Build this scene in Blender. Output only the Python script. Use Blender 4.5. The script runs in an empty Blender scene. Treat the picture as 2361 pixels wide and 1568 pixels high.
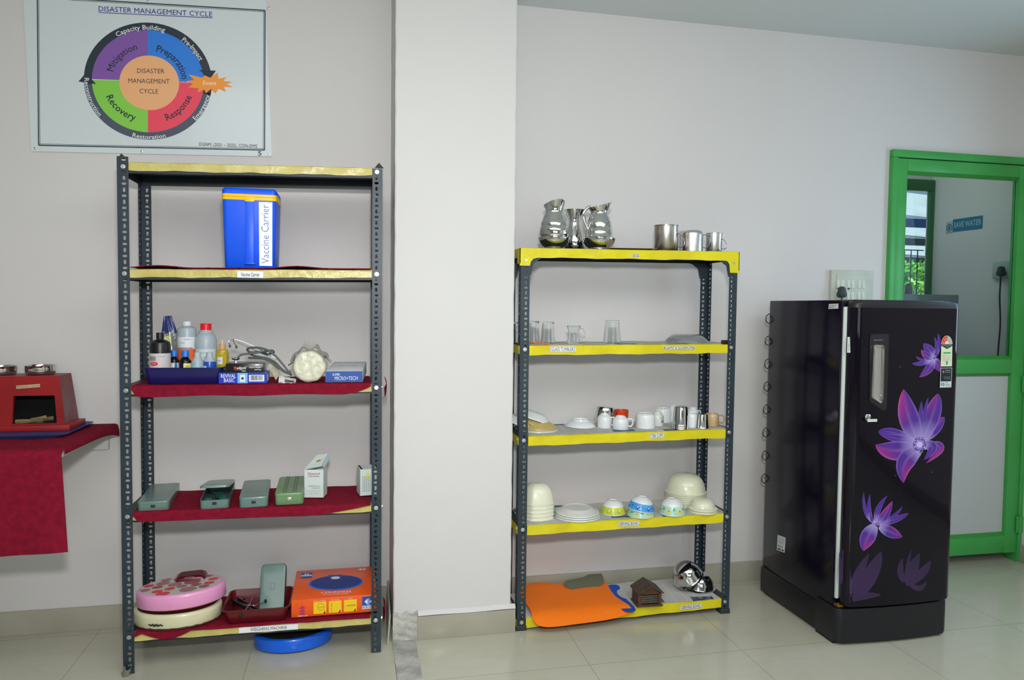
import bpy, bmesh, math, random
from mathutils import Vector, Matrix
random.seed(7)
PI = math.pi
S = bpy.context.scene
COL = S.collection
# ---------------------------------------------------------------- camera
F, YAW, PITCH, ROLL, DIST, HC = 1684.03, .2132, .0449, .0113, 3.3053, 1.3678
cam = bpy.data.objects.new('camera', bpy.data.cameras.new('camera'))
COL.objects.link(cam)
cam.data.sensor_width = 36.0
cam.data.sensor_fit = 'HORIZONTAL'
cam.data.lens = F/2361*36
cam.data.clip_start = .02
cam.location = (0, -DIST, HC)
cam.rotation_euler = (Matrix.Rotation(-YAW, 3, 'Z') @ Matrix.Rotation(PI/2-PITCH, 3, 'X') @ Matrix.Rotation(ROLL, 3, 'Z')).to_euler()
S.camera = cam
# ---------------------------------------------------------------- world, lights, exposure
S.view_settings.view_transform = 'Standard'
S.view_settings.look = 'None'
S.view_settings.exposure = 0.05
S.view_settings.gamma = 1.0
S.view_settings.use_curve_mapping = False
w = bpy.data.worlds.new('world'); S.world = w; w.use_nodes = True
nt = w.node_tree; bg = nt.nodes['Background']
sky = nt.nodes.new('ShaderNodeTexSky'); sky.sky_type = 'HOSEK_WILKIE'; sky.turbidity = 4
sky.sun_direction = (-.3, .5, .8)
nt.links.new(sky.outputs[0], bg.inputs[0]); bg.inputs[1].default_value = 1.9

def area(name, loc, target, sx, sy, power, color=(1, 1, 1), spread=None):
    l = bpy.data.lights.new(name, 'AREA'); l.shape = 'RECTANGLE'; l.size = sx; l.size_y = sy
    l.energy = power; l.color = color
    if spread: l.spread = spread
    o = bpy.data.objects.new(name, l); COL.objects.link(o); o.location = loc
    o.rotation_euler = (Vector(target)-Vector(loc)).to_track_quat('-Z', 'Y').to_euler()
    return o
# the flash head with its diffuser just above the camera, its bounce off the ceiling, daylight in the right window, an added fill from behind
area('flash_light', (.03, -3.35, 1.74), (.45, 0, 1.25), .17, .12, 29, (1, .985, .98), spread=math.radians(150))
area('ceiling_bounce_light', (1.0, -2.5, 2.71), (1.05, -2.3, 0), 4.2, 2.2, 92, (1, .99, .985))
area('window_light_right', (3.60, -1.05, 1.62), (0, -1.6, 1.3), .56, 1.0, 13, (.50, .72, 1.0))
area('rear_fill_light', (.6, -6.5, 1.5), (.6, 0, 1.3), 3.4, 1.2, 34, (.86, .94, 1.0))  # added fill for the room, set before the windowless wall behind the camera
area('passage_light', (2.9, .38, 2.6), (3.1, .36, 0), .6, .4, 3.6, (.86, 1, .98))
sn = bpy.data.lights.new('sun', 'SUN'); sn.energy = 5.5; sn.angle = math.radians(1); sn.color = (1, .97, .9)
so = bpy.data.objects.new('sun', sn); COL.objects.link(so); so.rotation_euler = Vector((.5, .30, -.81)).to_track_quat('-Z', 'Y').to_euler()

# ---------------------------------------------------------------- pixel <-> place (the photograph measured against real planes)
def ray(px, py):
    u, v = (px-1180.5)/F, (py-784)/F
    cr, sr = math.cos(ROLL), math.sin(ROLL); u, v = cr*u+sr*v, -sr*u+cr*v
    cp, sp = math.cos(PITCH), math.sin(PITCH)
    yr = cp-sp*v; z = -sp-cp*v
    c, s = math.cos(YAW), math.sin(YAW)
    return Vector((c*u+s*yr, -s*u+c*yr, z))
CP = Vector((0, -DIST, HC))
def onX(px, py, v): d = ray(px, py); return CP+d*((v-CP.x)/d.x)
def onY(px, py, v): d = ray(px, py); return CP+d*((v-CP.y)/d.y)
def onZ(px, py, v): d = ray(px, py); return CP+d*((v-CP.z)/d.z)
def mpp(P):   # metres per pixel at a point
    s, c = math.sin(YAW), math.cos(YAW)
    return (s*(P.x-CP.x)+c*(P.y-CP.y))/F

# ---------------------------------------------------------------- materials
def hexc(h):
    h = h.lstrip('#'); r = []
    for i in (0, 2, 4):
        c = int(h[i:i+2], 16)/255
        r.append(c/12.92 if c <= .04045 else ((c+.055)/1.055)**2.4)
    return tuple(r)
MC = {}
def mat(name, col, rough=.5, metal=0, spec=.5, noise=0, nscale=20, bump=0, bscale=60, trans=0, coat=0, col2=None, emit=0, ior=1.45, alpha=1, sheen=0):
    if name in MC: return MC[name]
    if isinstance(col, str): col = hexc(col)
    if isinstance(col2, str): col2 = hexc(col2)
    m = bpy.data.materials.new(name); m.use_nodes = True; n = m.node_tree.nodes; L = m.node_tree.links
    b = n['Principled BSDF']; I = b.inputs
    I['Base Color'].default_value = (*col, 1); I['Roughness'].default_value = rough; I['Metallic'].default_value = metal
    I['Specular IOR Level'].default_value = spec; I['Transmission Weight'].default_value = trans
    I['Coat Weight'].default_value = coat; I['Coat Roughness'].default_value = .05; I['IOR'].default_value = ior
    I['Alpha'].default_value = alpha; I['Sheen Weight'].default_value = sheen
    if emit: I['Emission Color'].default_value = (*col, 1); I['Emission Strength'].default_value = emit
    tc = n.new('ShaderNodeTexCoord')
    if noise or col2:
        t = n.new('ShaderNodeTexNoise'); t.inputs['Scale'].default_value = nscale; t.inputs['Detail'].default_value = 4
        L.new(tc.outputs['Object'], t.inputs['Vector'])
        mx = n.new('ShaderNodeMix'); mx.data_type = 'RGBA'
        c2 = col2 or tuple(c*(1-noise) for c in col)
        mx.inputs['A'].default_value = (*col, 1); mx.inputs['B'].default_value = (*c2, 1)
        rp = n.new('ShaderNodeMapRange'); rp.inputs['From Min'].default_value = .35; rp.inputs['From Max'].default_value = .65
        L.new(t.outputs['Fac'], rp.inputs['Value']); L.new(rp.outputs[0], mx.inputs['Factor'])
        L.new(mx.outputs['Result'], I['Base Color'])
    if bump:
        t = n.new('ShaderNodeTexNoise'); t.inputs['Scale'].default_value = bscale; t.inputs['Detail'].default_value = 5
        L.new(tc.outputs['Object'], t.inputs['Vector'])
        bp = n.new('ShaderNodeBump'); bp.inputs['Strength'].default_value = bump; bp.inputs['Distance'].default_value = .004
        L.new(t.outputs['Fac'], bp.inputs['Height']); L.new(bp.outputs[0], I['Normal'])
    MC[name] = m
    return m
def attr_mat(name, rough=.3, coat=0):
    if name in MC: return MC[name]
    m = bpy.data.materials.new(name); m.use_nodes = True; n = m.node_tree.nodes; L = m.node_tree.links
    b = n['Principled BSDF']; b.inputs['Roughness'].default_value = rough; b.inputs['Coat Weight'].default_value = coat
    a = n.new('ShaderNodeAttribute'); a.attribute_name = 'print'
    L.new(a.outputs['Color'], b.inputs['Base Color']); MC[name] = m
    return m

WALL = mat('wall_paint', (.660, .650, .638), .75, spec=.25, noise=.025, nscale=1.3, bump=.12, bscale=35)
WALLP = mat('pillar_paint', (.640, .640, .632), .7, spec=.25, noise=.02, nscale=2, bump=.35, bscale=14)
CEIL = mat('ceiling_paint', (.645, .68, .67), .8, spec=.2, noise=.02, nscale=1.5)
STEEL = mat('rack_steel', '#2a3943', .42, spec=.5, noise=.25, nscale=9, bump=.1, bscale=150)
BOLT = mat('zinc_bolt', (.62, .62, .6), .35, metal=.9)
TAPE1 = mat('pale_tape', '#c9bf78', .3, col2='#bcb062', nscale=14, bump=.6, bscale=45)
TAPE2 = mat('yellow_tape', '#dcd21c', .3, col2='#cfc31a', nscale=10, bump=.6, bscale=35)
PAPER = mat('label_paper', '#e6e9ef', .5)
INK = mat('black_ink', '#1c1f2e', .6)
INKB = mat('blue_ink', '#1a2d6b', .6)
MAROON = mat('maroon_cloth', '#85182f', .95, spec=.1, col2='#741429', nscale=45, bump=.5, bscale=220, sheen=.0)
CHROME = mat('polished_steel', (.68, .69, .67), .09, metal=1, noise=.05, nscale=40)
BRUSH = mat('brushed_steel', (.66, .66, .65), .28, metal=1, bump=.15, bscale=300)
WHITE = mat('white_ceramic', '#dfe6e6', .2, coat=.3)
CREAM = mat('cream_melamine', '#e3e6ce', .25, coat=.3)
BLACKP = mat('black_plastic', '#151515', .4)
GREEN = mat('green_paint', '#44a653', .38, col2='#3c9c4a', nscale=5, bump=.1, bscale=90)
def glassmat(name, col=(.95, .98, .97), rough=.02):
    return mat(name, col, rough, trans=1, ior=1.45)
GLASS = glassmat('clear_glass')

# ---------------------------------------------------------------- mesh builder
class MB:
    def __init__(s): s.v = []; s.f = []; s.c = {}
    def add(s, vs, fs, m=0, sm=False, T=None):
        o = len(s.v)
        for p in vs:
            p = Vector(p); s.v.append(T @ p if T is not None else p)
        for f in fs: s.f.append((tuple(i+o for i in f), m, sm))
        return s
    def box(s, a, b, m=0, T=None, bev=0, seg=2):
        x0, x1 = sorted((a[0], b[0])); y0, y1 = sorted((a[1], b[1])); z0, z1 = sorted((a[2], b[2]))
        vs = [(x0, y0, z0), (x1, y0, z0), (x1, y1, z0), (x0, y1, z0), (x0, y0, z1), (x1, y0, z1), (x1, y1, z1), (x0, y1, z1)]
        fs = [(0, 3, 2, 1), (4, 5, 6, 7), (0, 1, 5, 4), (1, 2, 6, 5), (2, 3, 7, 6), (3, 0, 4, 7)]
        return s.hexa(vs, m, T, bev, seg)
    def hexa(s, vs, m=0, T=None, bev=0, seg=2):
        fs = [(0, 3, 2, 1), (4, 5, 6, 7), (0, 1, 5, 4), (1, 2, 6, 5), (2, 3, 7, 6), (3, 0, 4, 7)]
        if bev <= 0: return s.add(vs, fs, m, False, T)
        bm = bmesh.new(); q = [bm.verts.new(p) for p in vs]
        for f in fs: bm.faces.new([q[i] for i in f])
        bmesh.ops.bevel(bm, geom=bm.edges[:], offset=bev, segments=seg, profile=.5, affect='EDGES')
        bm.verts.index_update()
        s.add([v.co.copy() for v in bm.verts], [[v.index for v in f.verts] for f in bm.faces], m, True, T); bm.free()
        return s
    def prism(s, pts, z0, z1, m=0, T=None, sm=False, cap=True, top=None):
        n = len(pts); top = top or pts
        vs = [(p[0], p[1], z0) for p in pts]+[(p[0], p[1], z1) for p in top]
        fs = [(i, (i+1) % n, n+(i+1) % n, n+i) for i in range(n)]
        s.add(vs, fs, m, sm, T)
        if cap: s.add(vs, [tuple(reversed(range(n))), tuple(range(n, 2*n))], m, False, T)
        return s
    def loft(s, rings, m=0, sm=True, cap0=True, cap1=True, T=None, closed=True):
        n = len(rings[0]); vs = [p for r in rings for p in r]; fs = []
        for k in range(len(rings)-1):
            for i in range(n if closed else n-1):
                j = (i+1) % n; fs.append((k*n+i, k*n+j, (k+1)*n+j, (k+1)*n+i))
        if cap0: fs.append(tuple(reversed(range(n))))
        if cap1: fs.append(tuple((len(rings)-1)*n+i for i in range(n)))
        return s.add(vs, fs, m, sm, T)
    def lathe(s, prof, c=(0, 0, 0), m=0, n=40, T=None, fn=None, ring=None):
        # prof: (r, z) from one end to the other; r==0 closes with a point
        vs = []; rows = []
        for k, (r, z) in enumerate(prof):
            if r <= 1e-6:
                rows.append([len(vs)]); p = Vector((0, 0, z)); vs.append(p)
            else:
                row = []
                for i in range(n):
                    a = 2*PI*i/n; p = Vector((r*math.cos(a), r*math.sin(a), z))
                    if ring: p = ring(p, a, r, z)
                    row.append(len(vs)); vs.append(p)
                rows.append(row)
        if fn: vs = [fn(p) for p in vs]
        fs = []
        for a, b in zip(rows, rows[1:]):
            if len(a) == 1 and len(b) == 1: continue
            for i in range(n):
                j = (i+1) % n
                if len(a) == 1: fs.append((a[0], b[j], b[i]))
                elif len(b) == 1: fs.append((a[i], a[j], b[0]))
                else: fs.append((a[i], a[j], b[j], b[i]))
        M = Matrix.Translation(Vector(c)); M = T @ M if T is not None else M
        return s.add(vs, fs, m, True, M)
    def tube(s, pts, r, m=0, n=8, T=None, smooth=0, flat=1.0):
        P = [Vector(p) for p in pts]
        if smooth:
            Q = []; N = len(P)
            for i in range(N-1):
                a, b, c, d = P[max(i-1, 0)], P[i], P[i+1], P[min(i+2, N-1)]
                for k in range(smooth):
                    t = k/smooth
                    Q.append(.5*((2*b)+(c-a)*t+(2*a-5*b+4*c-d)*t*t+(3*b-a-3*c+d)*t*t*t))
            Q.append(P[-1]); P = Q
        rr = r if callable(r) else (lambda t: r)
        rings = []; up = Vector((0, 0, 1)); t0 = (P[1]-P[0]).normalized()
        nrm = up.cross(t0)
        if nrm.length < .05: nrm = Vector((1, 0, 0)).cross(t0)
        nrm.normalize()
        for i, p in enumerate(P):
            t = (P[min(i+1, len(P)-1)]-P[max(i-1, 0)]).normalized()
            nrm = (nrm-t*nrm.dot(t)).normalized(); bn = t.cross(nrm); R = rr(i/(len(P)-1))
            rings.append([p+R*(math.cos(2*PI*k/n)*nrm+flat*math.sin(2*PI*k/n)*bn) for k in range(n)])
        return s.loft(rings, m, True, T=T)
    def sheet(s, fn, nu, nv, th=.002, m=0, sm=True, T=None):
        # a surface with thickness: fn(u, v) -> point, normal taken numerically
        top = []; bot = []
        for j in range(nv+1):
            for i in range(nu+1):
                u, v = i/nu, j/nv; e = 1e-3
                p = Vector(fn(u, v)); du = Vector(fn(min(u+e, 1), v))-Vector(fn(max(u-e, 0), v)); dv = Vector(fn(u, min(v+e, 1)))-Vector(fn(u, max(v-e, 0)))
                nn = du.cross(dv); nn = nn.normalized() if nn.length > 1e-12 else Vector((0, 0, 1))
                top.append(p+nn*th/2); bot.append(p-nn*th/2)
        n = (nu+1)*(nv+1); fs = []
        for j in range(nv):
            for i in range(nu):
                a = j*(nu+1)+i; fs.append((a, a+1, a+nu+2, a+nu+1)); fs.append((n+a, n+a+nu+1, n+a+nu+2, n+a+1))
        for i in range(nu):
            fs.append((i, n+i, n+i+1, i+1)); a = nv*(nu+1)+i; fs.append((a, a+1, n+a+1, n+a))
        for j in range(nv):
            a = j*(nu+1); b = a+nu+1; fs.append((a, b, n+b, n+a)); a += nu; b += nu; fs.append((a, n+a, n+b, b))
        return s.add(top+bot, fs, m, sm, T)
    def ball(s, c, r, m=0, n=16, sc=(1, 1, 1), T=None):
        k = n//2; prof = [(0, -1)]+[(math.sin(PI*i/k), -math.cos(PI*i/k)) for i in range(1, k)]+[(0, 1)]
        M = Matrix.Translation(Vector(c)) @ Matrix.Diagonal((r*sc[0], r*sc[1], r*sc[2], 1)); M = T @ M if T is not None else M
        return s.lathe(prof, (0, 0, 0), m, n, M)
    def poly(s, pts, m=0, T=None): return s.add(pts, [tuple(range(len(pts)))], m, False, T)
    def text(s, body, size, o, x, y, m=0, ax='CENTER', bold=0, w=None, off=.0006, shear=0):
        # flat lettering at o with directions x and y, raised by off along x cross y
        vs, fs = textmesh(body, bold, ax, shear)
        x = Vector(x).normalized(); y = Vector(y).normalized(); n = x.cross(y)
        if not vs: return s
        wd = max(v[0] for v in vs)-min(v[0] for v in vs)
        sx = size if w is None else w/wd
        o = Vector(o)+n*off
        return s.add([o+x*(v[0]*sx)+y*(v[1]*size) for v in vs], fs, m)
    def build(s, name, mats, parent=None, world=False):
        me = bpy.data.meshes.new(name)
        off = Vector((0, 0, 0))
        if world and parent is not None: off = wloc(parent)
        me.from_pydata([v-off for v in s.v], [], [f[0] for f in s.f])
        for m in (mats if isinstance(mats, (list, tuple)) else [mats]): me.materials.append(m)
        me.polygons.foreach_set('material_index', [f[1] for f in s.f])
        me.polygons.foreach_set('use_smooth', [f[2] for f in s.f])
        if s.c:
            a = me.color_attributes.new('print', 'FLOAT_COLOR', 'POINT')
            for i in range(len(s.v)): a.data[i].color = (*s.c.get(i, (1, 1, 1)), 1)
        me.validate()
        if any(f[2] for f in s.f): me.set_sharp_from_angle(angle=math.radians(42))
        me.update()
        o = bpy.data.objects.new(name, me); COL.objects.link(o)
        if parent is not None: o.parent = parent
        return o
def wloc(o):
    v = Vector(o.location); p = o.parent
    while p: v = v+Vector(p.location); p = p.parent
    return v
TX = {}
def textmesh(body, bold=0, ax='CENTER', shear=0):
    k = (body, bold, ax, shear)
    if k in TX: return TX[k]
    c = bpy.data.curves.new('t', 'FONT'); c.body = body; c.size = 1; c.align_x = ax; c.align_y = 'CENTER'
    c.resolution_u = 2; c.shear = shear; c.offset = 0 if 'M' in body else min(bold, .009)
    o = bpy.data.objects.new('t', c); COL.objects.link(o)
    dg = bpy.context.evaluated_depsgraph_get()
    me = o.evaluated_get(dg).to_mesh()
    vs = [tuple(v.co) for v in me.vertices]; fs = [tuple(p.vertices) for p in me.polygons]
    TX[k] = (vs, fs)
    o.evaluated_get(dg).to_mesh_clear()
    bpy.data.objects.remove(o); bpy.data.curves.remove(c)
    return TX[k]
def thing(name, label, cat, loc=(0, 0, 0), rz=0, group=None):
    o = bpy.data.objects.new(name, None); o.empty_display_size = .05; COL.objects.link(o)
    o.location = loc; o.rotation_euler = (0, 0, rz); return tag(o, label, cat, group)
def tag(o, label, cat, group=None, kind=None):
    o['label'] = label; o['category'] = cat
    if group: o['group'] = group
    if kind: o['kind'] = kind
    return o
def struct(name, mb, m, parent=None, label=None, world=True):
    o = mb.build(name, m, parent, world)
    if parent is None: o['kind'] = 'structure'
    return o
def single(name, mb, m, label, cat, loc, group=None, rz=0):
    # a thing that is one mesh; its vertices are local to loc
    o = mb.build(name, m); o.location = loc; o.rotation_euler = (0, 0, rz); return tag(o, label, cat, group)
def dup(root, loc, rz=None, label=None, group=None, scale=None):
    r = root.copy(); COL.objects.link(r); r.location = loc
    if rz is not None: r.rotation_euler = (0, 0, rz)
    if scale: r.scale = scale
    if label: r['label'] = label
    if group: r['group'] = group
    for ch in list(root.children):
        c = ch.copy(); COL.objects.link(c); c.parent = r
        for g in list(ch.children):
            d = g.copy(); COL.objects.link(d); d.parent = c
    return r
def rrect(w, h, r, n=5, cx=0, cy=0):
    pts = []
    for (sx, sy, a0) in ((1, 1, 0), (-1, 1, 90), (-1, -1, 180), (1, -1, 270)):
        for k in range(n+1):
            a = math.radians(a0+90*k/n); pts.append((cx+sx*(w/2-r)+r*math.cos(a), cy+sy*(h/2-r)+r*math.sin(a)))
    return pts
def rr3(w, h, r, z, n=5, cx=0, cy=0): return [Vector((x, y, z)) for x, y in rrect(w, h, r, n, cx, cy)]
XA, YA, ZA = Vector((1, 0, 0)), Vector((0, 1, 0)), Vector((0, 0, 1))
# ================================================================= ROOM
H = 2.739
XL, XR, YF, YB2 = -3.2, 3.59, -6.6, .70      # room sides, far end of the passage behind the glass door
def floor_material():
    m = bpy.data.materials.new('floor_tiles'); m.use_nodes = True; n = m.node_tree.nodes; L = m.node_tree.links
    b = n['Principled BSDF']; b.inputs['Roughness'].default_value = .16; b.inputs['Specular IOR Level'].default_value = .45
    tc = n.new('ShaderNodeTexCoord'); sp = n.new('ShaderNodeSeparateXYZ'); L.new(tc.outputs['Object'], sp.inputs[0])
    def math_(op, a, bb=None):
        q = n.new('ShaderNodeMath'); q.operation = op
        for i, x in enumerate((a, bb)):
            if x is None: continue
            if isinstance(x, (int, float)): q.inputs[i].default_value = x
            else: L.new(x, q.inputs[i])
        return q.outputs[0]
    def joint(o, period, phase):
        t = math_('FRACT', math_('DIVIDE', math_('SUBTRACT', o, phase), period))
        return math_('LESS_THAN', math_('ABSOLUTE', math_('SUBTRACT', t, .5)), .0022/period*.5)
    jx = joint(sp.outputs['X'], .64, .885+.32); jy = joint(sp.outputs['Y'], .64, -.69+.32)
    jj = math_('MAXIMUM', jx, jy)
    # soft stone veins
    mp = n.new('ShaderNodeMapping'); mp.inputs['Rotation'].default_value = (0, 0, .5); mp.inputs['Scale'].default_value = (1.1, 3.6, 1)
    L.new(tc.outputs['Object'], mp.inputs[0])
    t1 = n.new('ShaderNodeTexNoise'); t1.inputs['Scale'].default_value = 2.2; t1.inputs['Detail'].default_value = 7; t1.inputs['Distortion'].default_value = 1.2
    L.new(mp.outputs[0], t1.inputs['Vector'])
    ridge = math_('SUBTRACT', 1.0, math_('MULTIPLY', math_('ABSOLUTE', math_('SUBTRACT', t1.outputs['Fac'], .5)), 26.0))
    vein = math_('MAXIMUM', ridge, 0.0)
    t2 = n.new('ShaderNodeTexNoise'); t2.inputs['Scale'].default_value = 1.7; t2.inputs['Detail'].default_value = 3
    L.new(tc.outputs['Object'], t2.inputs['Vector'])
    m1 = n.new('ShaderNodeMix'); m1.data_type = 'RGBA'; m1.inputs['A'].default_value = (*hexc('#bfbead'), 1); m1.inputs['B'].default_value = (*hexc('#b3b3a1'), 1)
    L.new(t2.outputs['Fac'], m1.inputs['Factor'])
    m2 = n.new('ShaderNodeMix'); m2.data_type = 'RGBA'; m2.inputs['B'].default_value = (*hexc('#aaa48d'), 1)
    L.new(math_('MULTIPLY', vein, .18), m2.inputs['Factor']); L.new(m1.outputs['Result'], m2.inputs['A'])
    m3 = n.new('ShaderNodeMix'); m3.data_type = 'RGBA'; m3.inputs['B'].default_value = (*hexc('#77786c'), 1)
    L.new(math_('MULTIPLY', jj, .75), m3.inputs['Factor']); L.new(m2.outputs['Result'], m3.inputs['A'])
    L.new(m3.outputs['Result'], b.inputs['Base Color'])
    return m
FLOORM = floor_material()
TILE = mat('skirting_tile', '#aaa899', .22, col2='#9f9d8d', nscale=4)
CONC = mat('bare_concrete', '#b6b7b0', .9, col2='#94958f', nscale=14, bump=1, bscale=70)
b = MB(); b.box((XL, YF, -.05), (.155, YB2, 0)); b.box((.248, YF, -.05), (XR, YB2, 0)); b.box((.155, -.36, -.05), (.248, YB2, 0))
struct('floor', b, FLOORM)
b = MB()
b.sheet(lambda u, v: (.155+.093*u, YF+(-.36-YF)*v, -.006+.003*math.sin(v*90)*math.sin(u*5)), 4, 60, .02)
struct('trim_1', b, CONC)
b = MB(); b.box((XL, YF, H), (XR, YB2+.1, H+.06)); struct('ceiling', b, CEIL)
# wall behind the racks with the door opening
DX0, DX1, DZ = 2.694, 3.588, 2.194
b = MB(); b.box((XL, 0, 0), (DX0, .12, H)); b.box((DX0, 0, DZ), (XR+.1, .12, H)); struct('wall_back', b, WALL)
# right wall runs on past the door along the passage; window opening towards the yard side
b = MB(); b.box((XR, YF, 0), (XR+.12, YB2, .95)); b.box((XR, YF, 2.25), (XR+.12, YB2, H)); b.box((XR, YF, .95), (XR+.12, -1.36, 2.25)); b.box((XR, -.74, .95), (XR+.12, YB2, 2.25))
struct('wall_right', b, WALL)
b = MB(); b.box((XL-.12, YF, 0), (XL, .12, H)); struct('wall_left', b, WALL)
b = MB(); b.box((XL, YF-.12, 0), (XR, YF, H)); struct('wall_front', b, mat('far_wall_paint', (.42, .41, .40), .8))
def window_frame(name, x, y0, y1, z0, z1):
    b = MB(); t = .05
    for (a0, a1, c0, c1) in ((y0, y1, z0, z0+t), (y0, y1, z1-t, z1), (y0, y0+t, z0, z1), (y1-t, y1, z0, z1), ((y0+y1)/2-t/2, (y0+y1)/2+t/2, z0, z1)):
        b.box((x, a0, c0), (x+.05, a1, c1), bev=.004)
    for k in range(1, 10):
        yy = y0+(y1-y0)*k/10; b.tube([(x+.07, yy, z0), (x+.07, yy, z1)], .006, n=6)
    struct(name, b, GREEN)
window_frame('window_1', XR+.03, -1.36, -.74, .95, 2.25)
# skirting tiles
b = MB(); b.box((XL, -.012, 0), (.17, 0, .099), bev=.002); b.box((.64, -.012, 0), (DX0-.0, 0, .099), bev=.002); struct('baseboard_back', b, TILE)
b = MB(); b.box((XR-.012, YF, 0), (XR, -.02, .099), bev=.002); struct('baseboard_right', b, TILE)
# pillar
PX0, PX1, PY = .158, .648, -.345
b = MB()
nz = 60
rings = []
for k in range(nz+1):
    z = .0+(H-.0)*k/nz; j = .0005*math.sin(k*2.3)+.0004*math.sin(k*5.1)
    q = .003+j
    rings.append([Vector((PX0+j, 0, z)), Vector((PX0+j, PY+q, z)), Vector((PX0+q+.002, PY, z)), Vector((PX1-q-.002, PY, z)), Vector((PX1-j, PY+q, z)), Vector((PX1-j, 0, z))])
b.loft(rings, 0, False, cap0=False, cap1=False)
struct('wall_pillar', b, WALLP)
b = MB(); b.box((.255, PY-.016, 0), (PX1+.018, PY+.001, .098), bev=.002); b.box((PX1, PY, 0), (PX1+.018, 0, .098)); struct('baseboard_pillar', b, TILE)
# thick painted lip over the pillar skirting
b = MB(); b.sheet(lambda u, v: (.258+(PX1+.018-.258)*u, PY-.0005-.016*v, .116-.015*v+.0012*math.sin(u*9)), 20, 3, .003); struct('trim_2', b, WALLP)
# broken plaster where the skirting tile is missing
b = MB()
random.seed(3)
b.sheet(lambda u, v: (PX0-.002+.1*u, PY-.006-.005*math.sin(u*7+v*9)*math.sin(v*13), .115*v+.006*math.sin(u*14)*v), 14, 14, .006)
struct('trim_3', b, mat('chipped_plaster', '#c2c3bb', .9, col2='#a9aaa2', nscale=30, bump=1.2, bscale=60))
# ---- passage behind the glass door
b = MB(); b.box((1.5, YB2, 0), (2.75, YB2+.04, H)); b.box((2.75, YB2, 0), (XR+.12, YB2+.04, .98)); b.box((2.75, YB2, 2.2), (XR+.12, YB2+.04, H)); b.box((3.582, YB2, .98), (XR+.12, YB2+.04, 2.2))
struct('wall_far', b, WALL)
b = MB(); b.box((1.5, .12, 0), (1.56, YB2, H)); struct('wall_passage', b, WALL)
b = MB()
for (x0, x1, z0, z1) in ((2.75, 3.588, .98, 1.03), (2.75, 3.588, 2.13, 2.2), (2.75, 2.80, 1.031, 2.129), (3.556, 3.588, 1.031, 2.129)):
    b.box((x0, YB2-.02, z0), (x1, YB2+.005, z1), bev=.004)
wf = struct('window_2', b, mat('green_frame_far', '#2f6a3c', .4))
b = MB()
gz = onY(2110, 577, YB2+.075).z
for k in range(16):
    x = 2.83+.0485*k; b.tube([(x, YB2+.075, .97), (x, YB2+.075, gz)], .0033, n=6)
for z in (1.06, gz-.31, gz, gz-.42): b.tube([(2.78, YB2+.075, z), (3.60, YB2+.075, z)], .0038, n=6)
b.build('window_grille', mat('iron_bar', '#23343a', .5), wf)
# ---- the green door
def bx(name, parts, m, parent, bev=.003):
    b = MB()
    for a, c in parts: b.box(a, c, bev=bev)
    return b.build(name, m, parent)
Y0, Y1 = -.028, .03
b = MB()
b.box((DX0, Y0, 0), (2.726, .06, 2.159), bev=.002); b.box((DX0, Y0, 2.160), (DX1, .06, DZ+.004), bev=.002); b.box((3.562, Y0, 0), (DX1, .06, 2.159), bev=.002)
door = struct('door_1', b, GREEN)
LF = -.022
bx('door_stile', [((2.729, LF, .052), (2.787, .022, 2.155))], GREEN, door)
bx('door_stile', [((3.482, LF, .052), (3.559, .022, 2.155))], GREEN, door)
for z0, z1 in ((.055, .150), (1.040, 1.118), (2.092, 2.155)):
    b = MB(); b.box((2.787, LF, z0), (3.482, .022, z1), bev=.003); b.build('door_rail', GREEN, door)
b = MB()   # glazing beads, sloped
for z, s in ((1.118, 1), (1.040, -1), (.150, 1), (2.092, -1)):
    b.hexa([(2.787, LF, z), (3.482, LF, z), (3.482, .0, z), (2.787, .0, z), (2.787, -.004, z+s*.016), (3.482, -.004, z+s*.016), (3.482, .004, z+s*.016), (2.787, .004, z+s*.016)] if s > 0 else
           [(2.787, -.004, z-.016), (3.482, -.004, z-.016), (3.482, .004, z-.016), (2.787, .004, z-.016), (2.787, LF, z), (3.482, LF, z), (3.482, .0, z), (2.787, .0, z)])
b.build('glazing_bead', mat('green_bead', '#37903d', .35), door)
b = MB(); b.box((2.787, .001, 1.118), (3.482, .005, 2.092)); b.build('door_glass', mat('door_glass', (.74, .84, .83), .0, trans=1, ior=1.12), door)
b = MB(); b.box((2.787, -.001, .150), (3.482, .006, 1.040)); b.build('door_panel', mat('grey_laminate', '#b9bfbf', .45, noise=.04, nscale=200), door)
for z in (.98, .21):
    b = MB(); b.box((3.545, -.034, z-.045), (3.588, -.026, z+.045), bev=.002); b.tube([(3.562, -.036, z-.05), (3.562, -.036, z+.05)], .006, n=10)
    for k in (-1, 1):
        b.ball((3.575, -.034, z+k*.028), .004, n=8); b.ball((3.551, -.034, z+k*.028), .004, n=8)
    b.build('hinge', GREEN, door)
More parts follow.
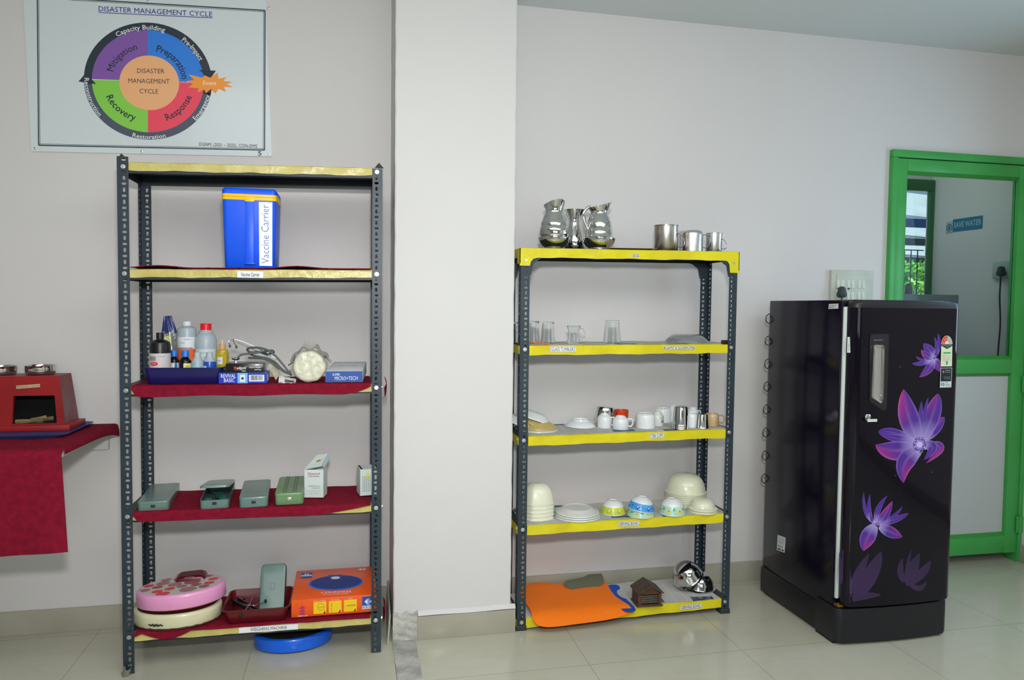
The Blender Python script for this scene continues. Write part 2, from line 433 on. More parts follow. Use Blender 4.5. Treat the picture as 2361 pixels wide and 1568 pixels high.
# ================================================================= SLOTTED ANGLE RACKS
PITCHH = .0213
def slot_strip(b, org, du, dv, nrm, width, length, hole_u, flip=0, th=.002):
    """a flange: org + u*du + v*dv, slots alternating upright and lying"""
    org, du, dv, nrm = map(Vector, (org, du, dv, nrm))
    n = int(length/PITCHH); pt = length/n
    for k in range(n):
        v0 = k*pt; vc = v0+pt/2
        upright = (k+flip) % 2 == 0
        outer = [(0, v0), (width*.33, v0), (width*.67, v0), (width, v0), (width, v0+pt*.33), (width, v0+pt*.67), (width, v0+pt), (width*.67, v0+pt), (width*.33, v0+pt), (0, v0+pt), (0, v0+pt*.67), (0, v0+pt*.33)]
        a, c = (.0045, .0082) if upright else (.0078, .0044)
        hole = []
        for i in range(12):
            an = math.radians(225+30*i); x, y = math.cos(an), math.sin(an)
            e = .72; x = math.copysign(abs(x)**e, x); y = math.copysign(abs(y)**e, y)
            hole.append((hole_u+a*x, vc+c*y))
        vs = []
        for off in (0, th):
            for (u, v) in outer+hole: vs.append(org+du*u+dv*v+nrm*off)
        fs = []
        for i in range(12):
            j = (i+1) % 12
            fs.append((i, j, 12+j, 12+i)); fs.append((24+i, 36+i, 36+j, 24+j)); fs.append((12+i, 12+j, 36+j, 36+i))
        fs += [(0, 24, 35, 11), (11, 35, 34, 10), (10, 34, 33, 9), (3, 4, 28, 27), (4, 5, 29, 28), (5, 6, 30, 29)]
        b.add(vs, fs)
def bolt(b, c, d, r=.0065, m=0):
    d = Vector(d)
    M = Matrix.Translation(Vector(c)) @ d.to_track_quat('Z', 'Y').to_matrix().to_4x4()
    b.prism([(r*math.cos(i*PI/3), r*math.sin(i*PI/3)) for i in range(6)], 0, .0045, m, M)
    b.prism([(r*1.25*math.cos(i*PI/8), r*1.25*math.sin(i*PI/8)) for i in range(16)], -.0005, .001, m, M)
def shelf_label(parent, px0, py0, px1, py1, px2, py2, text, y, hh, tw=.86, border=True, bold=.012, m=INK):
    """paper strip: bottom-left, bottom-right, and its height in metres hh (y plane)"""
    A, B = onY(px0, py0, y), onY(px1, py1, y); x = (B-A).normalized(); up = Vector((0, 0, 1)); w = (B-A).length
    b = MB(); T = A
    b.hexa([A, B, B+Vector((0, .001, 0)), A+Vector((0, .001, 0)), A+up*hh, B+up*hh, B+up*hh+Vector((0, .001, 0)), A+up*hh+Vector((0, .001, 0))])
    if border:
        t = .0011; q = .0016
        def strip(u0, u1, v0, v1):
            b.poly([A+x*u0+up*v0+Vector((0, -.0004, 0)), A+x*u1+up*v0+Vector((0, -.0004, 0)), A+x*u1+up*v1+Vector((0, -.0004, 0)), A+x*u0+up*v1+Vector((0, -.0004, 0))], 1)
        strip(q, w-q, q, q+t); strip(q, w-q, hh-q-t, hh-q); strip(q, q+t, q, hh-q); strip(w-q-t, w-q, q, hh-q)
    b.text(text, hh*.85, (A+B)/2+up*hh*.47, x, up, 1, w=w*tw, bold=bold)
    return b.build('shelf_label', [PAPER, m], parent, True)
def rack(x0, x1, yf, depth, h, shelves, tape, tape_h, lab, gus=False, topcover=False):
    R = thing('storage_rack', lab, 'rack', ((x0+x1)/2, yf+depth/2, 0))
    yr = yf+depth; W = .038; posts = []
    ph = h if not topcover else shelves[0][0]-.004
    for (x, sx) in ((x0, 1), (x1, -1)):
        for (y, sy) in ((yf, 1), (yr, -1)):
            b = MB()
            hh = ph if not topcover else min(shelves[0][0], shelves[0][1])-.004
            slot_strip(b, (x, y, .002), (sx, 0, 0), (0, 0, 1), (0, sy, 0), W, hh, .023, 0)
            slot_strip(b, (x, y+sy*.001, .002), (0, sy, 0), (0, 0, 1), (sx, 0, 0), W, hh, .023, 1)
            p = b.build('post', STEEL, R, True); posts.append((p, x, sx, y, sy))
    tops = []
    for i, (zl, zr) in enumerate(shelves):
        b = MB(); lip = .036; t = .0015; i0 = .0025
        ax, bx_, ay, by = x0+i0, x1-i0, yf+i0, yr-i0
        def zz(x): return zl+(zr-zl)*(x-x0)/(x1-x0)
        def slab(xa, xb, ya, yb, dz0, dz1):
            b.hexa([(xa, ya, zz(xa)+dz0), (xb, ya, zz(xb)+dz0), (xb, yb, zz(xb)+dz0), (xa, yb, zz(xa)+dz0), (xa, ya, zz(xa)+dz1), (xb, ya, zz(xb)+dz1), (xb, yb, zz(xb)+dz1), (xa, yb, zz(xa)+dz1)])
        slab(ax, bx_, ay, by, -t, 0); slab(ax, bx_, ay, ay+t, -lip, -t); slab(ax, bx_, by-t, by, -lip, -t); slab(ax, ax+t, ay, by, -lip, -t); slab(bx_-t, bx_, ay, by, -lip, -t)
        slab(ax, bx_, ay+t, ay+.012, -lip, -lip+t); slab(ax, bx_, by-.012, by-t, -lip, -lip+t)
        sh = b.build('shelf', mat('shelf_steel', '#1f2a30', .45, noise=.2, nscale=8), R, True)
        # tape over the front lip
        tb = MB(); xa, xb = (x0+.0395, x1-.0395) if not (topcover and i == 0) else (x0-.004, x1+.004)
        yy = yf-.0015
        def tf(u, v, xa=xa, xb=xb, yy=yy, i=i):
            x = xa+(xb-xa)*u; z = zz(x)
            s = v*(tape_h+.028)
            wob = .0012*math.sin(u*23+i*2)+.0006*math.sin(u*61)
            if s < .025: return (x, yf+.024-s+.0, z+.0018)
            s -= .025; k = min(s/(.003+1e-9), 1)
            return (x, yy+.0008*math.sin(u*37+v*5+i), z+.0018-max(0, s-.0)*((tape_h+wob)/tape_h))
        tb.sheet(tf, 60, 12, .0012)
        tp = tb.build('edge_tape', tape, sh, True)
        tops.append((sh, zz))
        if topcover:   # tape on the left end too
            tb = MB()
            tb.sheet(lambda u, v: (x0-.0025+(.0 if v < 1 else 0), yr-depth*u*1.0, zz(x0)+.001-v*tape_h*(1.0 if i == 0 else .92)), 20, 4, .0012); tb.build('edge_tape', tape, sh, True)
    for (p, x, sx, y, sy) in posts:
        for i, (zl, zr) in enumerate(shelves):
            z = (zl if sx > 0 else zr)-.014
            if topcover and i == 0: z -= .035
            b = MB(); bolt(b, (x+sx*.021, y-sy*.0003, z), (0, -sy, 0))
            b.build('bolt', BOLT, p, True)
            b = MB(); bolt(b, (x-sx*.0003, y+sy*.021, z), (-sx, 0, 0))
            b.build('bolt', BOLT, p, True)
    return R, tops, posts
R1Y, R1D = -.437, .300
R1S = [(1.868, 1.893), (1.487, 1.503), (1.064, 1.064), (.602, .592), (.153, .145)]
rk1, tops1, posts1 = rack(-.828, .106, R1Y, R1D, 1.888, R1S, TAPE1, .027, 'grey slotted-angle rack with maroon cloths and blue cool box, left of the pillar')
R2Y, R2D = -.351, .275
R2S = [(1.612, 1.622), (1.207, 1.214), (.825, .836), (.447, .455), (.049, .068)]
rk2, tops2, posts2 = rack(.674, 1.655, R2Y, R2D, 1.61, R2S, TAPE2, .037, 'grey slotted-angle rack with bright yellow shelf edges and kitchenware, beside the fridge', topcover=True)
def sz(r, i, x):
    S_, a, c = (R1S, -.828, .106) if r == 1 else (R2S, .674, 1.655)
    zl, zr = S_[i]; return zl+(zr-zl)*(x-a)/(c-a)
# taped top corners and gussets of the yellow rack, plastic feet
for (x, sx, dz) in ((.674, 1, .072), (1.655, -1, .092)):
    z = R2S[0][0] if sx > 0 else R2S[0][1]; b = MB(); y = R2Y-.004
    pts = [(0, 0), (.085, 0), (.085, -.036), (.058, -.042), (.047, -.055), (.043, -dz), (0, -dz)]
    P3 = [(x-sx*.006+sx*u, y, z+v) for u, v in pts]
    if sx < 0: P3 = P3[::-1]
    n = len(P3); b.add([Vector(p) for p in P3]+[Vector(p)+Vector((0, .003, 0)) for p in P3], [tuple(reversed(range(n))), tuple(range(n, 2*n))]+[(i, (i+1) % n, n+(i+1) % n, n+i) for i in range(n)])
    b.box((x-sx*.006, y, z-dz+.01), (x-sx*.003, y+.05, z), 0)
    b.build('corner_tape', TAPE2, tops2[0][0], True)
    for y_ in (R2Y+.002, R2Y+R2D-.004):     # steel gusset plates
        b = MB(); pts = [(0, 0), (.11, 0), (.08, -.008), (.052, -.028), (.041, -.075), (0, -.075)]
        P3 = [Vector((x+sx*(.002+u), y_, z-.034+v)) for u, v in pts]; n = len(P3)
        b.add(P3+[p+Vector((0, .0015, 0)) for p in P3], [tuple(range(n)), tuple(range(n, 2*n))]+[(i, (i+1) % n, n+(i+1) % n, n+i) for i in range(n)])
        b.build('gusset_plate', STEEL, rk2, True)
for (p, x, sx, y, sy) in posts2:
    b = MB(); b.hexa([(x-sx*.004, y-sy*.004, 0), (x+sx*.043, y-sy*.004, 0), (x+sx*.043, y+sy*.043, 0), (x-sx*.004, y+sy*.043, 0), (x-sx*.003, y-sy*.003, .022), (x+sx*.042, y-sy*.003, .022), (x+sx*.042, y+sy*.042, .022), (x-sx*.003, y+sy*.042, .022)], bev=.002)
    b.build('plastic_foot', mat('foot_rubber', '#2c3234', .6), p, True)
# ragged tape left on the top corners of the left rack, torn wrap at its left foot
for (x, z) in ((-.816, 1.886), (.088, 1.90)):
    b = MB(); b.add([(x-.012, R1Y+.01, z-.004), (x+.024, R1Y+.004, z-.006), (x+.004, R1Y-.002, z+.014), (x+.004, R1Y+.004, z+.013)], [(0, 1, 2), (1, 3, 2), (0, 2, 3), (0, 3, 1)]); b.build('torn_tape', mat('torn_tape', '#3c3f38', .4), rk1, True)
# shelf labels (left rack)
yl = R1Y-.0048
shelf_label(tops1[1][0], 547, 640, 607, 641, 0, 0, 'Vaccine Carrier', yl, .024, .72, border=False)
shelf_label(tops1[4][0], 551, 1460, 687, 1451, 0, 0, 'WEIGHING MACHINE', yl, .021, .62, border=False, bold=.016)
yl = R2Y-.0052
shelf_label(tops2[0][0], 1459, 592, 1474, 593, 0, 0, 'JUG', yl, .014, .8, bold=.01)
shelf_label(tops2[1][0], 1268, 812, 1328, 812, 0, 0, 'GLASS TUMBLERS', yl, .024, .9)
shelf_label(tops2[1][0], 1530, 807, 1602, 807, 0, 0, 'PLASTIC & GLASSPLATES', yl, .015, .97)
shelf_label(tops2[2][0], 1499, 1011, 1531, 1010, 0, 0, 'TEA CUPS', yl, .023, .82)
shelf_label(tops2[3][0], 1426, 1214, 1474, 1213, 0, 0, 'SERVING BOWL', yl, .022, .9)
shelf_label(tops2[4][0], 1338, 1429, 1379, 1425, 0, 0, 'BASE PIECES', yl, .023, .88)
shelf_label(tops2[4][0], 1569, 1407, 1618, 1402, 0, 0, 'SERVING BOWL', yl, .021, .88)
# ================================================================= LEFT HALF: POSTER, STOVE TABLE, LEFT RACK CONTENTS
def flatmat(n, h, r=.45): return mat(n, h, r)
# ---- poster
PYY = -.006
po = thing('poster', 'white wall poster with a coloured ring diagram, above the left rack', 'poster', tuple(onY(350, 180, 0)))
A, B_ = onY(72, 349, PYY), onY(627, 361, PYY); px_ = (B_-A).normalized(); pu_ = Vector((-px_.z, 0, px_.x)); pw = (B_-A).length; phh = .70
b = MB(); b.hexa([A, B_, B_+YA*.005, A+YA*.005, A+pu_*phh, B_+pu_*phh, B_+pu_*phh+YA*.005, A+pu_*phh+YA*.005])
b.build('poster_board', mat('poster_white', '#d3dee0', .3, coat=.2), po, True)
PM = [flatmat('print_slate', '#4b5566'), flatmat('print_purple', '#8259a8'), flatmat('print_blue', '#2c7fe0'), flatmat('print_red', '#f0495f'), flatmat('print_green', '#86cf4c'),
      flatmat('print_peach', '#eeb27e'), flatmat('print_white', '#e6ebee'), flatmat('print_navy', '#1c2740'), flatmat('print_orange', '#f59a34'), flatmat('print_violet', '#3d2f8f'), flatmat('print_dark', '#2a3440')]
b = MB()
def pp(x, y, k=1): return onY(x, y, PYY-.0004*k)
def ell(a, r, k=1, c=(341, 187)):
    x = r*1.095*math.cos(a); y = -r*math.sin(a); return pp(c[0]+x, c[1]+y+.03*x, k)
def sector(a0, a1, r0, r1, m, k=1, n=24):
    for i in range(n):
        p, q = math.radians(a0+(a1-a0)*i/n), math.radians(a0+(a1-a0)*(i+1)/n)
        b.poly([ell(p, r0, k), ell(p, r1, k), ell(q, r1, k), ell(q, r0, k)], m)
def wtext(body, size, fn, m, w=None, bold=0):
    vs, fs = textmesh(body, bold)
    wd = max(v[0] for v in vs)-min(v[0] for v in vs); sx = size if w is None else w/wd
    b.add([fn(v[0]*sx, v[1]*size) for v in vs], fs, m)
def arc(body, size, R, deg, w, m, inward=False, bold=.02):
    def fn(x, y):
        if inward: return ell(math.radians(deg)+x/R, R-y, 4)
        return ell(math.radians(deg)-x/R, R+y, 4)
    wtext(body, size, fn, m, w, bold)
def line(x, y, size, body, m, w, slope=.045, bold=.0): wtext(body, size, lambda u, v: pp(x+u, y+u*slope-v, 4), m, w, bold)
for (q0, q1) in ((-12, 185), (185, 350)): sector(q0, q1, 118, 135, 0 if q0 > 0 else 10, 1, 40)
sector(90, 180, 50, 118, 1, 2); sector(0, 90, 50, 118, 2, 2); sector(180, 270, 50, 118, 4, 2); sector(270, 360, 50, 118, 3, 2)
for a in (0, 180): 
    q = math.radians(a); b.poly([ell(q-.007, 60, 3), ell(q-.006, 119, 3), ell(q+.006, 119, 3), ell(q+.007, 60, 3)][::1], 6)
for i in range(48):
    p, q = 2*PI*i/48, 2*PI*(i+1)/48; c = (344, 191); b.poly([pp(*c, 3.4), ell(p, 63, 3.4, c), ell(q, 63, 3.4, c)], 5)
arc('Capacity Building', 15, 123.5, 98, 107, 6); arc('Pre-Impact', 15, 123.5, 39.5, 62, 6); arc('Emergency', 15, 129.5, -27, 64, 6, True)
arc('Reconstruction', 14, 129.5, 199, 92, 6, True); arc('Restoration', 14, 129.5, 271, 70, 6, True)
arc('Mitigation', 22, 82, 136, 84, 7); arc('Preparation', 22, 78, 41, 96, 7); arc('Response', 22, 92, -43, 74, 7, True); arc('Recovery', 22, 90, 228, 78, 7, True)
b.poly([pp(181, 188, 3), pp(198, 168, 3), pp(222, 194, 3)], 10); b.poly([pp(458, 161, 3), pp(498, 163, 3), pp(485, 181, 3)], 7)
st = [(1465, 578), (1575, 605), (1590, 585), (1635, 604), (1692, 565), (1700, 612), (1760, 600), (1735, 630), (1805, 637), (1760, 655), (1812, 677), (1740, 675), (1758, 715), (1700, 690), (1675, 727), (1640, 693), (1600, 725), (1590, 697), (1535, 720), (1545, 687), (1465, 680), (1500, 655), (1450, 630), (1510, 622)]
sp_ = [(x/3.373, y/3.373) for x, y in st]
for i in range(len(sp_)):
    b.poly([pp(483, 191, 3.6), pp(*sp_[i], 3.6), pp(*sp_[(i+1) % len(sp_)], 3.6)], 8)
line(483, 192, 14, 'Event', 6, 31, .03)
line(347, 164, 15, 'DISASTER', 10, 63, .02); line(343, 187.5, 15, 'MANAGEMENT', 10, 95, .02); line(343, 211, 15, 'CYCLE', 10, 43, .02)
line(358, 27, 17, 'DISASTER MANAGEMENT CYCLE', 9, 262, .05, .018)
b.poly([pp(227, 29.5, 2), pp(490, 42, 2), pp(490, 40.4, 2), pp(227, 28, 2)], 9)
line(526, 335, 11, 'DGNM, (2021 – 2025), CON-EIMS', 10, 134, .035, .01); line(599, 354, 15, '5', 7, 8, 0, .02)
fr = [(86, -8), (89, 335), (610, 346), (611, 24)]
for (x0, y0), (x1, y1) in zip(fr, fr[1:]+fr[:1]):
    d = Vector((x1-x0, y1-y0)).normalized(); nn = Vector((-d.y, d.x))
    for o, t in ((0, 1.3), (-3.2, .5)):
        q = [(x0+nn.x*(o-t), y0+nn.y*(o-t)), (x1+nn.x*(o-t), y1+nn.y*(o-t)), (x1+nn.x*(o+t), y1+nn.y*(o+t)), (x0+nn.x*(o+t), y0+nn.y*(o+t))]
        b.poly([pp(*p, 2) for p in q], 10)
b.build('printed_diagram', PM, po, True)
for (x, y) in ((342, 2), (620, 18), (81, 342), (327, 349), (621, 355)):
    b = MB(); c = onY(x, y, PYY-.001); b.lathe([(0, 0), (.005, 0), (.0045, .002), (0, .0035)], (0, 0, 0), 0, 14, Matrix.Translation(c) @ Matrix.Rotation(PI/2, 4, 'X'))
    b.build('screw', BOLT, po, True)

# ---- cloth covered ledge with the red stove
TZ = .868
xr = -.965
tb = thing('wall_ledge', 'white wall-mounted ledge under the maroon cloth at the left edge', 'ledge', (-1.45, -.3, .8))
b = MB(); b.box((-2.0, -.575, TZ-.03), (xr-.01, -.022, TZ-.004), bev=.002); b.build('ledge_top', mat('ledge_white', '#c9ccc6', .5), tb, True)
c0 = onY(248, 1038, -.03)
b = MB(); b.box((-2.0, -.022, c0.z), (c0.x, 0, TZ-.004), bev=.002); b.build('support_batten', mat('ledge_white', '#c9ccc6', .5), tb, True)
hz = onY(170, 1270, -.60).z
def tcl(u, v):
    x = -2.0+(xr+2.0)*u
    hem = hz-.022*(xr-x)*0-.03*(xr-x)*1.0
    if v < .45:
        y = -.03-(.545)*v/.45; z = TZ+.0015*math.sin(u*40)*math.sin(v*20)
        return (x, y, z)
    if v < .5: t = (v-.45)/.05*PI/2; return (x, -.575-.02*math.sin(t), TZ-.02+.02*math.cos(t))
    t = (v-.5)/.5; zt = TZ-.02
    return (x+.02*t*u*u, -.595-.006*math.sin(u*28)*t-.012*t, zt+(hem-zt)*t)
b = MB(); b.sheet(tcl, 70, 50, .003)
def tend(u, v):   # the end hanging over the right side, curled near the wall
    y = -.03-.545*u; d = .034*(1-u)**5+.012
    a = v*PI/2
    if v < .3: q = v/.3; return (xr+.008*(1-u)*q+.003*q, y, TZ-.006*q*q)
    q = (v-.3)/.7; return (xr+.003+.008*(1-u)+.005*(1-u)*math.sin(q*2), y, TZ-.006-d*q)
b.sheet(tend, 30, 10, .003)
o = b.build('table_cloth', MAROON); tag(o, 'maroon cloth draped over the ledge at the left edge, under the red stove', 'cloth')
ZS = TZ+.002
# tray
trm = mat('blue_enamel', '#274a86', .42, noise=.2, nscale=12)
f1 = onZ(153, 1003, ZS+.012); r1 = onZ(208, 976, ZS+.012)
b = MB()
Tz = ZS+.012
tx = (f1.x+r1.x)/2; yf_ = f1.y; yr_ = -.04
b.loft([rr3(.62, yr_-yf_-.02, .03, 0), rr3(.64, yr_-yf_, .035, .010), rr3(.65, yr_-yf_+.008, .035, .012), rr3(.635, yr_-yf_-.006, .03, .009), rr3(.61, yr_-yf_-.03, .03, .003)], 0, True)
o = single('tray', b, trm, 'flat blue enamel tray under the red stove', 'tray', (tx-.325, (yf_+yr_)/2, ZS))
# stove: red box with flared base, opening in front
stv = thing('stove', 'red painted box stove with a dark square opening, on the blue tray', 'stove', (tx-.33, (yf_+yr_)/2, ZS+.004))
RED = mat('red_paint', '#9c1216', .5, col2='#871013', nscale=8, bump=.1)
Z0 = ZS+.004
bl = onZ(160, 993, Z0); brz = .045
yb = -.055
sy0 = bl.y+.012
def P3(x, y, yy): return onY(x, y, yy)
frb = P3(160, 994, sy0-.012); frt = P3(160, 980, sy0-.012)
xw = 1.0
b = MB(); Lx = frb.x-.62
b.box((Lx, sy0-.012, Z0), (frb.x, yb+.012, frt.z), bev=.002)
b.build('stove_base', RED, stv, True)
zb = frt.z
q0, q1 = P3(148.5, 977, sy0), P3(135.5, 867.5, sy0+.012)
ztop = q1.z
ol, orr = P3(23, 918, sy0), P3(131.7, 978.5, sy0); ot = P3(75, 913, sy0).z; ob = zb+.006
xR0, xR1 = q0.x, q1.x; xL0, xL1 = Lx+.02, Lx+.05
yB0, yB1 = yb, yb-.012
y0_, y1_ = sy0, sy0+.012
def fx(z, s): t = (z-zb)/(ztop-zb); return (xL0+(xL1-xL0)*t) if s < 0 else (xR0+(xR1-xR0)*t)
def fy(z): t = (z-zb)/(ztop-zb); return y0_+(y1_-y0_)*t
b = MB()
w_ = .012
def panel(xa0, xa1, xb0, xb1, za, zb__):   # front panel pieces: x at za (a0,a1) and at zb (b0,b1)
    b.hexa([(xa0, fy(za), za), (xa1, fy(za), za), (xa1, fy(za)+w_, za), (xa0, fy(za)+w_, za), (xb0, fy(zb__), zb__), (xb1, fy(zb__), zb__), (xb1, fy(zb__)+w_, zb__), (xb0, fy(zb__)+w_, zb__)])
oxl, oxr0, oxr1 = P3(27, 950, sy0).x, P3(131, 982, sy0).x, P3(124, 912, sy0).x
panel(fx(zb, -1), fx(zb, 1), fx(ob, -1), fx(ob, 1), zb, ob)
panel(fx(ob, -1), oxl, fx(ot, -1), oxl+.004, ob, ot); panel(oxr0, fx(ob, 1), oxr1, fx(ot, 1), ob, ot)
panel(fx(ot, -1), fx(ot, 1), fx(ztop, -1), fx(ztop, 1), ot, ztop)
b.build('front_panel', RED, stv, True)
b = MB(); SIDE = mat('worn_red_paint', '#7a2a30', .5, col2='#7c585d', nscale=9, bump=.15)
for s in (1, -1):
    k = -.012*s
    X0, X1 = fx(zb, s), fx(ztop, s)
    b = MB(); b.hexa([(min(X0, X0+k), y0_+w_, zb), (max(X0, X0+k), y0_+w_, zb), (max(X0, X0+k), yB0, zb), (min(X0, X0+k), yB0, zb), (min(X1, X1+k), y1_+w_, ztop), (max(X1, X1+k), y1_+w_, ztop), (max(X1, X1+k), yB1, ztop), (min(X1, X1+k), yB1, ztop)])
    b.build('side_panel', SIDE, stv, True)
b = MB(); b.box((xL1, y1_+.001, ztop-.012), (xR1-.002, yB1, ztop+.001)); b.build('stove_top', SIDE, stv, True)
SOOT = mat('soot', '#0c0b0b', .9)
b = MB(); b.box((xL0+.01, yB0-.012, zb), (xR1-.01, yB0-.002, ztop-.013)); b.box((xL0+.015, y0_+w_+.002, zb+.0005), (xR0-.013, yB0-.012, zb+.003)); b.box((xL1+.012, y1_+w_+.001, ztop-.016), (xR1-.014, yB1-.012, ztop-.0125))
b.build('firebox_lining', SOOT, stv, True)
b = MB(); a0, a1 = P3(38, 896.5, sy0+.0075), P3(92.5, 892.5, sy0+.0075); x_ = (a1-a0).normalized()
b.hexa([a0+YA*-.002, a1+YA*-.002, a1, a0, a0+ZA*.012-YA*.002, a1+ZA*.012-YA*.002, a1+ZA*.012, a0+ZA*.012])
b.text('SMOKELESS CHULHA', .009, (a0+a1)/2+ZA*.006-YA*.0024, x_, ZA, 1, w=.078, bold=.02)
b.build('stove_label', [mat('aged_paper', '#c9bd8e', .6), INK], stv, True)
fw = mat('firewood', '#8a7a55', .85, col2='#6e5a3c', nscale=30, bump=.8)
for i, pts in enumerate((((36, 983), (70, 975), (100, 968)), ((72, 981), (88, 973), (108, 964)), ((100, 978), (112, 970), (122, 968)))):
    P = [onY(x, y, sy0+.02+.028*i+.01*k) for k, (x, y) in enumerate(pts)]
    c = P[0]; zf = zb+.003+.0095
    P = [Vector((p.x, p.y, zf+.004*k*(i % 2))) for k, p in enumerate(P)]
    b = MB(); b.tube([p-c for p in P], lambda t: .0085+.001*math.sin(t*9), n=6, smooth=3)
    single('firewood_stick', b, fw, ['split firewood stick lying at the front left of the stove opening', 'middle piece of firewood inside the stove opening', 'shortest piece of firewood at the right of the stove opening'][i], 'firewood', tuple(c), group='firewood in the stove')
# steel bowls on the stove
def lip_bowl(r, h, t=.0014, n=40):
    return MB().lathe([(0, 0), (r*.80, 0), (r*.9, h*.05), (r*.97, h*.2), (r, h*.55), (r, h*.93), (r*1.03, h), (r*1.0, h*1.0), (r-t, h*.92), (r-t-.001, h*.5), (r*.93-t, h*.2), (r*.82, t*1.5), (0, t*1.5)], n=n)
for (x0, x1, yt, hh, lab, ybk) in ((62, 126, 842, .036, 'round steel bowl at the right end of the red stove top', -.2), (-30, 35, 851, .034, 'round steel bowl cut off by the left edge of the photo, on the stove', -.22)):
    c = onZ((x0+x1)/2, yt+26, ztop+.001); c.y = max(c.y, y1_+.07); c = Vector((onY((x0+x1)/2, yt+26, c.y).x, c.y, ztop+.0015)); r = (x1-x0)/2*mpp(c)/1.03
    single('steel_bowl', lip_bowl(r, hh), CHROME, lab, 'bowl', tuple(c), group='steel bowls on the stove')

# ================================================================= left rack contents
def cloth(i, x0, x1, dropfn, label, yback=None, zup=.003, bumpf=None, ext=0):
    yb_ = R1Y+R1D-.006 if yback is None else yback
    yf2 = R1Y-.0065
    def fn(u, v):
        x = x0+(x1-x0)*u; z = sz(1, i, x)+zup+(bumpf(u) if bumpf else 0)*min(1, v*2)
        if v < .6: return (x, yb_+(yf2+.004-yb_)*v/.6, z+.0006*math.sin(x*60+v*14))
        t = (v-.6)/.4; d = dropfn(u)
        if t < .15: return (x, yf2+.004-.004*t/.15, z-.002*(t/.15)**2)
        q = (t-.15)/.85; return (x+.0*q, yf2-.002*q*math.sin(x*30)-.0015, z-.002-(d)*q)
    b = MB(); b.sheet(fn, 70, 26, .0022)
    o = b.build('shelf_cloth', MAROON); return tag(o, label, 'cloth', 'maroon shelf cloths')
XA1, XB1 = -.7875, .0655
cloth(1, XA1+.002, XB1-.002, lambda u: .0, 'maroon cloth lying under the blue vaccine carrier', zup=.0045, bumpf=lambda u: .008*max(0, math.sin(u*11+.4))**2+.003)
def dr3(u):
    return .038*min(1, (u/.03+.3))*(1-max(0, (u-.86)/.14)**2*.75)+.002*math.sin(u*16)
cloth(2, XA1+.001, XB1-.001, dr3, 'maroon cloth hanging over the shelf front, under the bottles and bandage roll', zup=.0035)
def dr4(u): return .034*min(1, (u/.03+.3))*(1-max(0, (u-.72)/.28)**1.6*.95)+.001*math.sin(u*12)
cloth(3, XA1+.001, XB1-.001, dr4, 'maroon cloth hanging over the shelf front, under the row of grey-green kit boxes', zup=.0035)
def dr5(u):
    a = max(0, math.sin(min(1, max(0, (u-.03)/.2))*PI))*.028; return .001+a+(.012*max(0, 1-u/.03))+.003*max(0, math.sin((u-.25)*15))*(u > .25)*(u < .5)
cloth(4, XA1+.001, XB1-.001, dr5, 'maroon cloth on the lowest shelf, under the pink scale and orange carton', zup=.0035)
for i, (xx, yy, zz_) in enumerate(((.118, R1Y+.04, 1.064), (.116, R1Y+.05, .150))):
    b = MB(); c = Vector((xx, yy, zz_+.012))
    b.sheet(lambda u, v: (.003+.008*math.sin(v*PI)*(.5+u*.5), -.02+.11*u, .004-.075*v*(.6+.4*math.sin(u*PI))), 10, 10, .002)
    single('cloth_corner', b, MAROON, ['maroon cloth end hanging outside the right post, below the bottle shelf', 'maroon cloth end hanging outside the right post, by the orange carton'][i], 'cloth', tuple(c))
CL = .0055   # cloth thickness above a shelf

# ---- vaccine carrier
yc = -.405; zc = sz(1, 1, -.35)+CL+.0035
L0, R0 = onY(516.5, 617, yc).x, onY(633, 617, yc).x; L1, R1 = onY(511.5, 461, yc).x, onY(636, 463, yc).x
zt1 = onY(575, 461.5, yc).z-zc; zy1 = onY(575, 448, yc).z-zc; zl1 = onY(575, 434, yc).z-zc
vc = thing('vaccine_carrier', 'bright blue cool box with a yellow band and silver sticker', 'cool box', ((L0+R0)/2, yc+.09, zc))
w0, w1 = R0-L0, R1-L1; d0, d1 = .165, .18
BLUE = mat('carrier_blue', '#0a58ee', .4, bump=.1, bscale=200)
b = MB(); b.loft([rr3(w0-.006, d0-.006, .012, 0), rr3(w0, d0, .015, .004), rr3(w1, d1, .016, zt1)], 0, True); b.build('carrier_body', BLUE, vc)
b = MB(); b.loft([rr3(w1+.004, d1+.004, .016, zt1), rr3(w1+.006, d1+.006, .017, zt1+.004), rr3(w1+.006, d1+.006, .017, zt1+.010), rr3(w1+.001, d1+.001, .016, zt1+.0115), rr3(w1+.005, d1+.005, .016, zt1+.013), rr3(w1+.005, d1+.005, .016, zy1)], 0, True)
b.build('carrier_band', mat('carrier_yellow', '#f2c408', .4), vc)
b = MB(); b.loft([rr3(w1+.004, d1+.004, .016, zy1), rr3(w1+.002, d1+.002, .016, zl1-.006), rr3(w1-.010, d1-.010, .014, zl1)], 0, True); b.build('carrier_lid', BLUE, vc)
def cfront(px, py, k=.0): return onY(px, py, yc)-Vector(vc.location)
b = MB()
ca, cb = cfront(566, 462), cfront(586, 608); yy0 = -.0925
b.hexa([(ca.x, yy0-.002, cb.z), (cb.x, yy0-.002, cb.z), (cb.x, yy0+.012, cb.z), (ca.x, yy0+.012, cb.z), (ca.x, yy0-.004, ca.z), (cb.x, yy0-.004, ca.z), (cb.x, yy0+.012, ca.z), (ca.x, yy0+.012, ca.z)], bev=.001)
b.hexa([(ca.x-.004, yy0-.006, cb.z-.003), (cb.x+.004, yy0-.006, cb.z-.003), (cb.x+.004, yy0+.012, cb.z-.003), (ca.x-.004, yy0+.012, cb.z-.003), (ca.x-.004, yy0-.006, cb.z+.003), (cb.x+.004, yy0-.006, cb.z+.003), (cb.x+.004, yy0+.012, cb.z+.003), (ca.x-.004, yy0+.012, cb.z+.003)], bev=.001)
b.build('strap_channel', BLUE, vc)
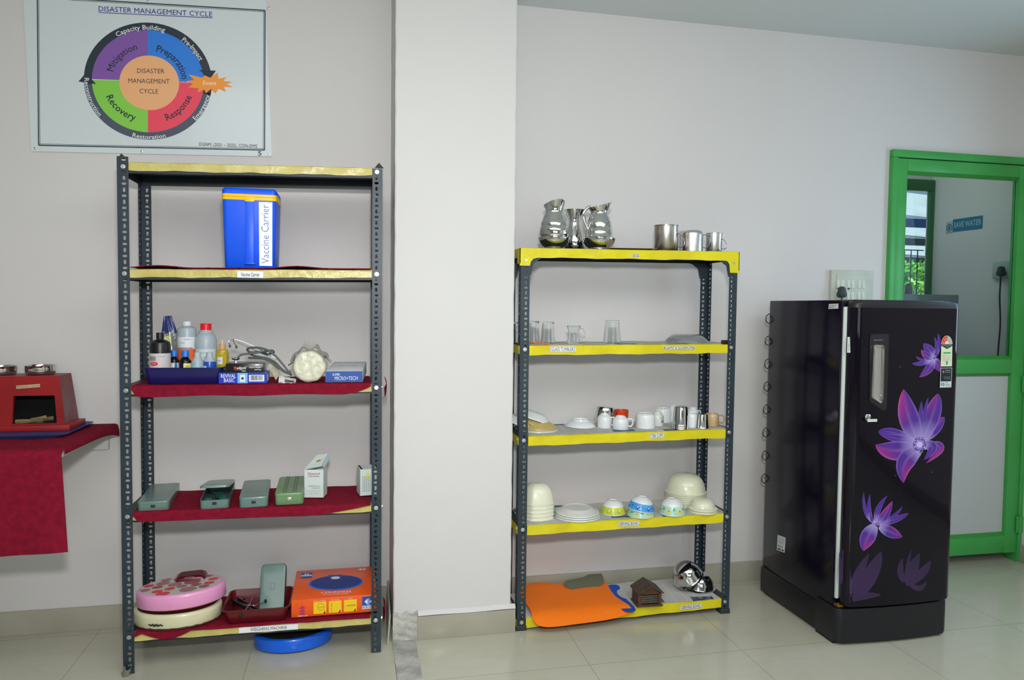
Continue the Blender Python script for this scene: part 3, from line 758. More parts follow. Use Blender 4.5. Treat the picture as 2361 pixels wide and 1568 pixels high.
b = MB(); y_ = -(d1/2+.0035); b.box((ca.x-.002, y_-.004, zt1-.006), (cb.x+.002, y_+.006, zt1+.012), bev=.001); b.build('latch', mat('carrier_yellow', '#f2c408', .4), vc)
s0, s1 = cfront(597, 466), cfront(627, 613)
b = MB()
def sy(z): return -(d0/2+(d1-d0)/2*z/zt1)-.0006
b.add([(s0.x-.0, sy(s1.z), s1.z), (s1.x, sy(s1.z), s1.z), (s1.x+.002, sy(s0.z), s0.z), (s0.x, sy(s0.z), s0.z), (s0.x, sy(s1.z)+.0005, s1.z), (s1.x, sy(s1.z)+.0005, s1.z), (s1.x+.002, sy(s0.z)+.0005, s0.z), (s0.x, sy(s0.z)+.0005, s0.z)], [(0, 1, 2, 3), (4, 7, 6, 5), (0, 4, 5, 1), (1, 5, 6, 2), (2, 6, 7, 3), (3, 7, 4, 0)])
up = Vector((0, sy(s0.z)-sy(s1.z), s0.z-s1.z)).normalized()
b.text('Vaccine Carrier', .040, ((s0.x+s1.x)/2-.0, sy((s0.z+s1.z)/2)-.0008, (s0.z+s1.z)/2), up, (-1, 0, 0), 1, w=(s0.z-s1.z)*.93, off=.0)
b.build('silver_sticker', [mat('silver_foil', (.62, .64, .65), .30, metal=.9, bump=.12, bscale=60), mat('sticker_blue', '#12519e', .4)], vc)

# ---- bottle shelf (index 2)
Z3 = sz(1, 2, -.4)+CL
def bw(x0, x1, y): c = onY((x0+x1)/2, 800, y); return c.x, (x1-x0)/2*mpp(Vector((c.x, y, 1.1)))
def zpx(px, py, y): return onY(px, py, y).z
tl, tr = onY(328, 880, -.425).x, onY(513, 880, -.425).x
tw_ = tr-tl; th_ = zpx(420, 848, -.43)-Z3; td = .215
TM = mat('navy_plastic', '#1d1a5c', .3, noise=.1, nscale=6)
def deep_tray(w, d, h, t=.0022, fl=.012, r=.02):
    b = MB()
    b.loft([rr3(w-2*fl-.004, d-2*fl-.004, r, 0), rr3(w-2*fl, d-2*fl, r, .002), rr3(w-.004, d-.004, r, h-.004), rr3(w+.006, d+.006, r+.004, h-.003), rr3(w+.006, d+.006, r+.004, h), rr3(w-.006, d-.006, r, h), rr3(w-2*fl-.005, d-2*fl-.005, r-.003, t)], 0, True)
    return b
single('tray', deep_tray(tw_, td, th_), TM, 'navy blue plastic tray holding the bottles', 'tray', ((tl+tr)/2, -.425+td/2, Z3))
ZB = Z3+.0028
def bottle(x0, x1, ytop, y, prof, body_m, cap=None, cap_m=None, neck_t=None, label=None, lab_m=None, txt=(), name='bottle', lab='', cat='bottle', n=32, liquid=None, liq_m=None):
    x, r = bw(x0, x1, y); zt = zpx((x0+x1)/2, ytop, y)-ZB
    R = thing(name, lab, cat, (x, y, ZB))
    b = MB(); b.lathe([(a*r, c*zt) for a, c in prof], n=n); b.build('bottle_body', body_m, R)
    if cap:
        b = MB(); pr = [(0, cap[1]*zt)]+[(cap[0]*r, cap[1]*zt), (cap[0]*r, (cap[2]-.01)*zt), (cap[0]*r*.93, cap[2]*zt), (0, cap[2]*zt)]
        b.lathe(pr, n=28, ring=lambda p, a, rr, z: Vector((p.x*(1+.02*math.cos(a*14)), p.y*(1+.02*math.cos(a*14)), p.z)))
        b.build('bottle_cap', cap_m, R)
    if label:
        b = MB(); ra = r*1.012; z0, z1, a0, a1 = label[0]*zt, label[1]*zt, label[2], label[3]
        b.sheet(lambda u, v: (ra*math.cos(math.radians(a0+(a1-a0)*u)), ra*math.sin(math.radians(a0+(a1-a0)*u)), z0+(z1-z0)*v), 20, 1, .0006)
        def wrap(body, size, deg, zf, m, w, bold=.02):
            vs, fs = textmesh(body, bold); wd = max(v[0] for v in vs)-min(v[0] for v in vs)
            rb = ra+.0016
            b.add([(rb*math.cos(math.radians(deg)+v[0]/wd*w/rb), rb*math.sin(math.radians(deg)+v[0]/wd*w/rb), z0+(z1-z0)*zf+v[1]*size) for v in vs], fs, m)
        def patch(d0, d1, f0, f1, m, e=.0005, oval=False):
            rb = ra+.0007+(e-.0005)*3
            if oval:
                vs = []
                for i in range(17):
                    c_ = -1+2*i/16; q_ = math.sqrt(max(0, 1-c_*c_)); aa = math.radians((d0+d1)/2+(d1-d0)/2*c_)
                    for s_ in (-1, 1): vs.append((rb*math.cos(aa), rb*math.sin(aa), z0+(z1-z0)*((f0+f1)/2+s_*(f1-f0)/2*q_)))
                b.add(vs, [(2*i, 2*i+2, 2*i+3, 2*i+1) for i in range(16)], m)
            else:
                vs = []
                for i in range(21):
                    aa = math.radians(d0+(d1-d0)*i/20); vs += [(rb*math.cos(aa), rb*math.sin(aa), z0+(z1-z0)*f0), (rb*math.cos(aa), rb*math.sin(aa), z0+(z1-z0)*f1)]
                b.add(vs, [(2*i, 2*i+2, 2*i+3, 2*i+1) for i in range(20)], m)
        for t in txt:
            if t[0] == 'p': patch(*t[1:])
            else: wrap(*t[1:])
        b.build('bottle_label', lab_m, R)
    if liquid:
        b = MB(); b.lathe([(0, .01*zt)]+[(a*r*.94, max(c*zt, .012*zt)) for a, c in prof if 0 < a and c < liquid]+[(.90*r, liquid*zt), (0, liquid*zt)], n=n); b.build('liquid', liq_m, R)
    return R
HDPE = mat('milky_plastic', '#b9c6d0', .35, trans=.25)
LW = mat('label_white', '#dadfe2', .5); LRED = mat('label_red', '#d01c2a', .5); LOR = mat('label_orange', '#ee6518', .5); LYE = mat('label_yellow', '#e6dc1a', .5); LBL = mat('label_blue', '#1f6fc4', .5); LGR = mat('label_grey', '#8d9196', .5); LCY = mat('label_cyan', '#7fd6dc', .5); LGN = mat('label_green', '#1f9a5c', .5)
bottle(346, 392, 767, -.335, [(0, 0), (.94, 0), (1, .03), (1, .74), (.93, .80), (.6, .845), (.33, .86), (.33, .88)], mat('black_hdpe', '#17171a', .35), (.35, .875, 1.0), BLACKP, label=(.20, .585, -165, -5), lab_m=[mat('label_offwhite', '#cfc9c9', .55), LRED, LW, LGR],
       txt=(('p', -135, -88, .36, .56, 1, .0006, True), ('t', 'HITECH', .0075, -112, .46, 2, .019), ('p', -140, -100, .62, .85, 3), ('t', 'POVIDONE', .006, -70, .85, 3, .022), ('t', 'IODINE 10%', .005, -60, .25, 3, .02)), lab='large black bottle with a white and red label, front left in the tray', name='antiseptic_bottle')
bottle(411, 452, 741, -.26, [(0, 0), (.95, 0), (1, .02), (1, .84), (.93, .885), (.5, .92), (.42, .925), (.42, .94)], HDPE, (.46, .925, 1.0), mat('white_cap', '#cfdadd', .4), label=(.2, .735, -170, 0), lab_m=[LW, LOR, LGR, LBL, LYE],
       txt=(('p', -165, -30, -.0, .62, 1), ('p', -165, -45, .62, .67, 2), ('t', 'schulke +', .007, -75, .93, 3, .024), ('t', 'microshield', .006, -112, .82, 2, .026), ('t', 'PVP-S', .006, -130, .73, 2, .013), ('t', '500 ml', .006, -60, .3, 4, .013)), lab='tall milky bottle with a white cap and orange label', name='antiseptic_bottle')
bottle(451, 499, 746, -.27, [(0, 0), (.95, 0), (1, .02), (1, .66), (.97, .72), (.85, .79), (.72, .82), (.66, .83), (.68, .85), (.68, .865), (.56, .87), (.55, .885)], HDPE, (.5, .88, 1.0), mat('red_cap', '#e0121c', .35), label=(.2, .55, -160, -20), lab_m=[mat('label_pale', '#c6d4d6', .5), LGN, LGR, INK],
       txt=(('p', -150, -60, .0, .22, 1), ('t', "NORMAL SALINE", .006, -85, .82, 2, .03), ('t', 'I.P. 0.9%', .007, -75, .6, 3, .024), ('p', -158, -148, .86, .98, 2)), lab='wide milky bottle with a bright red screw cap', name='saline_bottle')
bottle(498, 527, 782, -.29, [(0, 0), (.93, 0), (1, .03), (1, .60), (.97, .66), (.9, .68), (.9, .74), (.52, .75), (.5, .76)], mat('amber_plastic', '#c9b428', .35, trans=.2), (.52, .75, .88), mat('peach_cap', '#d29a68', .4), label=(.39, .57, -130, -80), lab_m=[LW, INKB], txt=(('t', 'Savlon', .007, -105, .5, 1, .012),), lab='yellow squeeze bottle with a small nozzle, right end of the tray', name='dropper_bottle', n=8)
for o_ in [o for o in COL.objects if o.get('label', '').startswith('yellow squeeze')]:
    h_ = zpx(512, 782, -.29)-ZB; b = MB(); b.lathe([(0, .87*h_), (.004, .87*h_), (.0032, .99*h_), (0, h_)], n=12); b.build('nozzle', mat('nozzle_cream', '#d8cfa4', .4), o_)
DK = mat('amber_glass_dark', '#120d0c', .15); BC = mat('blue_cap', '#1675d8', .35)
pb = [(0, 0), (.93, 0), (1, .04), (1, .60), (.9, .68), (.62, .75), (.45, .78), (.45, .84)]
bottle(390, 413, 808, -.315, pb, DK, (.6, .80, 1.0), BC, label=(.38, .60, -160, -20), lab_m=[LW, LRED, LBL], txt=(('t', 'SC', .012, -110, .72, 1, .013), ('p', -75, -50, .2, .98, 2), ('t', 'DENATURED', .005, -95, .30, 2, .02)), lab='small dark bottle with a blue cap, just right of the large black bottle', name='medicine_bottle')
bottle(413, 441, 808, -.36, pb, DK, (.62, .80, 1.0), BC, label=(.36, .60, -95, 0), lab_m=[LW, LYE, INK], txt=(('p', -85, -38, .0, .86, 1), ('t', 'SPIRIT', .005, -62, .6, 2, .012)), lab='small dark bottle with blue cap and yellow label, before the tall milky bottle', name='medicine_bottle')
ps = [(0, 0), (.93, 0), (1, .04), (1, .60), (.92, .70), (.64, .80), (.5, .85), (.5, .97), (.44, 1.0), (0, 1.0)]
bottle(441, 469, 812, -.372, ps, HDPE, label=(.36, .54, -120, -50), lab_m=[LCY, INKB], txt=(('t', 'Eye drops', .005, -85, .5, 1, .015),), lab='small frosted bottle with a cyan label, in front of the red-capped bottle', name='dropper_bottle')
bottle(468, 498, 812, -.362, ps, HDPE, label=(.36, .54, -150, -105), lab_m=[LW, INK], txt=(('t', 'Gentian', .005, -125, .6, 1, .012),), lab='small frosted bottle half full of blue liquid', name='dropper_bottle')
for o_ in [o for o in COL.objects if o.get('label', '').startswith('small frosted bottle half')]:
    x, r = bw(468, 498, -.362); zt = zpx(483, 812, -.362)-ZB; b = MB(); b.lathe([(0, .002), (.95*r, .002), (1.006*r, .05*zt), (1.006*r, .60*zt), (.93*r, .69*zt), (0, .69*zt)], n=32); b.build('liquid', mat('blue_liquid', '#1c4fae', .25), o_)
# foil packet
y = -.215; PTS = [(366, 842), (364, 800), (368, 765), (378, 727), (394, 727), (408, 756), (411, 800), (411, 842)]
b = MB(); c = onY(388, 842, y); c.z = ZB
lft = [onY(x, y_, y) for x, y_ in ((368, 842), (364, 800), (371, 768), (378, 729))]; rgt = [onY(x, y_, y) for x, y_ in ((412, 842), (412, 800), (408, 757), (395, 728))]
def interp(L, t):
    t = t*(len(L)-1); i = min(int(t), len(L)-2); return L[i].lerp(L[i+1], t-i)
zb_ = ZB+.001
def pk(s):
    def fn(u, v):
        p = interp(lft, v).lerp(interp(rgt, v), u); zz_ = zb_+(p.z-lft[0].z)*(lft[-1].z-zb_)/(lft[-1].z-lft[0].z)
        bulge = math.sin(u*PI)*(1-v**1.5)*.024+.0015
        return (p.x-c.x, s*bulge+.0025*math.sin(u*17+v*11)*math.sin(u*PI), zz_-c.z)
    return fn
b.sheet(pk(-1), 16, 20, .0008); b.sheet(pk(1), 16, 20, .0008)
for k, (f, m_, s_) in enumerate(b.f):
    zz_ = sum(b.v[i].z for i in f)/len(f)/(lft[-1].z-zb_)
    mi = 1 if zz_ > .74 else (2 if .52 < zz_ < .68 and sum(b.v[i].x for i in f)/len(f) > -.016 and sum(b.v[i].x for i in f)/len(f) < .014 else 0)
    b.f[k] = (f, mi, s_)
single('foil_packet', b, [mat('silver_packet', '#9a9d95', .25, metal=.4, bump=.8, bscale=50), mat('navy_print', '#23306e', .3), mat('packet_lime', '#c9d18a', .3)], 'crumpled silver packet with a navy blue top, at the back of the tray', 'packet', tuple(c))

# ---- flat boxes: front-bottom-left / right pixels, front top y, depth
def flatbox(y0, l, r, top, z, depth, rz=0):
    A_, B2 = onY(*l, y0), onY(*r, y0); w = B2.x-A_.x; h = onY(l[0], top, y0).z-onY(l[0], l[1], y0).z
    return (A_.x+B2.x)/2, w, h
yb3 = -.427
x, w, h = flatbox(yb3, (504, 887), (615, 886), 862, Z3, .1)
rb = thing('surgical_box', 'flat royal blue box with a barcode, under the black box', 'box', (x, yb3+.05, Z3+.001))
NB = mat('royal_blue_card', '#1d2bb4', .35, coat=.2)
b = MB(); b.box((-w/2, -.05, 0), (w/2, .05, h), bev=.0012); b.build('carton', [mat('blue_card', '#2f62b8', .4)], rb)
b = MB(); q = -.0506
b.box((-w/2+.001, q, .001), (w/2-.001, q+.0006, h-.001), 0)
b.box((-w/2+w*.39, q-.0003, .001), (-w/2+w*.60, q, h-.001), 1); b.box((-w/2+w*.44, q-.0006, h*.15), (-w/2+w*.55, q-.0003, h*.82), 2)
b.box((-w/2+w*.47, q-.0008, h*.38), (-w/2+w*.52, q-.0006, h*.58), 3)
b.box((-w/2+w*.63, q-.0006, h*.18), (-w/2+w*.95, q-.0003, h*.80), 2)
random.seed(5); xx = -w/2+w*.67
while xx < -w/2+w*.91: d = random.choice((.0005, .001, .0016)); b.box((xx, q-.0008, h*.30), (xx+d, q-.0006, h*.75), 3); xx += d+random.choice((.0006, .0011))
b.text('REVIVAL', h*.5, (-w/2+w*.2, q, h*.70), XA, ZA, 2, w=w*.31, bold=.03); b.text('BASIC', h*.5, (-w/2+w*.22, q, h*.30), XA, ZA, 2, w=w*.22, bold=.03)
b.build('front_print', [NB, mat('sky_print', '#6fb2e8', .4), LW, INK], rb)
b = MB(); b.box((w/2, -.03, h*.15), (w/2+.0006, .01, h*.8)); b.build('side_label', LW, rb)
h1 = h
x2, w2, h2 = flatbox(yb3, (520.5, 860), (607.5, 859), 839, Z3, .1)
mg = thing('stethoscope_box', 'flat black box on top of the blue box', 'box', (x2, yb3+.055, Z3+.001+h1+.0006), rz=0)
b = MB(); b.box((-w2/2, -.055, 0), (w2/2, .05, h2), bev=.0012); b.build('carton', mat('black_card', '#141414', .3, coat=.3), mg)
b = MB(); q = -.0555; b.box((-w2*.285, q-.0003, h2*.42), (-w2*.22, q, h2*.66), 1)
b.text('edigold', h2*.42, (-w2*.09, q, h2*.52), XA, ZA, 0, w=w2*.25, bold=.03, shear=.2); b.box((-w2*.29, q-.0003, h2*.30), (w2*.03, q, h2*.33), 2)
b.text('Regular', h2*.2, (-w2*.02, q, h2*.18), XA, ZA, 0, w=w2*.11, bold=.01)
b.text('Classic II Regular', h2*.25, (w2*.28, q, h2*.58), XA, ZA, 0, w=w2*.32, bold=.02); b.text('Stethoscope', h2*.2, (w2*.35, q, h2*.32), XA, ZA, 0, w=w2*.18, bold=.02)
b.build('carton_print', [LW, LRED, mat('gold_print', '#b88a2c', .4)], mg)
b = MB(); b.box((w2*.0, -.02, h2), (w2*.3, .02, h2+.0005)); b.build('top_print', mat('dull_print', '#4a4742', .4), mg)
# micro+tech box
x, w, h = flatbox(yb3, (750, 880), (836, 878), 853.5, Z3, .12)
mt = thing('surgical_box', 'flat box with blue front and white top, right of the bandage roll', 'box', (x, yb3+.005, Z3+.001), rz=0)
b = MB(); dd = .16; sh_ = .028
b.hexa([(-w/2, 0, 0), (w/2, 0, 0), (w/2+sh_*.6, dd, .022), (-w/2+sh_, dd, .022), (-w/2, 0, h), (w/2, 0, h), (w/2+sh_*.6, dd, h+.024), (-w/2+sh_, dd, h+.024)], bev=.0012)
b.build('carton', mat('white_card', '#c4c9cc', .4), mt)
b = MB(); b.box((-w/2+.0005, -.0008, .0008), (w/2-.0005, 0, h-.001), 0)
b.text('SUPER', h*.28, (-w*.21, -.0009, h*.68), XA, ZA, 1, w=w*.2, bold=.02); b.text('MICRO+TECH', h*.48, (w*.06, -.0009, h*.34), XA, ZA, 1, w=w*.62, bold=.03)
b.build('front_print', [mat('cobalt_card', '#12489c', .35), LW], mt); b = MB()
b.text('NEXT - CHECK', .02, (sh_*.5, dd*.5, h+.0124), XA, Vector((0, dd, .024)), 0, w=w*.55)
b.build('top_print', LGR, mt)
# bandage roll in plastic
yr0 = -.425; cx, cz = onY(712.5, 843, yr0).x, onY(712.5, 843, yr0).z; r = 37.5*mpp(Vector((cx, yr0, cz))); cz = Z3+r+.001
br = thing('bandage_roll', 'thick cream bandage roll wrapped in clear crinkled plastic', 'bandage roll', (cx, yr0+.055, Z3))
GZ = mat('gauze', '#d8d8c0', .45, col2='#c6c6b0', nscale=40, bump=1.2, bscale=55, coat=.7)
def crk(p): 
    a = math.atan2(p.z-cz+Z3, p.x); k = 1+.025*math.sin(a*7+p.y*60)+.015*math.sin(a*13)
    return Vector((p.x*k, p.y, (p.z)))
b = MB(); M = Matrix.Translation((0, -.055, r)) @ Matrix.Rotation(-PI/2, 4, 'X')
b.lathe([(0, .002), (r*.15, .002), (r*.3, .002), (r*.45, .002), (r*.6, .002), (r*.75, .002), (r*.86, .003), (r*.94, .007), (r, .018), (r*.99, .05), (r*.98, .10), (r*.85, .115), (0, .118)], n=48, T=M, ring=lambda p, a, rr, z: Vector((p.x*(1+.018*math.sin(a*5+z*50)), p.y*(1+.018*math.sin(a*8)), p.z+.0022*math.sin(p.x*150+p.y*60)*math.sin(p.y*110-p.x*40))))
b.build('roll', GZ, br)
PL = mat('crinkled_plastic', '#c8c6c0', .2, trans=.5, bump=1.2, bscale=40, ior=1.2)
b = MB()
b.sheet(lambda u, v: ((r*1.12+.006*math.sin(u*19+v*7))*math.cos(math.radians(20+145*u)), -.045+.12*v, r+(r*1.10+.010*v+.007*math.sin(u*23))*math.sin(math.radians(20+145*u))), 40, 12, .0008)
b.sheet(lambda u, v: (-.030+.045*u+.01*v, .0-.01*u, 2*r+.002+.04*v*(1-.5*u)+.004*math.sin(u*9)), 8, 8, .0008)
b.sheet(lambda u, v: (.052+.030*u, -.02+.02*v, 1.55*r-.025*u+.012*v), 8, 6, .0008)
b.sheet(lambda u, v: (-.055-.028*u, -.0+.03*v, 1.35*r-.018*u-.006*v), 8, 6, .0008)
b.build('plastic_wrap', PL, br)
# paper tag and pouch beside the roll
c = onY(638, 876, -.41); b = MB()
pq = [onY(*p, -.41)-Vector((c.x, -.41, Z3)) for p in ((619, 842), (632, 830), (645, 862), (636, 877))]
for p in pq: p.z = max(p.z, .001)
pq[0].y += .0; pq[1].y += .02; pq[2].y += .02
b.add(pq+[p+Vector((.0, .0012, .0004)) for p in pq], [(0, 3, 2, 1), (4, 5, 6, 7), (0, 1, 5, 4), (1, 2, 6, 5), (2, 3, 7, 6), (3, 0, 4, 7)])
single('paper_tag', b, mat('cream_paper', '#b8b69c', .6, col2='#a6a48c', nscale=40), 'cream paper strap leaning between the blue box and the bandage roll', 'tag', (c.x, -.41, Z3))
c = onY(664, 878, -.43); pc = thing('gauze_pouch', 'small white crumpled pouch with a black label, at the foot of the bandage roll', 'pouch', (c.x, -.418, Z3+.001))
b = MB(); b.sheet(lambda u, v: (-.034+.062*u, -.012+.03*v, .002+.024*math.sin(min(1, v*1.3)*PI*.6)*(1-.65*u)+.003*math.sin(u*15+v*8)), 16, 10, .002); b.sheet(lambda u, v: (-.034+.062*u, -.012+.03*v, .001), 4, 4, .001)
b.build('pouch', mat('pouch_white', '#cdc8c8', .5, bump=.8, bscale=80), pc)
b = MB(); b.hexa([(-.012, -.0132, .004), (.022, -.0132, .003), (.022, -.0122, .003), (-.012, -.0122, .004), (-.012, -.010, .015), (.022, -.010, .009), (.022, -.009, .009), (-.012, -.009, .015)]); b.build('pouch_label', BLACKP, pc)
# stethoscope over the boxes
sto = thing('stethoscope', 'grey stethoscope with chrome ear tubes, draped over the black box', 'stethoscope', tuple(onY(600, 838, -.37)))
RB = mat('grey_rubber', '#4e5654', .45)
ztopb = Z3+.0016+h1+h2
def Sx(pts, y0, y1, zmin=0): 
    n = len(pts)
    out = []
    for i, p in enumerate(pts):
        q = onY(*p, y0+(y1-y0)*i/(n-1)); out.append(q)
    return out
b = MB(); b.tube(Sx([(548, 823), (560, 817), (580, 815), (606, 811), (627, 808), (631, 813), (620, 816)], -.40, -.36), .0038, smooth=6)
b.tube(Sx([(618, 818), (600, 812), (578, 812), (570, 806), (577, 802), (597, 802), (618, 808), (636, 822), (652, 840), (672, 866)], -.36, -.405), .0042, smooth=6)
b.tube(Sx([(572, 809), (580, 818), (598, 823), (618, 827), (636, 837), (652, 853), (672, 864)], -.37, -.42), .0042, smooth=6)
b.tube(Sx([(573, 825), (590, 825.5), (608, 827), (624, 834), (640, 846), (655, 857), (670, 863)], -.385, -.425), .0042, smooth=6)
b.build('rubber_tube', RB, sto, True)
b = MB(); b.tube(Sx([(531, 797), (527, 789), (532, 785), (542, 787), (565, 797), (596, 811), (620, 822)], -.38, -.36), .0016, smooth=6)
b.tube(Sx([(545, 798), (539, 789), (538, 784), (542, 783), (565, 790), (600, 806), (624, 820), (640, 828)], -.40, -.37), .0016, smooth=6); b.tube(Sx([(669, 852), (673, 858)], -.42, -.42), .005)
b.build('ear_tube', CHROME, sto, True)
for (x_, y_, yy_) in ((530, 798, -.38), (545, 800, -.40)):
    b = MB(); c_ = onY(x_, y_, yy_); b.ball(c_, .0058, n=14, sc=(.8, .8, 1.1)); b.build('ear_tip', RB, sto, True)
b = MB(); c_ = onY(543.5, 829, -.40); b.lathe([(0, 0), (.007, 0), (.0065, .003), (.006, .010), (.013, .013), (.0155, .016), (.0155, .019), (.012, .0205), (0, .0205)], (c_.x, c_.y, ztopb+.0006), n=28); b.build('chest_piece', CHROME, sto, True)

# ---- kit boxes (index 3)
Z4 = sz(1, 3, -.4)+CL
KG = mat('kit_green_grey', '#66827c', .32, col2='#5d7670', nscale=10, bump=.1, coat=.2); KG2 = mat('kit_olive_green', '#6f9468', .35, col2='#64885c', nscale=10, bump=.1); LATCH = mat('latch_dark', '#20282a', .4)
def kit(fl, fr, ft, rl, rr, label, m, open_=False, ridges=False, group='instrument kit boxes on the middle shelf'):
    A_, B2 = onZ(*fl, Z4), onZ(*fr, Z4); w = (B2-A_).length
    h = onY((fl[0]+fr[0])/2, ft, (A_.y+B2.y)/2).z-Z4
    C1, D1 = onZ(*rl, Z4+h), onZ(*rr, Z4+h); mf = (A_+B2)/2; mr = (C1+D1)/2; dv = Vector((mr.x-mf.x, mr.y-mf.y)); d = min(dv.length, .285)
    if mf.y+d > -.142: d = -.142-mf.y
    rz = math.atan2(dv.y, dv.x)-PI/2
    R = thing('kit_box', label, 'box', (mf.x, mf.y, Z4), rz, group)
    hb = h*.80
    b = MB(); b.loft([rr3(w-.004, d-.004, .012, 0, cy=d/2), rr3(w, d, .014, .003, cy=d/2), rr3(w, d, .014, hb, cy=d/2), rr3(w-.003, d-.003, .012, hb, cy=d/2), rr3(w-.003, d-.003, .012, .003, cy=d/2)], 0, True); b.build('box_base', m, R)
    b = MB()
    if open_:
        T = Matrix.Translation((0, d, hb)) @ Matrix.Rotation(math.radians(-9), 4, 'X') @ Matrix.Translation((0, -d, -hb)) @ Matrix.Translation((0, 0, .002))
    else: T = Matrix.Identity(4)
    b.loft([rr3(w+.002, d+.002, .015, hb-.001, cy=d/2), rr3(w+.002, d+.002, .015, h-.004, cy=d/2), rr3(w-.001, d-.001, .014, h-.0005, cy=d/2), rr3(w-.012, d-.012, .012, h, cy=d/2), rr3(w-.02, d-.02, .01, h+.0012, cy=d/2)], 0, True, T=T)
    if ridges:
        for k in (-.17, .17):
            b.box((w*k-.006, .012, h+.0005), (w*k-.003, d-.012, h+.003), 1); b.box((w*k+.003, .012, h+.0005), (w*k+.006, d-.012, h+.003), 1)
    b.build('box_lid', [m, mat('olive_ridge', '#4c6644', .5)], R)
    b = MB(); b.box((-.0075, -.0022, hb*.48), (.0075, .001, hb*.80), 0, bev=.0008)
    if ridges: b.box((-.006, -.003, hb*.60), (.006, -.0015, hb*.68), 1)
    b.build('latch', [LATCH if not ridges else BOLT, BOLT], R)
    if open_:
        b = MB(); random.seed(2)
        for k in range(7):
            b.ball((random.uniform(-.3, .3)*w, .02+.02*random.random()+.02*k, hb*.75), .013, n=10, sc=(1.3, 1, .7))
        b.build('contents', mat('teal_cloth', '#1d5a4c', .8), R)
    return R
kit((320, 1178), (386, 1179), 1156, (362, 1101), (421, 1101), 'longest grey-green kit box, leftmost in the row', KG)
kit((462, 1174), (527, 1173), 1148, (487, 1099), (544, 1098), 'grey-green kit box with its lid ajar', KG, open_=True)
kit((553, 1170), (617, 1170), 1146, (565, 1096), (627, 1095), 'closed grey-green kit box between the ajar one and the olive one', KG)
kit((635, 1164), (699, 1164), 1137, (651, 1087), (704, 1087), 'olive green kit box with two ridges along its lid', KG2, ridges=True)
# cartons
def carton(label, x0, x1, yb_, yt_, y0, dep, txt, rz=0):
    A_, B2 = onY(x0, yb_, y0), onY(x1, yb_, y0); w = B2.x-A_.x; h = onY(x0, yt_, y0).z-Z4-.001
    R = thing('carton', label, 'box', ((A_.x+B2.x)/2, y0+dep/2, Z4+.001), rz, 'white test kit cartons')
    b = MB(); t = .0012
    b.box((-w/2, -dep/2, 0), (w/2, -dep/2+t, h)); b.box((-w/2, dep/2-t, 0), (w/2, dep/2, h)); b.box((-w/2, -dep/2, 0), (-w/2+t, dep/2, h)); b.box((w/2-t, -dep/2, 0), (w/2, dep/2, h)); b.box((-w/2, -dep/2, 0), (w/2, dep/2, t))
    b.build('carton_body', mat('mint_white_card', '#cfdcd8', .45), R)
    b = MB(); q = -dep/2-.0002
    for (s, size, u, v, m, ww) in txt: b.text(s, size, (w*u, q, h*v), XA, ZA, m, w=ww*w, bold=.02)
    b.build('carton_print', [LRED, INKB, LGR, mat('aqua_print', '#8fb8b8', .5)], R)
    return R, w, h
y0c = onZ(728, 1148, Z4).y
cr, w, h = carton('white carton with red lettering and raised lid flap, beside the olive kit box', 704, 750, 1148, 1084, y0c, .065, (('Diamond', .013, 0, .86, 0, .6), ('Dial Deluxe', .008, 0, .77, 1, .55), ('1 Stethoscope with case', .005, 0, .42, 1, .6), ('1 Spare bulb', .005, .1, .35, 1, .4), ('MANUFACTURED BY INDUSTRIAL', .004, .0, .24, 2, .7), ('MADE IN INDIA', .004, 0, .15, 2, .55)), rz=math.radians(-10))
b = MB(); p = [Vector((-w/2, -.0325, h+.001)), Vector((w/2, -.0325, h+.017)), Vector((w/2+.010, .036, h+.052)), Vector((-w*.05, .036, h+.045))]
n_ = (p[1]-p[0]).cross(p[3]-p[0]).normalized()*.0015
b.add([q-n_ for q in p]+p, [(0, 3, 2, 1), (4, 5, 6, 7), (0, 1, 5, 4), (1, 2, 6, 5), (2, 3, 7, 6), (3, 0, 4, 7)], 0)
s1_ = [p[1], p[2], p[2]-ZA*.022, p[1]-ZA*.012]; b.add([q for q in s1_]+[q+XA*.001 for q in s1_], [(0, 3, 2, 1), (4, 5, 6, 7), (0, 1, 5, 4), (1, 2, 6, 5), (2, 3, 7, 6), (3, 0, 4, 7)], 0)
k = [p[1].lerp(p[0], .12), p[1].lerp(p[0], .02), p[2].lerp(p[3], .02), p[2].lerp(p[3], .12)]; b.poly([q+n_*.3 for q in k], 1)
cc_ = (p[0]+p[1]+p[2]+p[3])/4+n_*.3; e1 = (p[2]-p[1]).normalized(); e2 = (p[1]-p[0]).normalized(); b.poly([cc_+e1*.006*math.cos(a)+e2*.01*math.sin(a) for a in [i*PI/8 for i in range(16)]], 2)
b.build('lid_flap', [mat('mint_white_card', '#cfdcd8', .45), mat('aqua_print', '#8fb8b8', .5), mat('gold_print', '#b88a2c', .4)], cr)
cr2, w, h = carton('white test carton half hidden behind the right post', 826, 866, 1148, 1083, y0c, .08, (), rz=math.radians(9))
b = MB(); b.box((-w/2, -.04, h), (w/2, .04, h+.0012), 0); b.box((-w/2+.004, -.04, h+.0013), (-w/2+.012, .04, h+.0016), 1); b.box((-.008, -.0407, h*.62), (.0, -.04, h*.86), 2)
random.seed(4)
for k in range(5): b.text('SPHYGMOMANOMETER BP', .005, (-w*.32+k*.007, -.0401, h*.45), ZA, -XA, 1, w=h*.6, bold=.03)
b.build('lid', [mat('mint_white_card', '#cfdcd8', .45), INK, LYE], cr2)

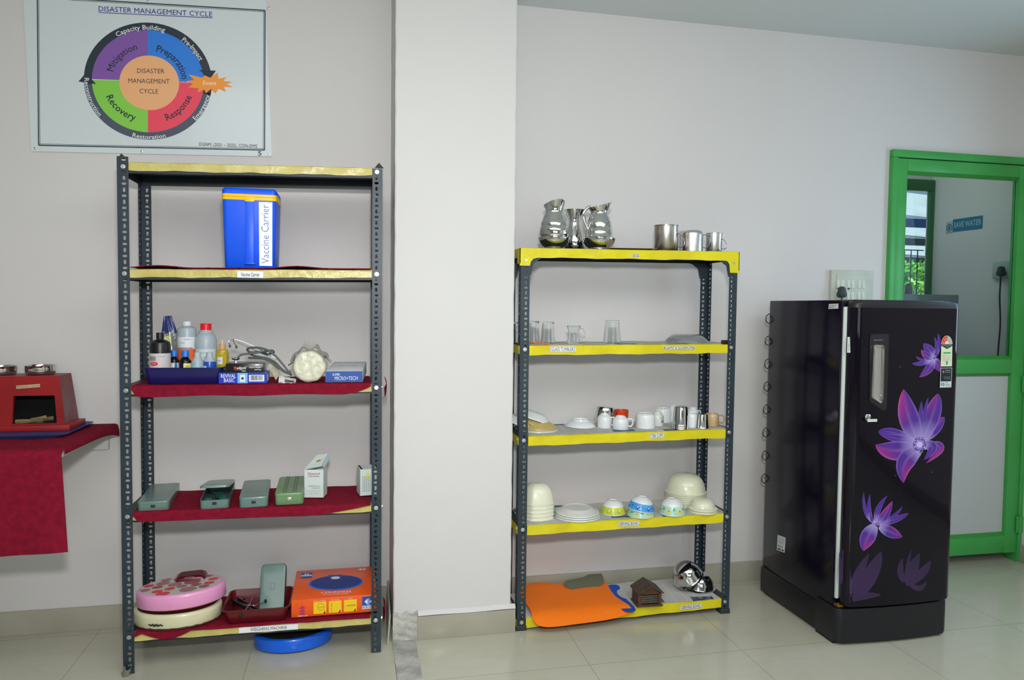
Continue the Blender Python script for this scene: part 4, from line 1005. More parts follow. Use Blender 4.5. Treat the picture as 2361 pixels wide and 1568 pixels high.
# ---- lowest shelf (index 4)
Z5 = sz(1, 4, -.55)+CL
def oval_scale(label, c, a_, b_, h, top_m, side_m, rz, name='bathroom_scale', tilt=0, dots=False, base_m=None):
    R = thing(name, label, 'scale', tuple(c), rz)
    R.rotation_euler = (tilt[0], tilt[1], rz) if tilt else (0, 0, rz)
    def ov(p, an, rr, z): return Vector((p.x*a_, p.y*b_, p.z))
    b = MB(); b.lathe([(0, 0), (.90, 0), (.90, h*.16), (0, h*.16)], n=56, ring=ov); b.build('scale_base', base_m or mat('scale_base_dark', '#3a1712', .5), R)
    b = MB(); b.lathe([(.93, h*.10), (.985, h*.12), (1, h*.18), (1, h*.80), (.985, h*.93), (.95, h), (.90, h*1.01), (.90, h*.98), (.965, h*.9), (.975, h*.2), (.93, h*.14)], n=56, ring=ov); b.build('scale_rim', side_m, R)
    b = MB(); b.lathe([(0, h*1.0), (.905, h*1.0), (.905, h*.985), (0, h*.985)], n=56, ring=ov)
    if dots:
        random.seed(11); placed = []
        tries = 0
        while len(placed) < 26 and tries < 4000:
            tries += 1; rr_ = random.choice((.17, .22, .27)); x_, y_ = random.uniform(-.85, .85), random.uniform(-.85, .85)
            if math.hypot(x_, y_)+rr_*.6 > .93: continue
            if any(math.hypot((x_-q[0]), (y_-q[1])) < (rr_+q[2])*.80 for q in placed): continue
            placed.append((x_, y_, rr_))
        for i, (x_, y_, rr_) in enumerate(placed):
            P = []
            for k in range(20):
                an = k*PI/10; qx, qy = x_+rr_*.72*math.cos(an), y_+rr_*.85*math.sin(an); L_ = math.hypot(qx, qy)
                if L_ > .895: qx, qy = qx*.895/L_, qy*.895/L_
                P.append((qx*a_, qy*b_, h*1.0+.0006))
            b.poly(P, 1+i % 3)
        b.build('mat', [top_m, mat('dot_coral', '#e2465e', .45, noise=.15, nscale=60), mat('dot_rose', '#a8606a', .45, noise=.2, nscale=60), mat('dot_mauve', '#b07a80', .45, noise=.2, nscale=60)], R)
    else: b.build('mat', top_m, R)
    return R
def oval_at(x0, x1, ybot, z, bfrac):
    P = onZ((x0+x1)/2, ybot, z); a_ = (x1-x0)/2*mpp(P); b_ = a_*bfrac; return Vector((P.x+.0, P.y+b_, z)), a_, b_
c, a_, b_ = oval_at(306, 506, 1455, Z5, .72)
c.y = max(c.y, R1Y+b_-.045); a0 = a_
CRM = mat('cream_enamel', '#d3d0ac', .25, coat=.4)
oval_scale('cream enamel bathroom scale with chipped rim, under the pink one', (c.x-.016, c.y, Z5+.001), a_, b_, .058, mat('scale_mat_brown', '#5b2a1c', .6), CRM, math.radians(2))
sc2 = [o for o in COL.objects if o.get('label', '').startswith('cream enamel')][0]
b = MB()   # chipped rim edge and front window
b.lathe([(1.002, .004), (1.004, .004), (1.004, .011), (1.002, .011)], n=90, ring=lambda p, an, rr, z: Vector((p.x*a_, p.y*b_, p.z if z < .008 else p.z-.003+.004*abs(math.sin(an*17)+.5*math.sin(an*41))*.6)))
b.build('chipped_edge', mat('rusty_chip', '#40301c', .8), sc2)
b = MB(); an = math.radians(-112)
pts = [(1.012*a_*math.cos(an+k*.03), 1.012*b_*math.sin(an+k*.03), .024+.002*math.sin(k*2)) for k in range(-6, 7)]
b.tube(pts, lambda t: .0018+.0025*math.sin(t*PI), n=6); b.build('adjuster', mat('dark_rubber', '#2b3029', .6), sc2)
c2, a2, b2 = oval_at(311, 518, 1404, Z5+.06, .70)
PK = mat('pink_enamel', '#e39ac6', .3, coat=.3)
pk_ = oval_scale('pink oval bathroom scale with a dotted red and rose top', (c.x-.003, c.y+.002, Z5+.0685), a0*1.01, b_*1.0, .062, mat('scale_mat_pale', '#c2c2b6', .5), PK, math.radians(4), tilt=(math.radians(-1), math.radians(-1.9)), dots=True, base_m=mat('scale_base_red', '#7a1d12', .5))
b = MB(); T = Matrix.Translation((.026, b_*.60, .062)) @ Matrix.Rotation(math.radians(8), 4, 'X')
b.loft([rr3(.115, .072, .014, 0), rr3(.108, .066, .014, .010), rr3(.078, .044, .010, .020), rr3(.06, .03, .008, .0205)], 0, True, T=T); b.build('dial_window', mat('maroon_plastic_gloss', '#5a0f1e', .2, coat=.5), pk_)
b = MB(); T = Matrix.Translation((.022, b_*.60-.027, .0745)) @ Matrix.Rotation(math.radians(35), 4, 'X'); b.lathe([(0, 0), (1, 0), (.9, .001), (0, .0015)], n=24, T=T @ Matrix.Diagonal((.020, .008, 1, 1))); b.build('dial_lens', mat('lens_grey', '#6e5566', .1), pk_)
b = MB(); an = math.radians(-98); b.tube([(a0*1.012*math.cos(an)+.006*math.cos(t), -b_*1.012, .026+.006*math.sin(t)) for t in [i*PI/8 for i in range(17)]], .0005, n=5); b.build('rim_button', PK, pk_)
# maroon tray with clutter
l, r_ = onY(512, 1440, -.43), onY(668, 1434, -.43); w = r_.x-l.x-.002
d = .215; ht = .056
single('tray', deep_tray(w, d, ht, r=.022, fl=.014), mat('maroon_plastic', '#5f0f18', .3, coat=.2), 'deep maroon plastic tray holding black instruments, between pink scale and orange carton', 'tray', ((l.x+r_.x)/2, R1Y-.006+d/2, Z5))
tc_ = Vector(((l.x+r_.x)/2, R1Y-.006+d/2, Z5))
BR = mat('black_rubber', '#0e0e10', .3); 
for i, (pts1, pts2, lab) in enumerate((
    ([(522, 1388), (535, 1390), (552, 1384), (570, 1376), (590, 1372)], [(555, 1420), (568, 1404), (578, 1388), (584, 1374)], 'black stethoscope coiled at the left inside the maroon tray'),
    ([(535, 1382), (556, 1395), (577, 1408), (596, 1412)], [(560, 1394), (585, 1396), (604, 1390), (612, 1386)], 'black stethoscope with a chrome ear piece, in the maroon tray by the grey lid'))):
    R = thing('stethoscope', lab, 'stethoscope', (tc_.x-.05+.05*i, tc_.y, Z5+.006), group='black stethoscopes in the maroon tray')
    zf = Z5+.020+.016*i
    def LP(pts, zz_): return [onZ(x_, y_, zz_+.006*math.sin(k*1.7)) for k, (x_, y_) in enumerate(pts)]
    b = MB(); b.tube(LP(pts1, zf), .0045, smooth=6); b.tube([p+Vector((.02, .012, 0)) for p in LP(pts1, zf)], .0045, smooth=6); b.build('rubber_tube', BR, R, True)
    b = MB(); b.tube(LP(pts2, zf+.022), .002, smooth=6); b.build('ear_tube', CHROME, R, True)
    b = MB(); b.ball(LP(pts2, zf+.022)[0 if i == 0 else -1], .006, n=12, sc=(1, 1, 1.2)); b.build('ear_tip', BR, R, True)
# grey-green lid leaning in the tray
y0 = -.365
bl_, br_, tr_, tl_ = onY(596, 1407, y0), onY(655, 1404, y0), onY(661, 1299, y0+.10), onY(603, 1301, y0+.10)
b0 = Vector(((bl_.x+br_.x)/2, y0, Z5+.0035)); 
lw = (br_-bl_).length; 
tm_ = (tl_+tr_)/2; axis = (tm_-b0); ll = axis.length; ex = Vector((1, 0, -.01)).normalized(); ey = axis.normalized(); ez = ex.cross(ey).normalized()
R = thing('kit_box', 'grey-green kit box standing on end in the maroon tray, leaning back', 'box', tuple(b0))
Tm = Matrix(((ex.x, ey.x, ez.x, 0), (ex.y, ey.y, ez.y, 0), (ex.z, ey.z, ez.z, 0), (0, 0, 0, 1)))
b = MB(); b.loft([rr3(lw, ll, .014, -.030, cy=ll/2+.001), rr3(lw, ll, .014, -.004, cy=ll/2+.001), rr3(lw-.004, ll-.004, .013, 0, cy=ll/2+.001)], 0, True, T=Tm); b.build('box_base', mat('kit_dark_edge', '#2c3634', .5), R)
b = MB(); b.loft([rr3(lw-.004, ll-.004, .014, 0, cy=ll/2+.001), rr3(lw-.004, ll-.004, .014, .003, cy=ll/2+.001), rr3(lw-.012, ll-.012, .012, .0045, cy=ll/2+.001)], 0, True, T=Tm); b.build('box_lid', KG, R)
b = MB(); b.tube([Tm @ Vector(p) for p in ((-.007, ll*.47, .0048), (-.007, ll*.60, .0048), (.007, ll*.60, .0048), (.007, ll*.47, .0048), (-.007, ll*.47, .0048))], .0006, n=5); b.build('embossed_mark', mat('kit_dark_edge', '#2c3634', .5), R)
# orange carton
A_, B2 = onZ(671, 1427, Z5), onZ(868, 1410, Z5); w = B2.x-A_.x; y0 = max((A_.y+B2.y)/2, R1Y+.004)
h = onY(671, 1386, y0).z-onY(671, 1427, y0).z; tp1 = onZ(672, 1312, Z5+h); dwant = tp1.y-y0; d = min(dwant, -.1395-y0)
R = thing('scale_carton', 'orange carton printed with an oval blue scale, right end of the lowest shelf', 'box', (A_.x+w/2, y0, Z5+.001))
OR_ = mat('orange_card', '#f05c18', .35, coat=.2, noise=.06, nscale=15)
b = MB(); b.hexa([(-w/2, 0, 0), (w/2, 0, 0), (w/2, d, 0), (-w/2, d, 0), (-w/2, 0, h), (w/2, 0, h), (w/2, d, h+.016), (-w/2, d, h+.016)], bev=.003); b.build('carton_body', OR_, R)
M_ = [mat('print_cobalt', '#1450a8', .4), LW, mat('print_deep_blue', '#20357c', .4), mat('print_yellow', '#f0c818', .4), INK, mat('print_magenta', '#b02a66', .4), mat('print_bright_blue', '#1b6ad6', .4)]
b = MB()
def top(px, py, k=1):
    u = (px-669)/199; fy_, ry_ = 1386-.0905*(px-669), 1310-.058*(px-669); v = (fy_-py)/(fy_-ry_)
    return Vector((-w/2+w*u, d*v, h+.016*v+.0004*k))
def tquad(x0, y0_, x1, y1_, m, k=1, sl=-.07):
    b.poly([top(x0, y1_, k), top(x1, y1_+(x1-x0)*sl, k), top(x1, y0_+(x1-x0)*sl, k), top(x0, y0_, k)], m)
def tdisc(cx_, cy_, rx, ry, m, k=1): b.poly([top(cx_+rx*math.cos(a), cy_-ry*math.sin(a)-.055*rx*math.cos(a), k) for a in [i*PI/24 for i in range(48)]], m)
tquad(682, 1317, 710, 1330, 0); tquad(682.5, 1323.5, 709.5, 1326.5, 1, 2); tquad(684, 1328, 709, 1331.5, 0, 2)
b.add([top(x_, y_, 3) for x_, y_ in ((689, 1321), (694, 1317.5), (694, 1323), (695, 1321), (703, 1317), (700, 1320), (702, 1323))], [(0, 2, 1), (3, 5, 4), (3, 6, 5)], 1)
tdisc(770.5, 1342, 66.5, 19, 6, 1); tdisc(770.5, 1341, 61.5, 16.5, 2, 2)
b.poly([top(x_, y_, 3) for x_, y_ in ((757, 1335), (779, 1334), (786, 1322), (750, 1323))], 0); tdisc(768.5, 1330.5, 11, 3.4, 1, 4)
def ttext(body, px, py, wpx, hpx, m=1, bold=.03, sl=-.06):
    vs, fs = textmesh(body, bold); wd = max(v[0] for v in vs)-min(v[0] for v in vs)
    b.add([top(px+v[0]/wd*wpx, py+v[0]/wd*wpx*sl-v[1]*hpx/.72, 4) for v in vs], fs, m)
ttext('COUNTESS', 772, 1366, 72, 4.2); ttext('Personal Weighing Scale', 772, 1370, 58, 2, bold=.01); ttext('40', 835, 1309, 20, 6)
b.build('top_print', M_, R)
b = MB(); yq = -.0003
def fpx(px, py): p = onY(px, py, y0); return Vector((p.x-R.location.x, yq, p.z-Z5-.001))
def fquad(x0, y0_, x1, y1_, m, k=1, sl=-.075):
    b.poly([fpx(x0, y1_)+YA*-.0002*k, fpx(x1, y1_+(x1-x0)*sl)+YA*-.0002*k, fpx(x1, y0_+(x1-x0)*sl)+YA*-.0002*k, fpx(x0, y0_)+YA*-.0002*k], m)
def ftext(body, px, py, wpx, hpx, m=1, bold=.03, sl=-.075):
    vs, fs = textmesh(body, bold); wd = max(v[0] for v in vs)-min(v[0] for v in vs)
    b.add([fpx(px+v[0]/wd*wpx, py+v[0]/wd*wpx*sl-v[1]*hpx/.72)+YA*-.0009 for v in vs], fs, m)
for i, x0_ in enumerate((723, 758, 793)):
    yy_ = 1389-2.6*i; fquad(x0_, yy_, x0_+29.5, yy_+27, 3, 1); b.poly([fpx(x0_+22, yy_+26)+YA*-.0004, fpx(x0_+27, yy_+25)+YA*-.0004, fpx(x0_+27, yy_+18)+YA*-.0004], 4)
ftext('QUALITY CONTROL', 737, 1385.5, 29, 2); ftext('M & M SEAL', 773, 1383, 20, 2); ftext('MODEL', 808, 1380, 11, 2)
ftext('COUNTESS', 809, 1396, 21, 3, 4); ftext('SIDE UP', 698, 1420, 23, 3, 1)
b.poly([fpx(740+8*math.cos(a), 1399-8*math.sin(a))+YA*-.0004 for a in [i*PI/12 for i in range(24)]], 4); b.poly([fpx(740+7.4*math.cos(a), 1399-7.4*math.sin(a))+YA*-.0006 for a in [i*PI/12 for i in range(24)]], 3); ftext('QC PASSED', 740, 1399.5, 12, 2, 4, .01)
for k in range(3):
    yy_ = 1403+k*7; b.poly([fpx(689, yy_+1)+YA*-.0004, fpx(705, yy_)+YA*-.0004, fpx(697, yy_-6.5)+YA*-.0004], 5)
for k, s_ in enumerate('ABCS'): ftext(s_, 764.5, 1391+k*6, 2.4, 3, 4)
fquad(835, 1376, 862, 1401, 0, 1); b.poly([fpx(840, 1387)+YA*-.0006, fpx(848, 1395)+YA*-.0006, fpx(848, 1380)+YA*-.0006], 1); fquad(850, 1379.5, 851.5, 1395, 1, 3); b.poly([fpx(852, 1387)+YA*-.0006, fpx(860, 1393)+YA*-.0006, fpx(860, 1379)+YA*-.0006], 1)
fquad(835.5, 1397, 862, 1404.5, 1, 2); ftext('KRUPS', 849, 1400, 24, 5.5, 0, .05)
b.build('front_print', M_, R)
# blue scale on the floor
c, a_, b_ = oval_at(577, 762, 1512, 0, .74)
oval_scale('bright blue oval scale on the floor under the left rack', (c.x+.003, c.y+.01, .0), a_, b_, .058, mat('scale_mat_dark', '#1c1a16', .6, col2='#2a2114', nscale=14), mat('blue_enamel_gloss', '#0c64e6', .25, coat=.4), math.radians(5), base_m=mat('scale_base_navy', '#101a30', .5))
# torn clear tape around the left foot
b = MB(); c = onZ(300, 1550, 0)
random.seed(8)
for k in range(9):
    a = random.uniform(0, 2*PI); r_ = random.uniform(.008, .02)
    b.sheet(lambda u, v, a=a, r_=r_, k=k: (.012+r_*math.cos(a+u*1.6)+.006*v, -.002+r_*math.sin(a+u*1.6)-.004, .002+.012*v+.012*(k % 3)*v+.002*math.sin(u*9)), 6, 5, .0006)
single('torn_wrap', b, mat('grubby_plastic', '#86837a', .3, trans=.2), 'torn clear plastic wrap around the front left foot of the left rack', 'plastic scrap', (-.828, R1Y, .0))
# loose skirting tile leaning at the pillar's left side
b = MB(); TL_ = [onX(905, 1362, .13), onX(898, 1484, .13)]
b.hexa([(.132, -.372, .001), (.140, -.372, .001), (.149, -.03, .001), (.141, -.03, .001), (.140, -.372, .118), (.147, -.372, .118), (.154, -.03, .135), (.147, -.03, .135)], bev=.001)
o = b.build('loose_tile', mat('tile_edge_pale', '#b3b3a8', .35, col2='#9c9c92', nscale=5)); tag(o, 'loose grey skirting tile leaning against the left side of the pillar', 'tile')
# ================================================================= KITCHENWARE ON THE YELLOW RACK
def rc(x0, x1, Y, py=700):
    c = onY((x0+x1)/2, py, Y); return c.x, (x1-x0)/2*mpp(Vector((c.x, Y, c.z)))
def hY(px, py, Y): return onY(px, py, Y).z
def at_shelf(x0, x1, ybot, z):
    P = onZ((x0+x1)/2, ybot, z); r = (x1-x0)/2*mpp(P); d = Vector((P.x-CP.x, P.y-CP.y, 0)).normalized(); P2 = P+d*r
    r = (x1-x0)/2*mpp(P2); return Vector((P2.x, P2.y, z)), r
# newspapers on the shelves
def news_mat():
    m = bpy.data.materials.new('newsprint'); m.use_nodes = True; n = m.node_tree.nodes; L = m.node_tree.links
    b = n['Principled BSDF']; b.inputs['Roughness'].default_value = .8
    tc = n.new('ShaderNodeTexCoord'); mp = n.new('ShaderNodeMapping'); mp.inputs['Rotation'].default_value = (0, 0, .12); L.new(tc.outputs['Object'], mp.inputs[0])
    br = n.new('ShaderNodeTexBrick'); br.inputs['Color1'].default_value = (*hexc('#8d8e89'), 1); br.inputs['Color2'].default_value = (*hexc('#aeafa9'), 1); br.inputs['Mortar'].default_value = (*hexc('#c6c7c1'), 1)
    br.inputs['Scale'].default_value = 1; br.inputs['Brick Width'].default_value = .052; br.inputs['Row Height'].default_value = .0085; br.inputs['Mortar Size'].default_value = .0031; br.offset = 0
    L.new(mp.outputs[0], br.inputs['Vector'])
    v = n.new('ShaderNodeTexBrick'); v.inputs['Scale'].default_value = 1; v.inputs['Brick Width'].default_value = .115; v.inputs['Row Height'].default_value = .062; v.inputs['Mortar Size'].default_value = .007
    v.inputs['Color1'].default_value = (0, 0, 0, 1); v.inputs['Color2'].default_value = (1, 1, 1, 1); v.inputs['Mortar'].default_value = (.3, .3, .3, 1); v.inputs['Bias'].default_value = -.1
    L.new(mp.outputs[0], v.inputs['Vector'])
    w = n.new('ShaderNodeMath'); w.operation = 'GREATER_THAN'; w.inputs[1].default_value = .79; L.new(v.outputs['Color'], w.inputs[0])
    t = n.new('ShaderNodeTexNoise'); t.inputs['Scale'].default_value = 45; L.new(tc.outputs['Object'], t.inputs['Vector'])
    cr = n.new('ShaderNodeValToRGB'); cr.color_ramp.elements[0].color = (*hexc('#3a3d44'), 1); cr.color_ramp.elements[0].position = .4; cr.color_ramp.elements[1].color = (*hexc('#8d8a86'), 1); cr.color_ramp.elements[1].position = .64; e2_ = cr.color_ramp.elements.new(.52); e2_.color = (*hexc('#44688c'), 1); L.new(t.outputs['Fac'], cr.inputs[0])
    mx = n.new('ShaderNodeMix'); mx.data_type = 'RGBA'; L.new(w.outputs[0], mx.inputs['Factor']); L.new(br.outputs['Color'], mx.inputs['A']); L.new(cr.outputs[0], mx.inputs['B'])
    L.new(mx.outputs['Result'], b.inputs['Base Color']); return m
NEWS = news_mat()
def paper(i, x0, x1, y0, y1, label, seed, dz=.0035, amp=.0012, m=None):
    b = MB(); c = Vector(((x0+x1)/2, (y0+y1)/2, sz(2, i, (x0+x1)/2)+dz)); sl = (sz(2, i, x1)-sz(2, i, x0))/(x1-x0)
    b.sheet(lambda u, v: (x0+(x1-x0)*u-c.x, y0+(y1-y0)*v-c.y+.003*math.sin(u*9+seed), sl*(x0+(x1-x0)*u-c.x)+amp*math.sin(u*22+seed)*math.sin(v*7+1)), 40, 10, .0008)
    return single('newspaper', b, m or NEWS, label, 'newspaper', tuple(c), group='newspaper shelf liners')
yA, yB = R2Y+.004, R2Y+R2D-.006
paper(1, .70, 1.63, yA, yB, 'newspaper lining the shelf under the glass tumblers', 1)
paper(2, .70, 1.63, yA, yB, 'newspaper lining the shelf under the tea cups', 2)
paper(3, .70, 1.63, yA, yB, 'newspaper lining the shelf under the cream bowls and patterned bowls', 3)
paper(4, 1.02, 1.61, yA-.002, yB, 'newspaper lining the lowest shelf under the wooden hut and steel bowls', 4)
paper(4, .70, .99, yA, yB, 'newspaper on the lowest shelf under the orange sheet', 5)
b = MB(); a0, a1 = onY(1408, 578, R2Y-.003), onY(1515, 580, R2Y-.003); zt = R2S[0][1]+.002
c = Vector(((a0.x+a1.x)/2, R2Y+.06, sz(2, 0, 1.2)+.0045)); b.sheet(lambda u, v: ((a1.x-a0.x)*(u-.5), -.068+.12*v, .002+.003*u*(1-v)), 10, 6, .0008)
single('paper_sheet', b, mat('tan_paper', '#b5a58c', .6), 'tan paper sheet lying on the top shelf between the jugs and mugs', 'paper', tuple(c))

# ---- jugs on the top shelf
def sz0(x): return sz(2, 0, x)+.0035
JP = [(0, 0), (97, 0), (98, 6), (86, 13), (120, 38), (146, 72), (158, 108), (158, 116), (150, 121), (141, 124), (133, 134), (129, 170), (124, 210), (120, 214), (119, 240), (114, 275), (109, 290), (107, 294), (100, 320), (88, 342), (81, 358), (80, 380), (84, 396)]
JP2 = JP[:10]+[(133, 128), (140, 134), (145, 150), (144, 185), (139, 222), (135, 226), (134, 250), (126, 285), (121, 289), (116, 310), (104, 335), (94, 356), (90, 378), (90, 396)]
def jug(x0, x1, ybot, ytop, Y, spout, label, handle, JP=JP):
    x, r = rc(x0, x1, Y, 550); k = r/158; zt = hY((x0+x1)/2, ytop, Y)-sz0(x); kz = zt/497
    R = thing('steel_jug', label, 'jug', (x, Y, sz0(x)), 0, 'steel jugs on the top shelf')
    sx_, sy_ = math.cos(spout), math.sin(spout)
    def ring(p, a, rr, z):
        t = max(0, (z/kz-380)/98)
        if t <= 0: return p
        d = math.cos(a-spout); f = max(0, d)**3
        p = Vector((p.x, p.y, p.z)); q = 1+.16*t*f+.04*t*(d < 0)*abs(d)
        return Vector((p.x*q, p.y*q, p.z+kz*t*(30*d+14*f-26)))
    prof = [(a*k, z*kz) for a, z in JP]+[(92*k, 420*kz), (100*k, 445*kz), (106*k, 470*kz), (103*k, 472*kz), (97*k, 447*kz), (89*k, 420*kz), (81*k, 396*kz), (77*k, 380*kz), (78*k, 358*kz), (97*k, 318*kz), (116*k, 240*kz), (128*k, 150*kz), (0, 120*kz)]
    b = MB(); b.lathe(prof, n=56, ring=ring); b.build('jug_body', CHROME, R)
    hx, hy = math.cos(handle), math.sin(handle)
    b = MB(); b.tube([(hx*q*k, hy*q*k, z*kz) for q, z in ((95, 425), (120, 420), (152, 385), (162, 335), (150, 270), (128, 215), (126, 205))], .0045, n=10, smooth=6, flat=1.5); b.build('handle', CHROME, R)
    return R
jug(1241, 1313, 572, 460, -.262, math.radians(-75), 'ridged steel jug at the left end of the top shelf, spout forward', math.radians(60), JP2)
jug(1343, 1419, 573, 462, -.268, math.radians(8), 'ridged steel jug with its handle on the left and spout on the right', math.radians(188))
x, r = rc(1303, 1344, -.165, 550); zt = hY(1322, 484, -.165)-sz0(x)
R = thing('steel_jug', 'plain flared steel jug half hidden between the two ridged jugs', 'jug', (x, -.165, sz0(x)), 0, 'steel jugs on the top shelf')
r = .048
b = MB(); b.lathe([(0, 0), (r*.72, 0), (r*.95, .012), (r, .03), (r*.95, .055), (r*.66, .10), (r*.52, .125), (r*.56, zt*.82), (r*.95, zt), (r*.91, zt), (r*.53, zt*.81), (r*.49, .125), (r*.9, .05), (0, .02)], n=44, ring=lambda p, a, rr, z: Vector((p.x*(1+.25*max(0, math.cos(a))**2*(z > zt*.9)), p.y, p.z))); b.build('jug_body', CHROME, R)
b = MB(); b.tube([(0, -r*.7, zt*.9), (.002, -r*1.15, zt*.86), (.002, -r*1.2, zt*.6), (.0, -r*.98, zt*.38)], .005, n=8, smooth=6, flat=2); b.build('handle', CHROME, R)
# ---- mugs on the top shelf
def mug(x0, x1, ytop, Y, hand, label, inv=False, m=None):
    x, r = rc(x0, x1, Y, 550); z0 = sz0(x); h = hY((x0+x1)/2, ytop+4, Y)-z0
    R = thing('steel_mug', label, 'mug', (x, Y, z0), 0, 'steel mugs on the top shelf')
    b = MB()
    if not inv: b.lathe([(0, 0), (r*.93, 0), (r*.98, .003), (r*.98, h*.97), (r*1.02, h*.985), (r*1.02, h), (r*.96, h), (r*.95, .004), (0, .004)], n=44)
    else: b.lathe([(r*.93, 0), (r*1.0, 0), (r*1.0, h*.82), (r*.97, h*.90), (r*.88, h*.965), (r*.75, h), (0, h*1.0), (0, h*.98), (r*.93, h*.8), (r*.93, 0)], n=44)
    b.build('mug_body', m or BRUSH, R)
    hx, hy = math.cos(hand), math.sin(hand); tx_, ty_ = -hy, hx; b = MB()
    pts = ((.97, .80), (1.35, .78), (1.62, .55), (1.55, .32), (1.30, .20), (.97, .22)) if inv else ((.97, .70), (1.3, .60), (1.50, .40), (1.48, .22), (1.2, .16), (.97, .20))
    b.tube([(hx*r*q, hy*r*q, z*h) for q, z in pts], .0065, n=8, smooth=5, flat=.25); b.build('handle', BRUSH, R)
    return R
mug(1508, 1563, 516, -.255, math.radians(-35), 'tallest steel mug on the top shelf, with brown heat stains', m=mat('stained_steel', (.60, .59, .57), .3, metal=1, col2=(.42, .33, .2), nscale=14))
mug(1571, 1620, 528, -.262, math.radians(-20), 'upturned steel mug between the two upright mugs', inv=True)
mug(1628, 1665, 534, -.262, math.radians(-40), 'smallest steel mug at the right end of the top shelf')
mug(1562, 1600, 529, -.15, math.radians(80), 'dark steel mug mostly hidden behind the upturned mug', inv=True)

# ---- glasses (index 1)
def s1(x): return sz(2, 1, x)+.0046
def tumbler(x0, x1, ytop, Y, label, inv=True, fac=10):
    x, r = rc(x0, x1, Y, 770); z0 = s1(x); h = hY((x0+x1)/2, ytop+2, Y)-z0
    prof = [(r*.99, 0), (r*.80, h*.93), (r*.80, h*.985), (r*.76, h), (0, h), (0, h*.93), (r*.70, h*.91), (r*.92, .0)] if inv else [(0, 0), (r*.78, 0), (r*.8, h*.05), (r, h), (r*.95, h), (r*.72, h*.1), (0, h*.1)]
    b = MB(); b.lathe(prof, n=40, ring=lambda p, a, rr, z: Vector((p.x, p.y, p.z))*1 if z < h*.25 or z > h*.92 else Vector((p.x*(1+.018*math.cos(fac*a)), p.y*(1+.018*math.cos(fac*a)), p.z)))
    return single('glass_tumbler', b, GLASS, label, 'tumbler', (x, Y, z0), group='glass tumblers')
tumbler(1178, 1203, 740, -.15, 'glass tumbler at the far left, half behind the front left post')
tumbler(1214, 1246, 738, -.20, 'glass tumbler just right of the front left post, partly hidden by it')
tumbler(1247, 1281, 740, -.23, 'upturned glass tumbler between the post and the glass mug')
tumbler(1392, 1432, 736, -.235, 'upturned glass tumbler standing alone in the middle of its shelf')
x, r = rc(1307, 1339, -.285, 770); z0 = s1(x); h = hY(1322, 751, -.285)-z0
R = thing('glass_mug', 'small clear glass mug with a handle and flared rim', 'mug', (x, -.285, z0))
b = MB(); b.lathe([(0, 0), (r*.9, 0), (r*.92, .004), (r*.80, h*.45), (r*.78, h*.7), (r*.98, h*.93), (r*.98, h), (r*.92, h), (r*.72, h*.7), (r*.74, h*.4), (r*.82, .008), (0, .008)], n=36); b.build('glass_body', GLASS, R)
b = MB(); b.tube([(r*.8, 0, h*.78), (r*1.3, -.003, h*.80), (r*1.62, -.005, h*.55), (r*1.5, -.005, h*.28), (r*1.1, -.003, h*.2), (r*.85, 0, h*.3)], .003, n=8, smooth=6); b.build('handle', GLASS, R)
PG = mat('smoky_glass', (.80, .86, .86), .05, trans=.85, ior=1.4)
for k in range(2):
    x, r = rc(1533+2*k, 1633-2*k, -.225, 780); z0 = s1(x)+.0055*k
    b = MB(); b.lathe([(r, 0), (r*.97, .006), (r*.72, .026), (r*.55, .032), (0, .033), (0, .029), (r*.54, .028), (r*.70, .022), (r*.95, .0)], n=48)
    single('glass_plate', b, PG, ['lower of the two upturned glass plates', 'upper of the two upturned glass plates'][k], 'plate', (x, -.225, z0), group='upturned glass plates')
b = MB(); c = Vector((*onY(1255, 790, -.335).xy, 0)); c.y = -.315; c.z = s1(c.x)
for k, (dx, dy, ry) in enumerate(((0, 0, 3), (-.01, .02, 14))):
    b.box((-.042, -.006, .0), (.042, .006, .0022), T=Matrix.Translation((dx, dy, .001+.003*k)) @ Matrix.Rotation(math.radians(-ry), 4, 'Z') @ Matrix.Rotation(math.radians(3), 4, 'Y'), bev=.0008)
single('folded_paper', b, mat('orange_paper', '#f26a1c', .5), 'folded orange paper strip in front of the left tumblers', 'paper', tuple(c))
b = MB(); c = onY(1672, 790, R2Y-.006); b.box((-.014, -.004, -.006), (.012, .012, .012), bev=.001); single('binder_clip', b, BLACKP, 'black clip at the right end of the tumbler shelf', 'clip', (c.x+.002, c.y+.004, sz(2, 1, c.x)+.0075))

# ---- cups (index 2)
def s2(x): return sz(2, 2, x)+.0046
def place(i, x0, x1, ybot):
    c, r = at_shelf(x0, x1, ybot, sz(2, i, onZ((x0+x1)/2, ybot, sz(2, i, 1.1)).x)+.0046)
    lim = yB-r-.0; 
    if c.y > lim: c.y = lim; q = onY((x0+x1)/2, ybot, c.y-r); c.x = onY((x0+x1)/2, ybot-8, c.y).x
    if c.y-r < R2Y-.02: c.y = R2Y-.02+r
    return c, r
def cup(x0, x1, ytop, ybot, label, prof, m, hand=None, name='tea_cup', hz=(.25, .75), hr=.0035, cat='cup', group='upturned tea cups', n=40, body='cup_body', hl=.55):
    c, r = place(2, x0, x1, ybot); h = hY((x0+x1)/2, ytop+2, c.y)-c.z
    R = thing(name, label, cat, tuple(c), 0, group)
    b = MB(); b.lathe([(a*r, z*h) for a, z in prof], n=n); b.build(body, m, R)
    if hand is not None:
        a = math.radians(hand); hx, hy = math.cos(a), math.sin(a); b = MB()
        z0_, z1_ = hz; b.tube([(hx*r*q, hy*r*q, z*h) for q, z in ((.88, z0_), (1.0+hl*.6, z0_-.05), (1.0+hl, (z0_+z1_)/2-.05), (1.0+hl*.75, z1_), (.88, z1_))], hr, n=8, smooth=6); b.build('handle', m, R)
    return R, c, r, h
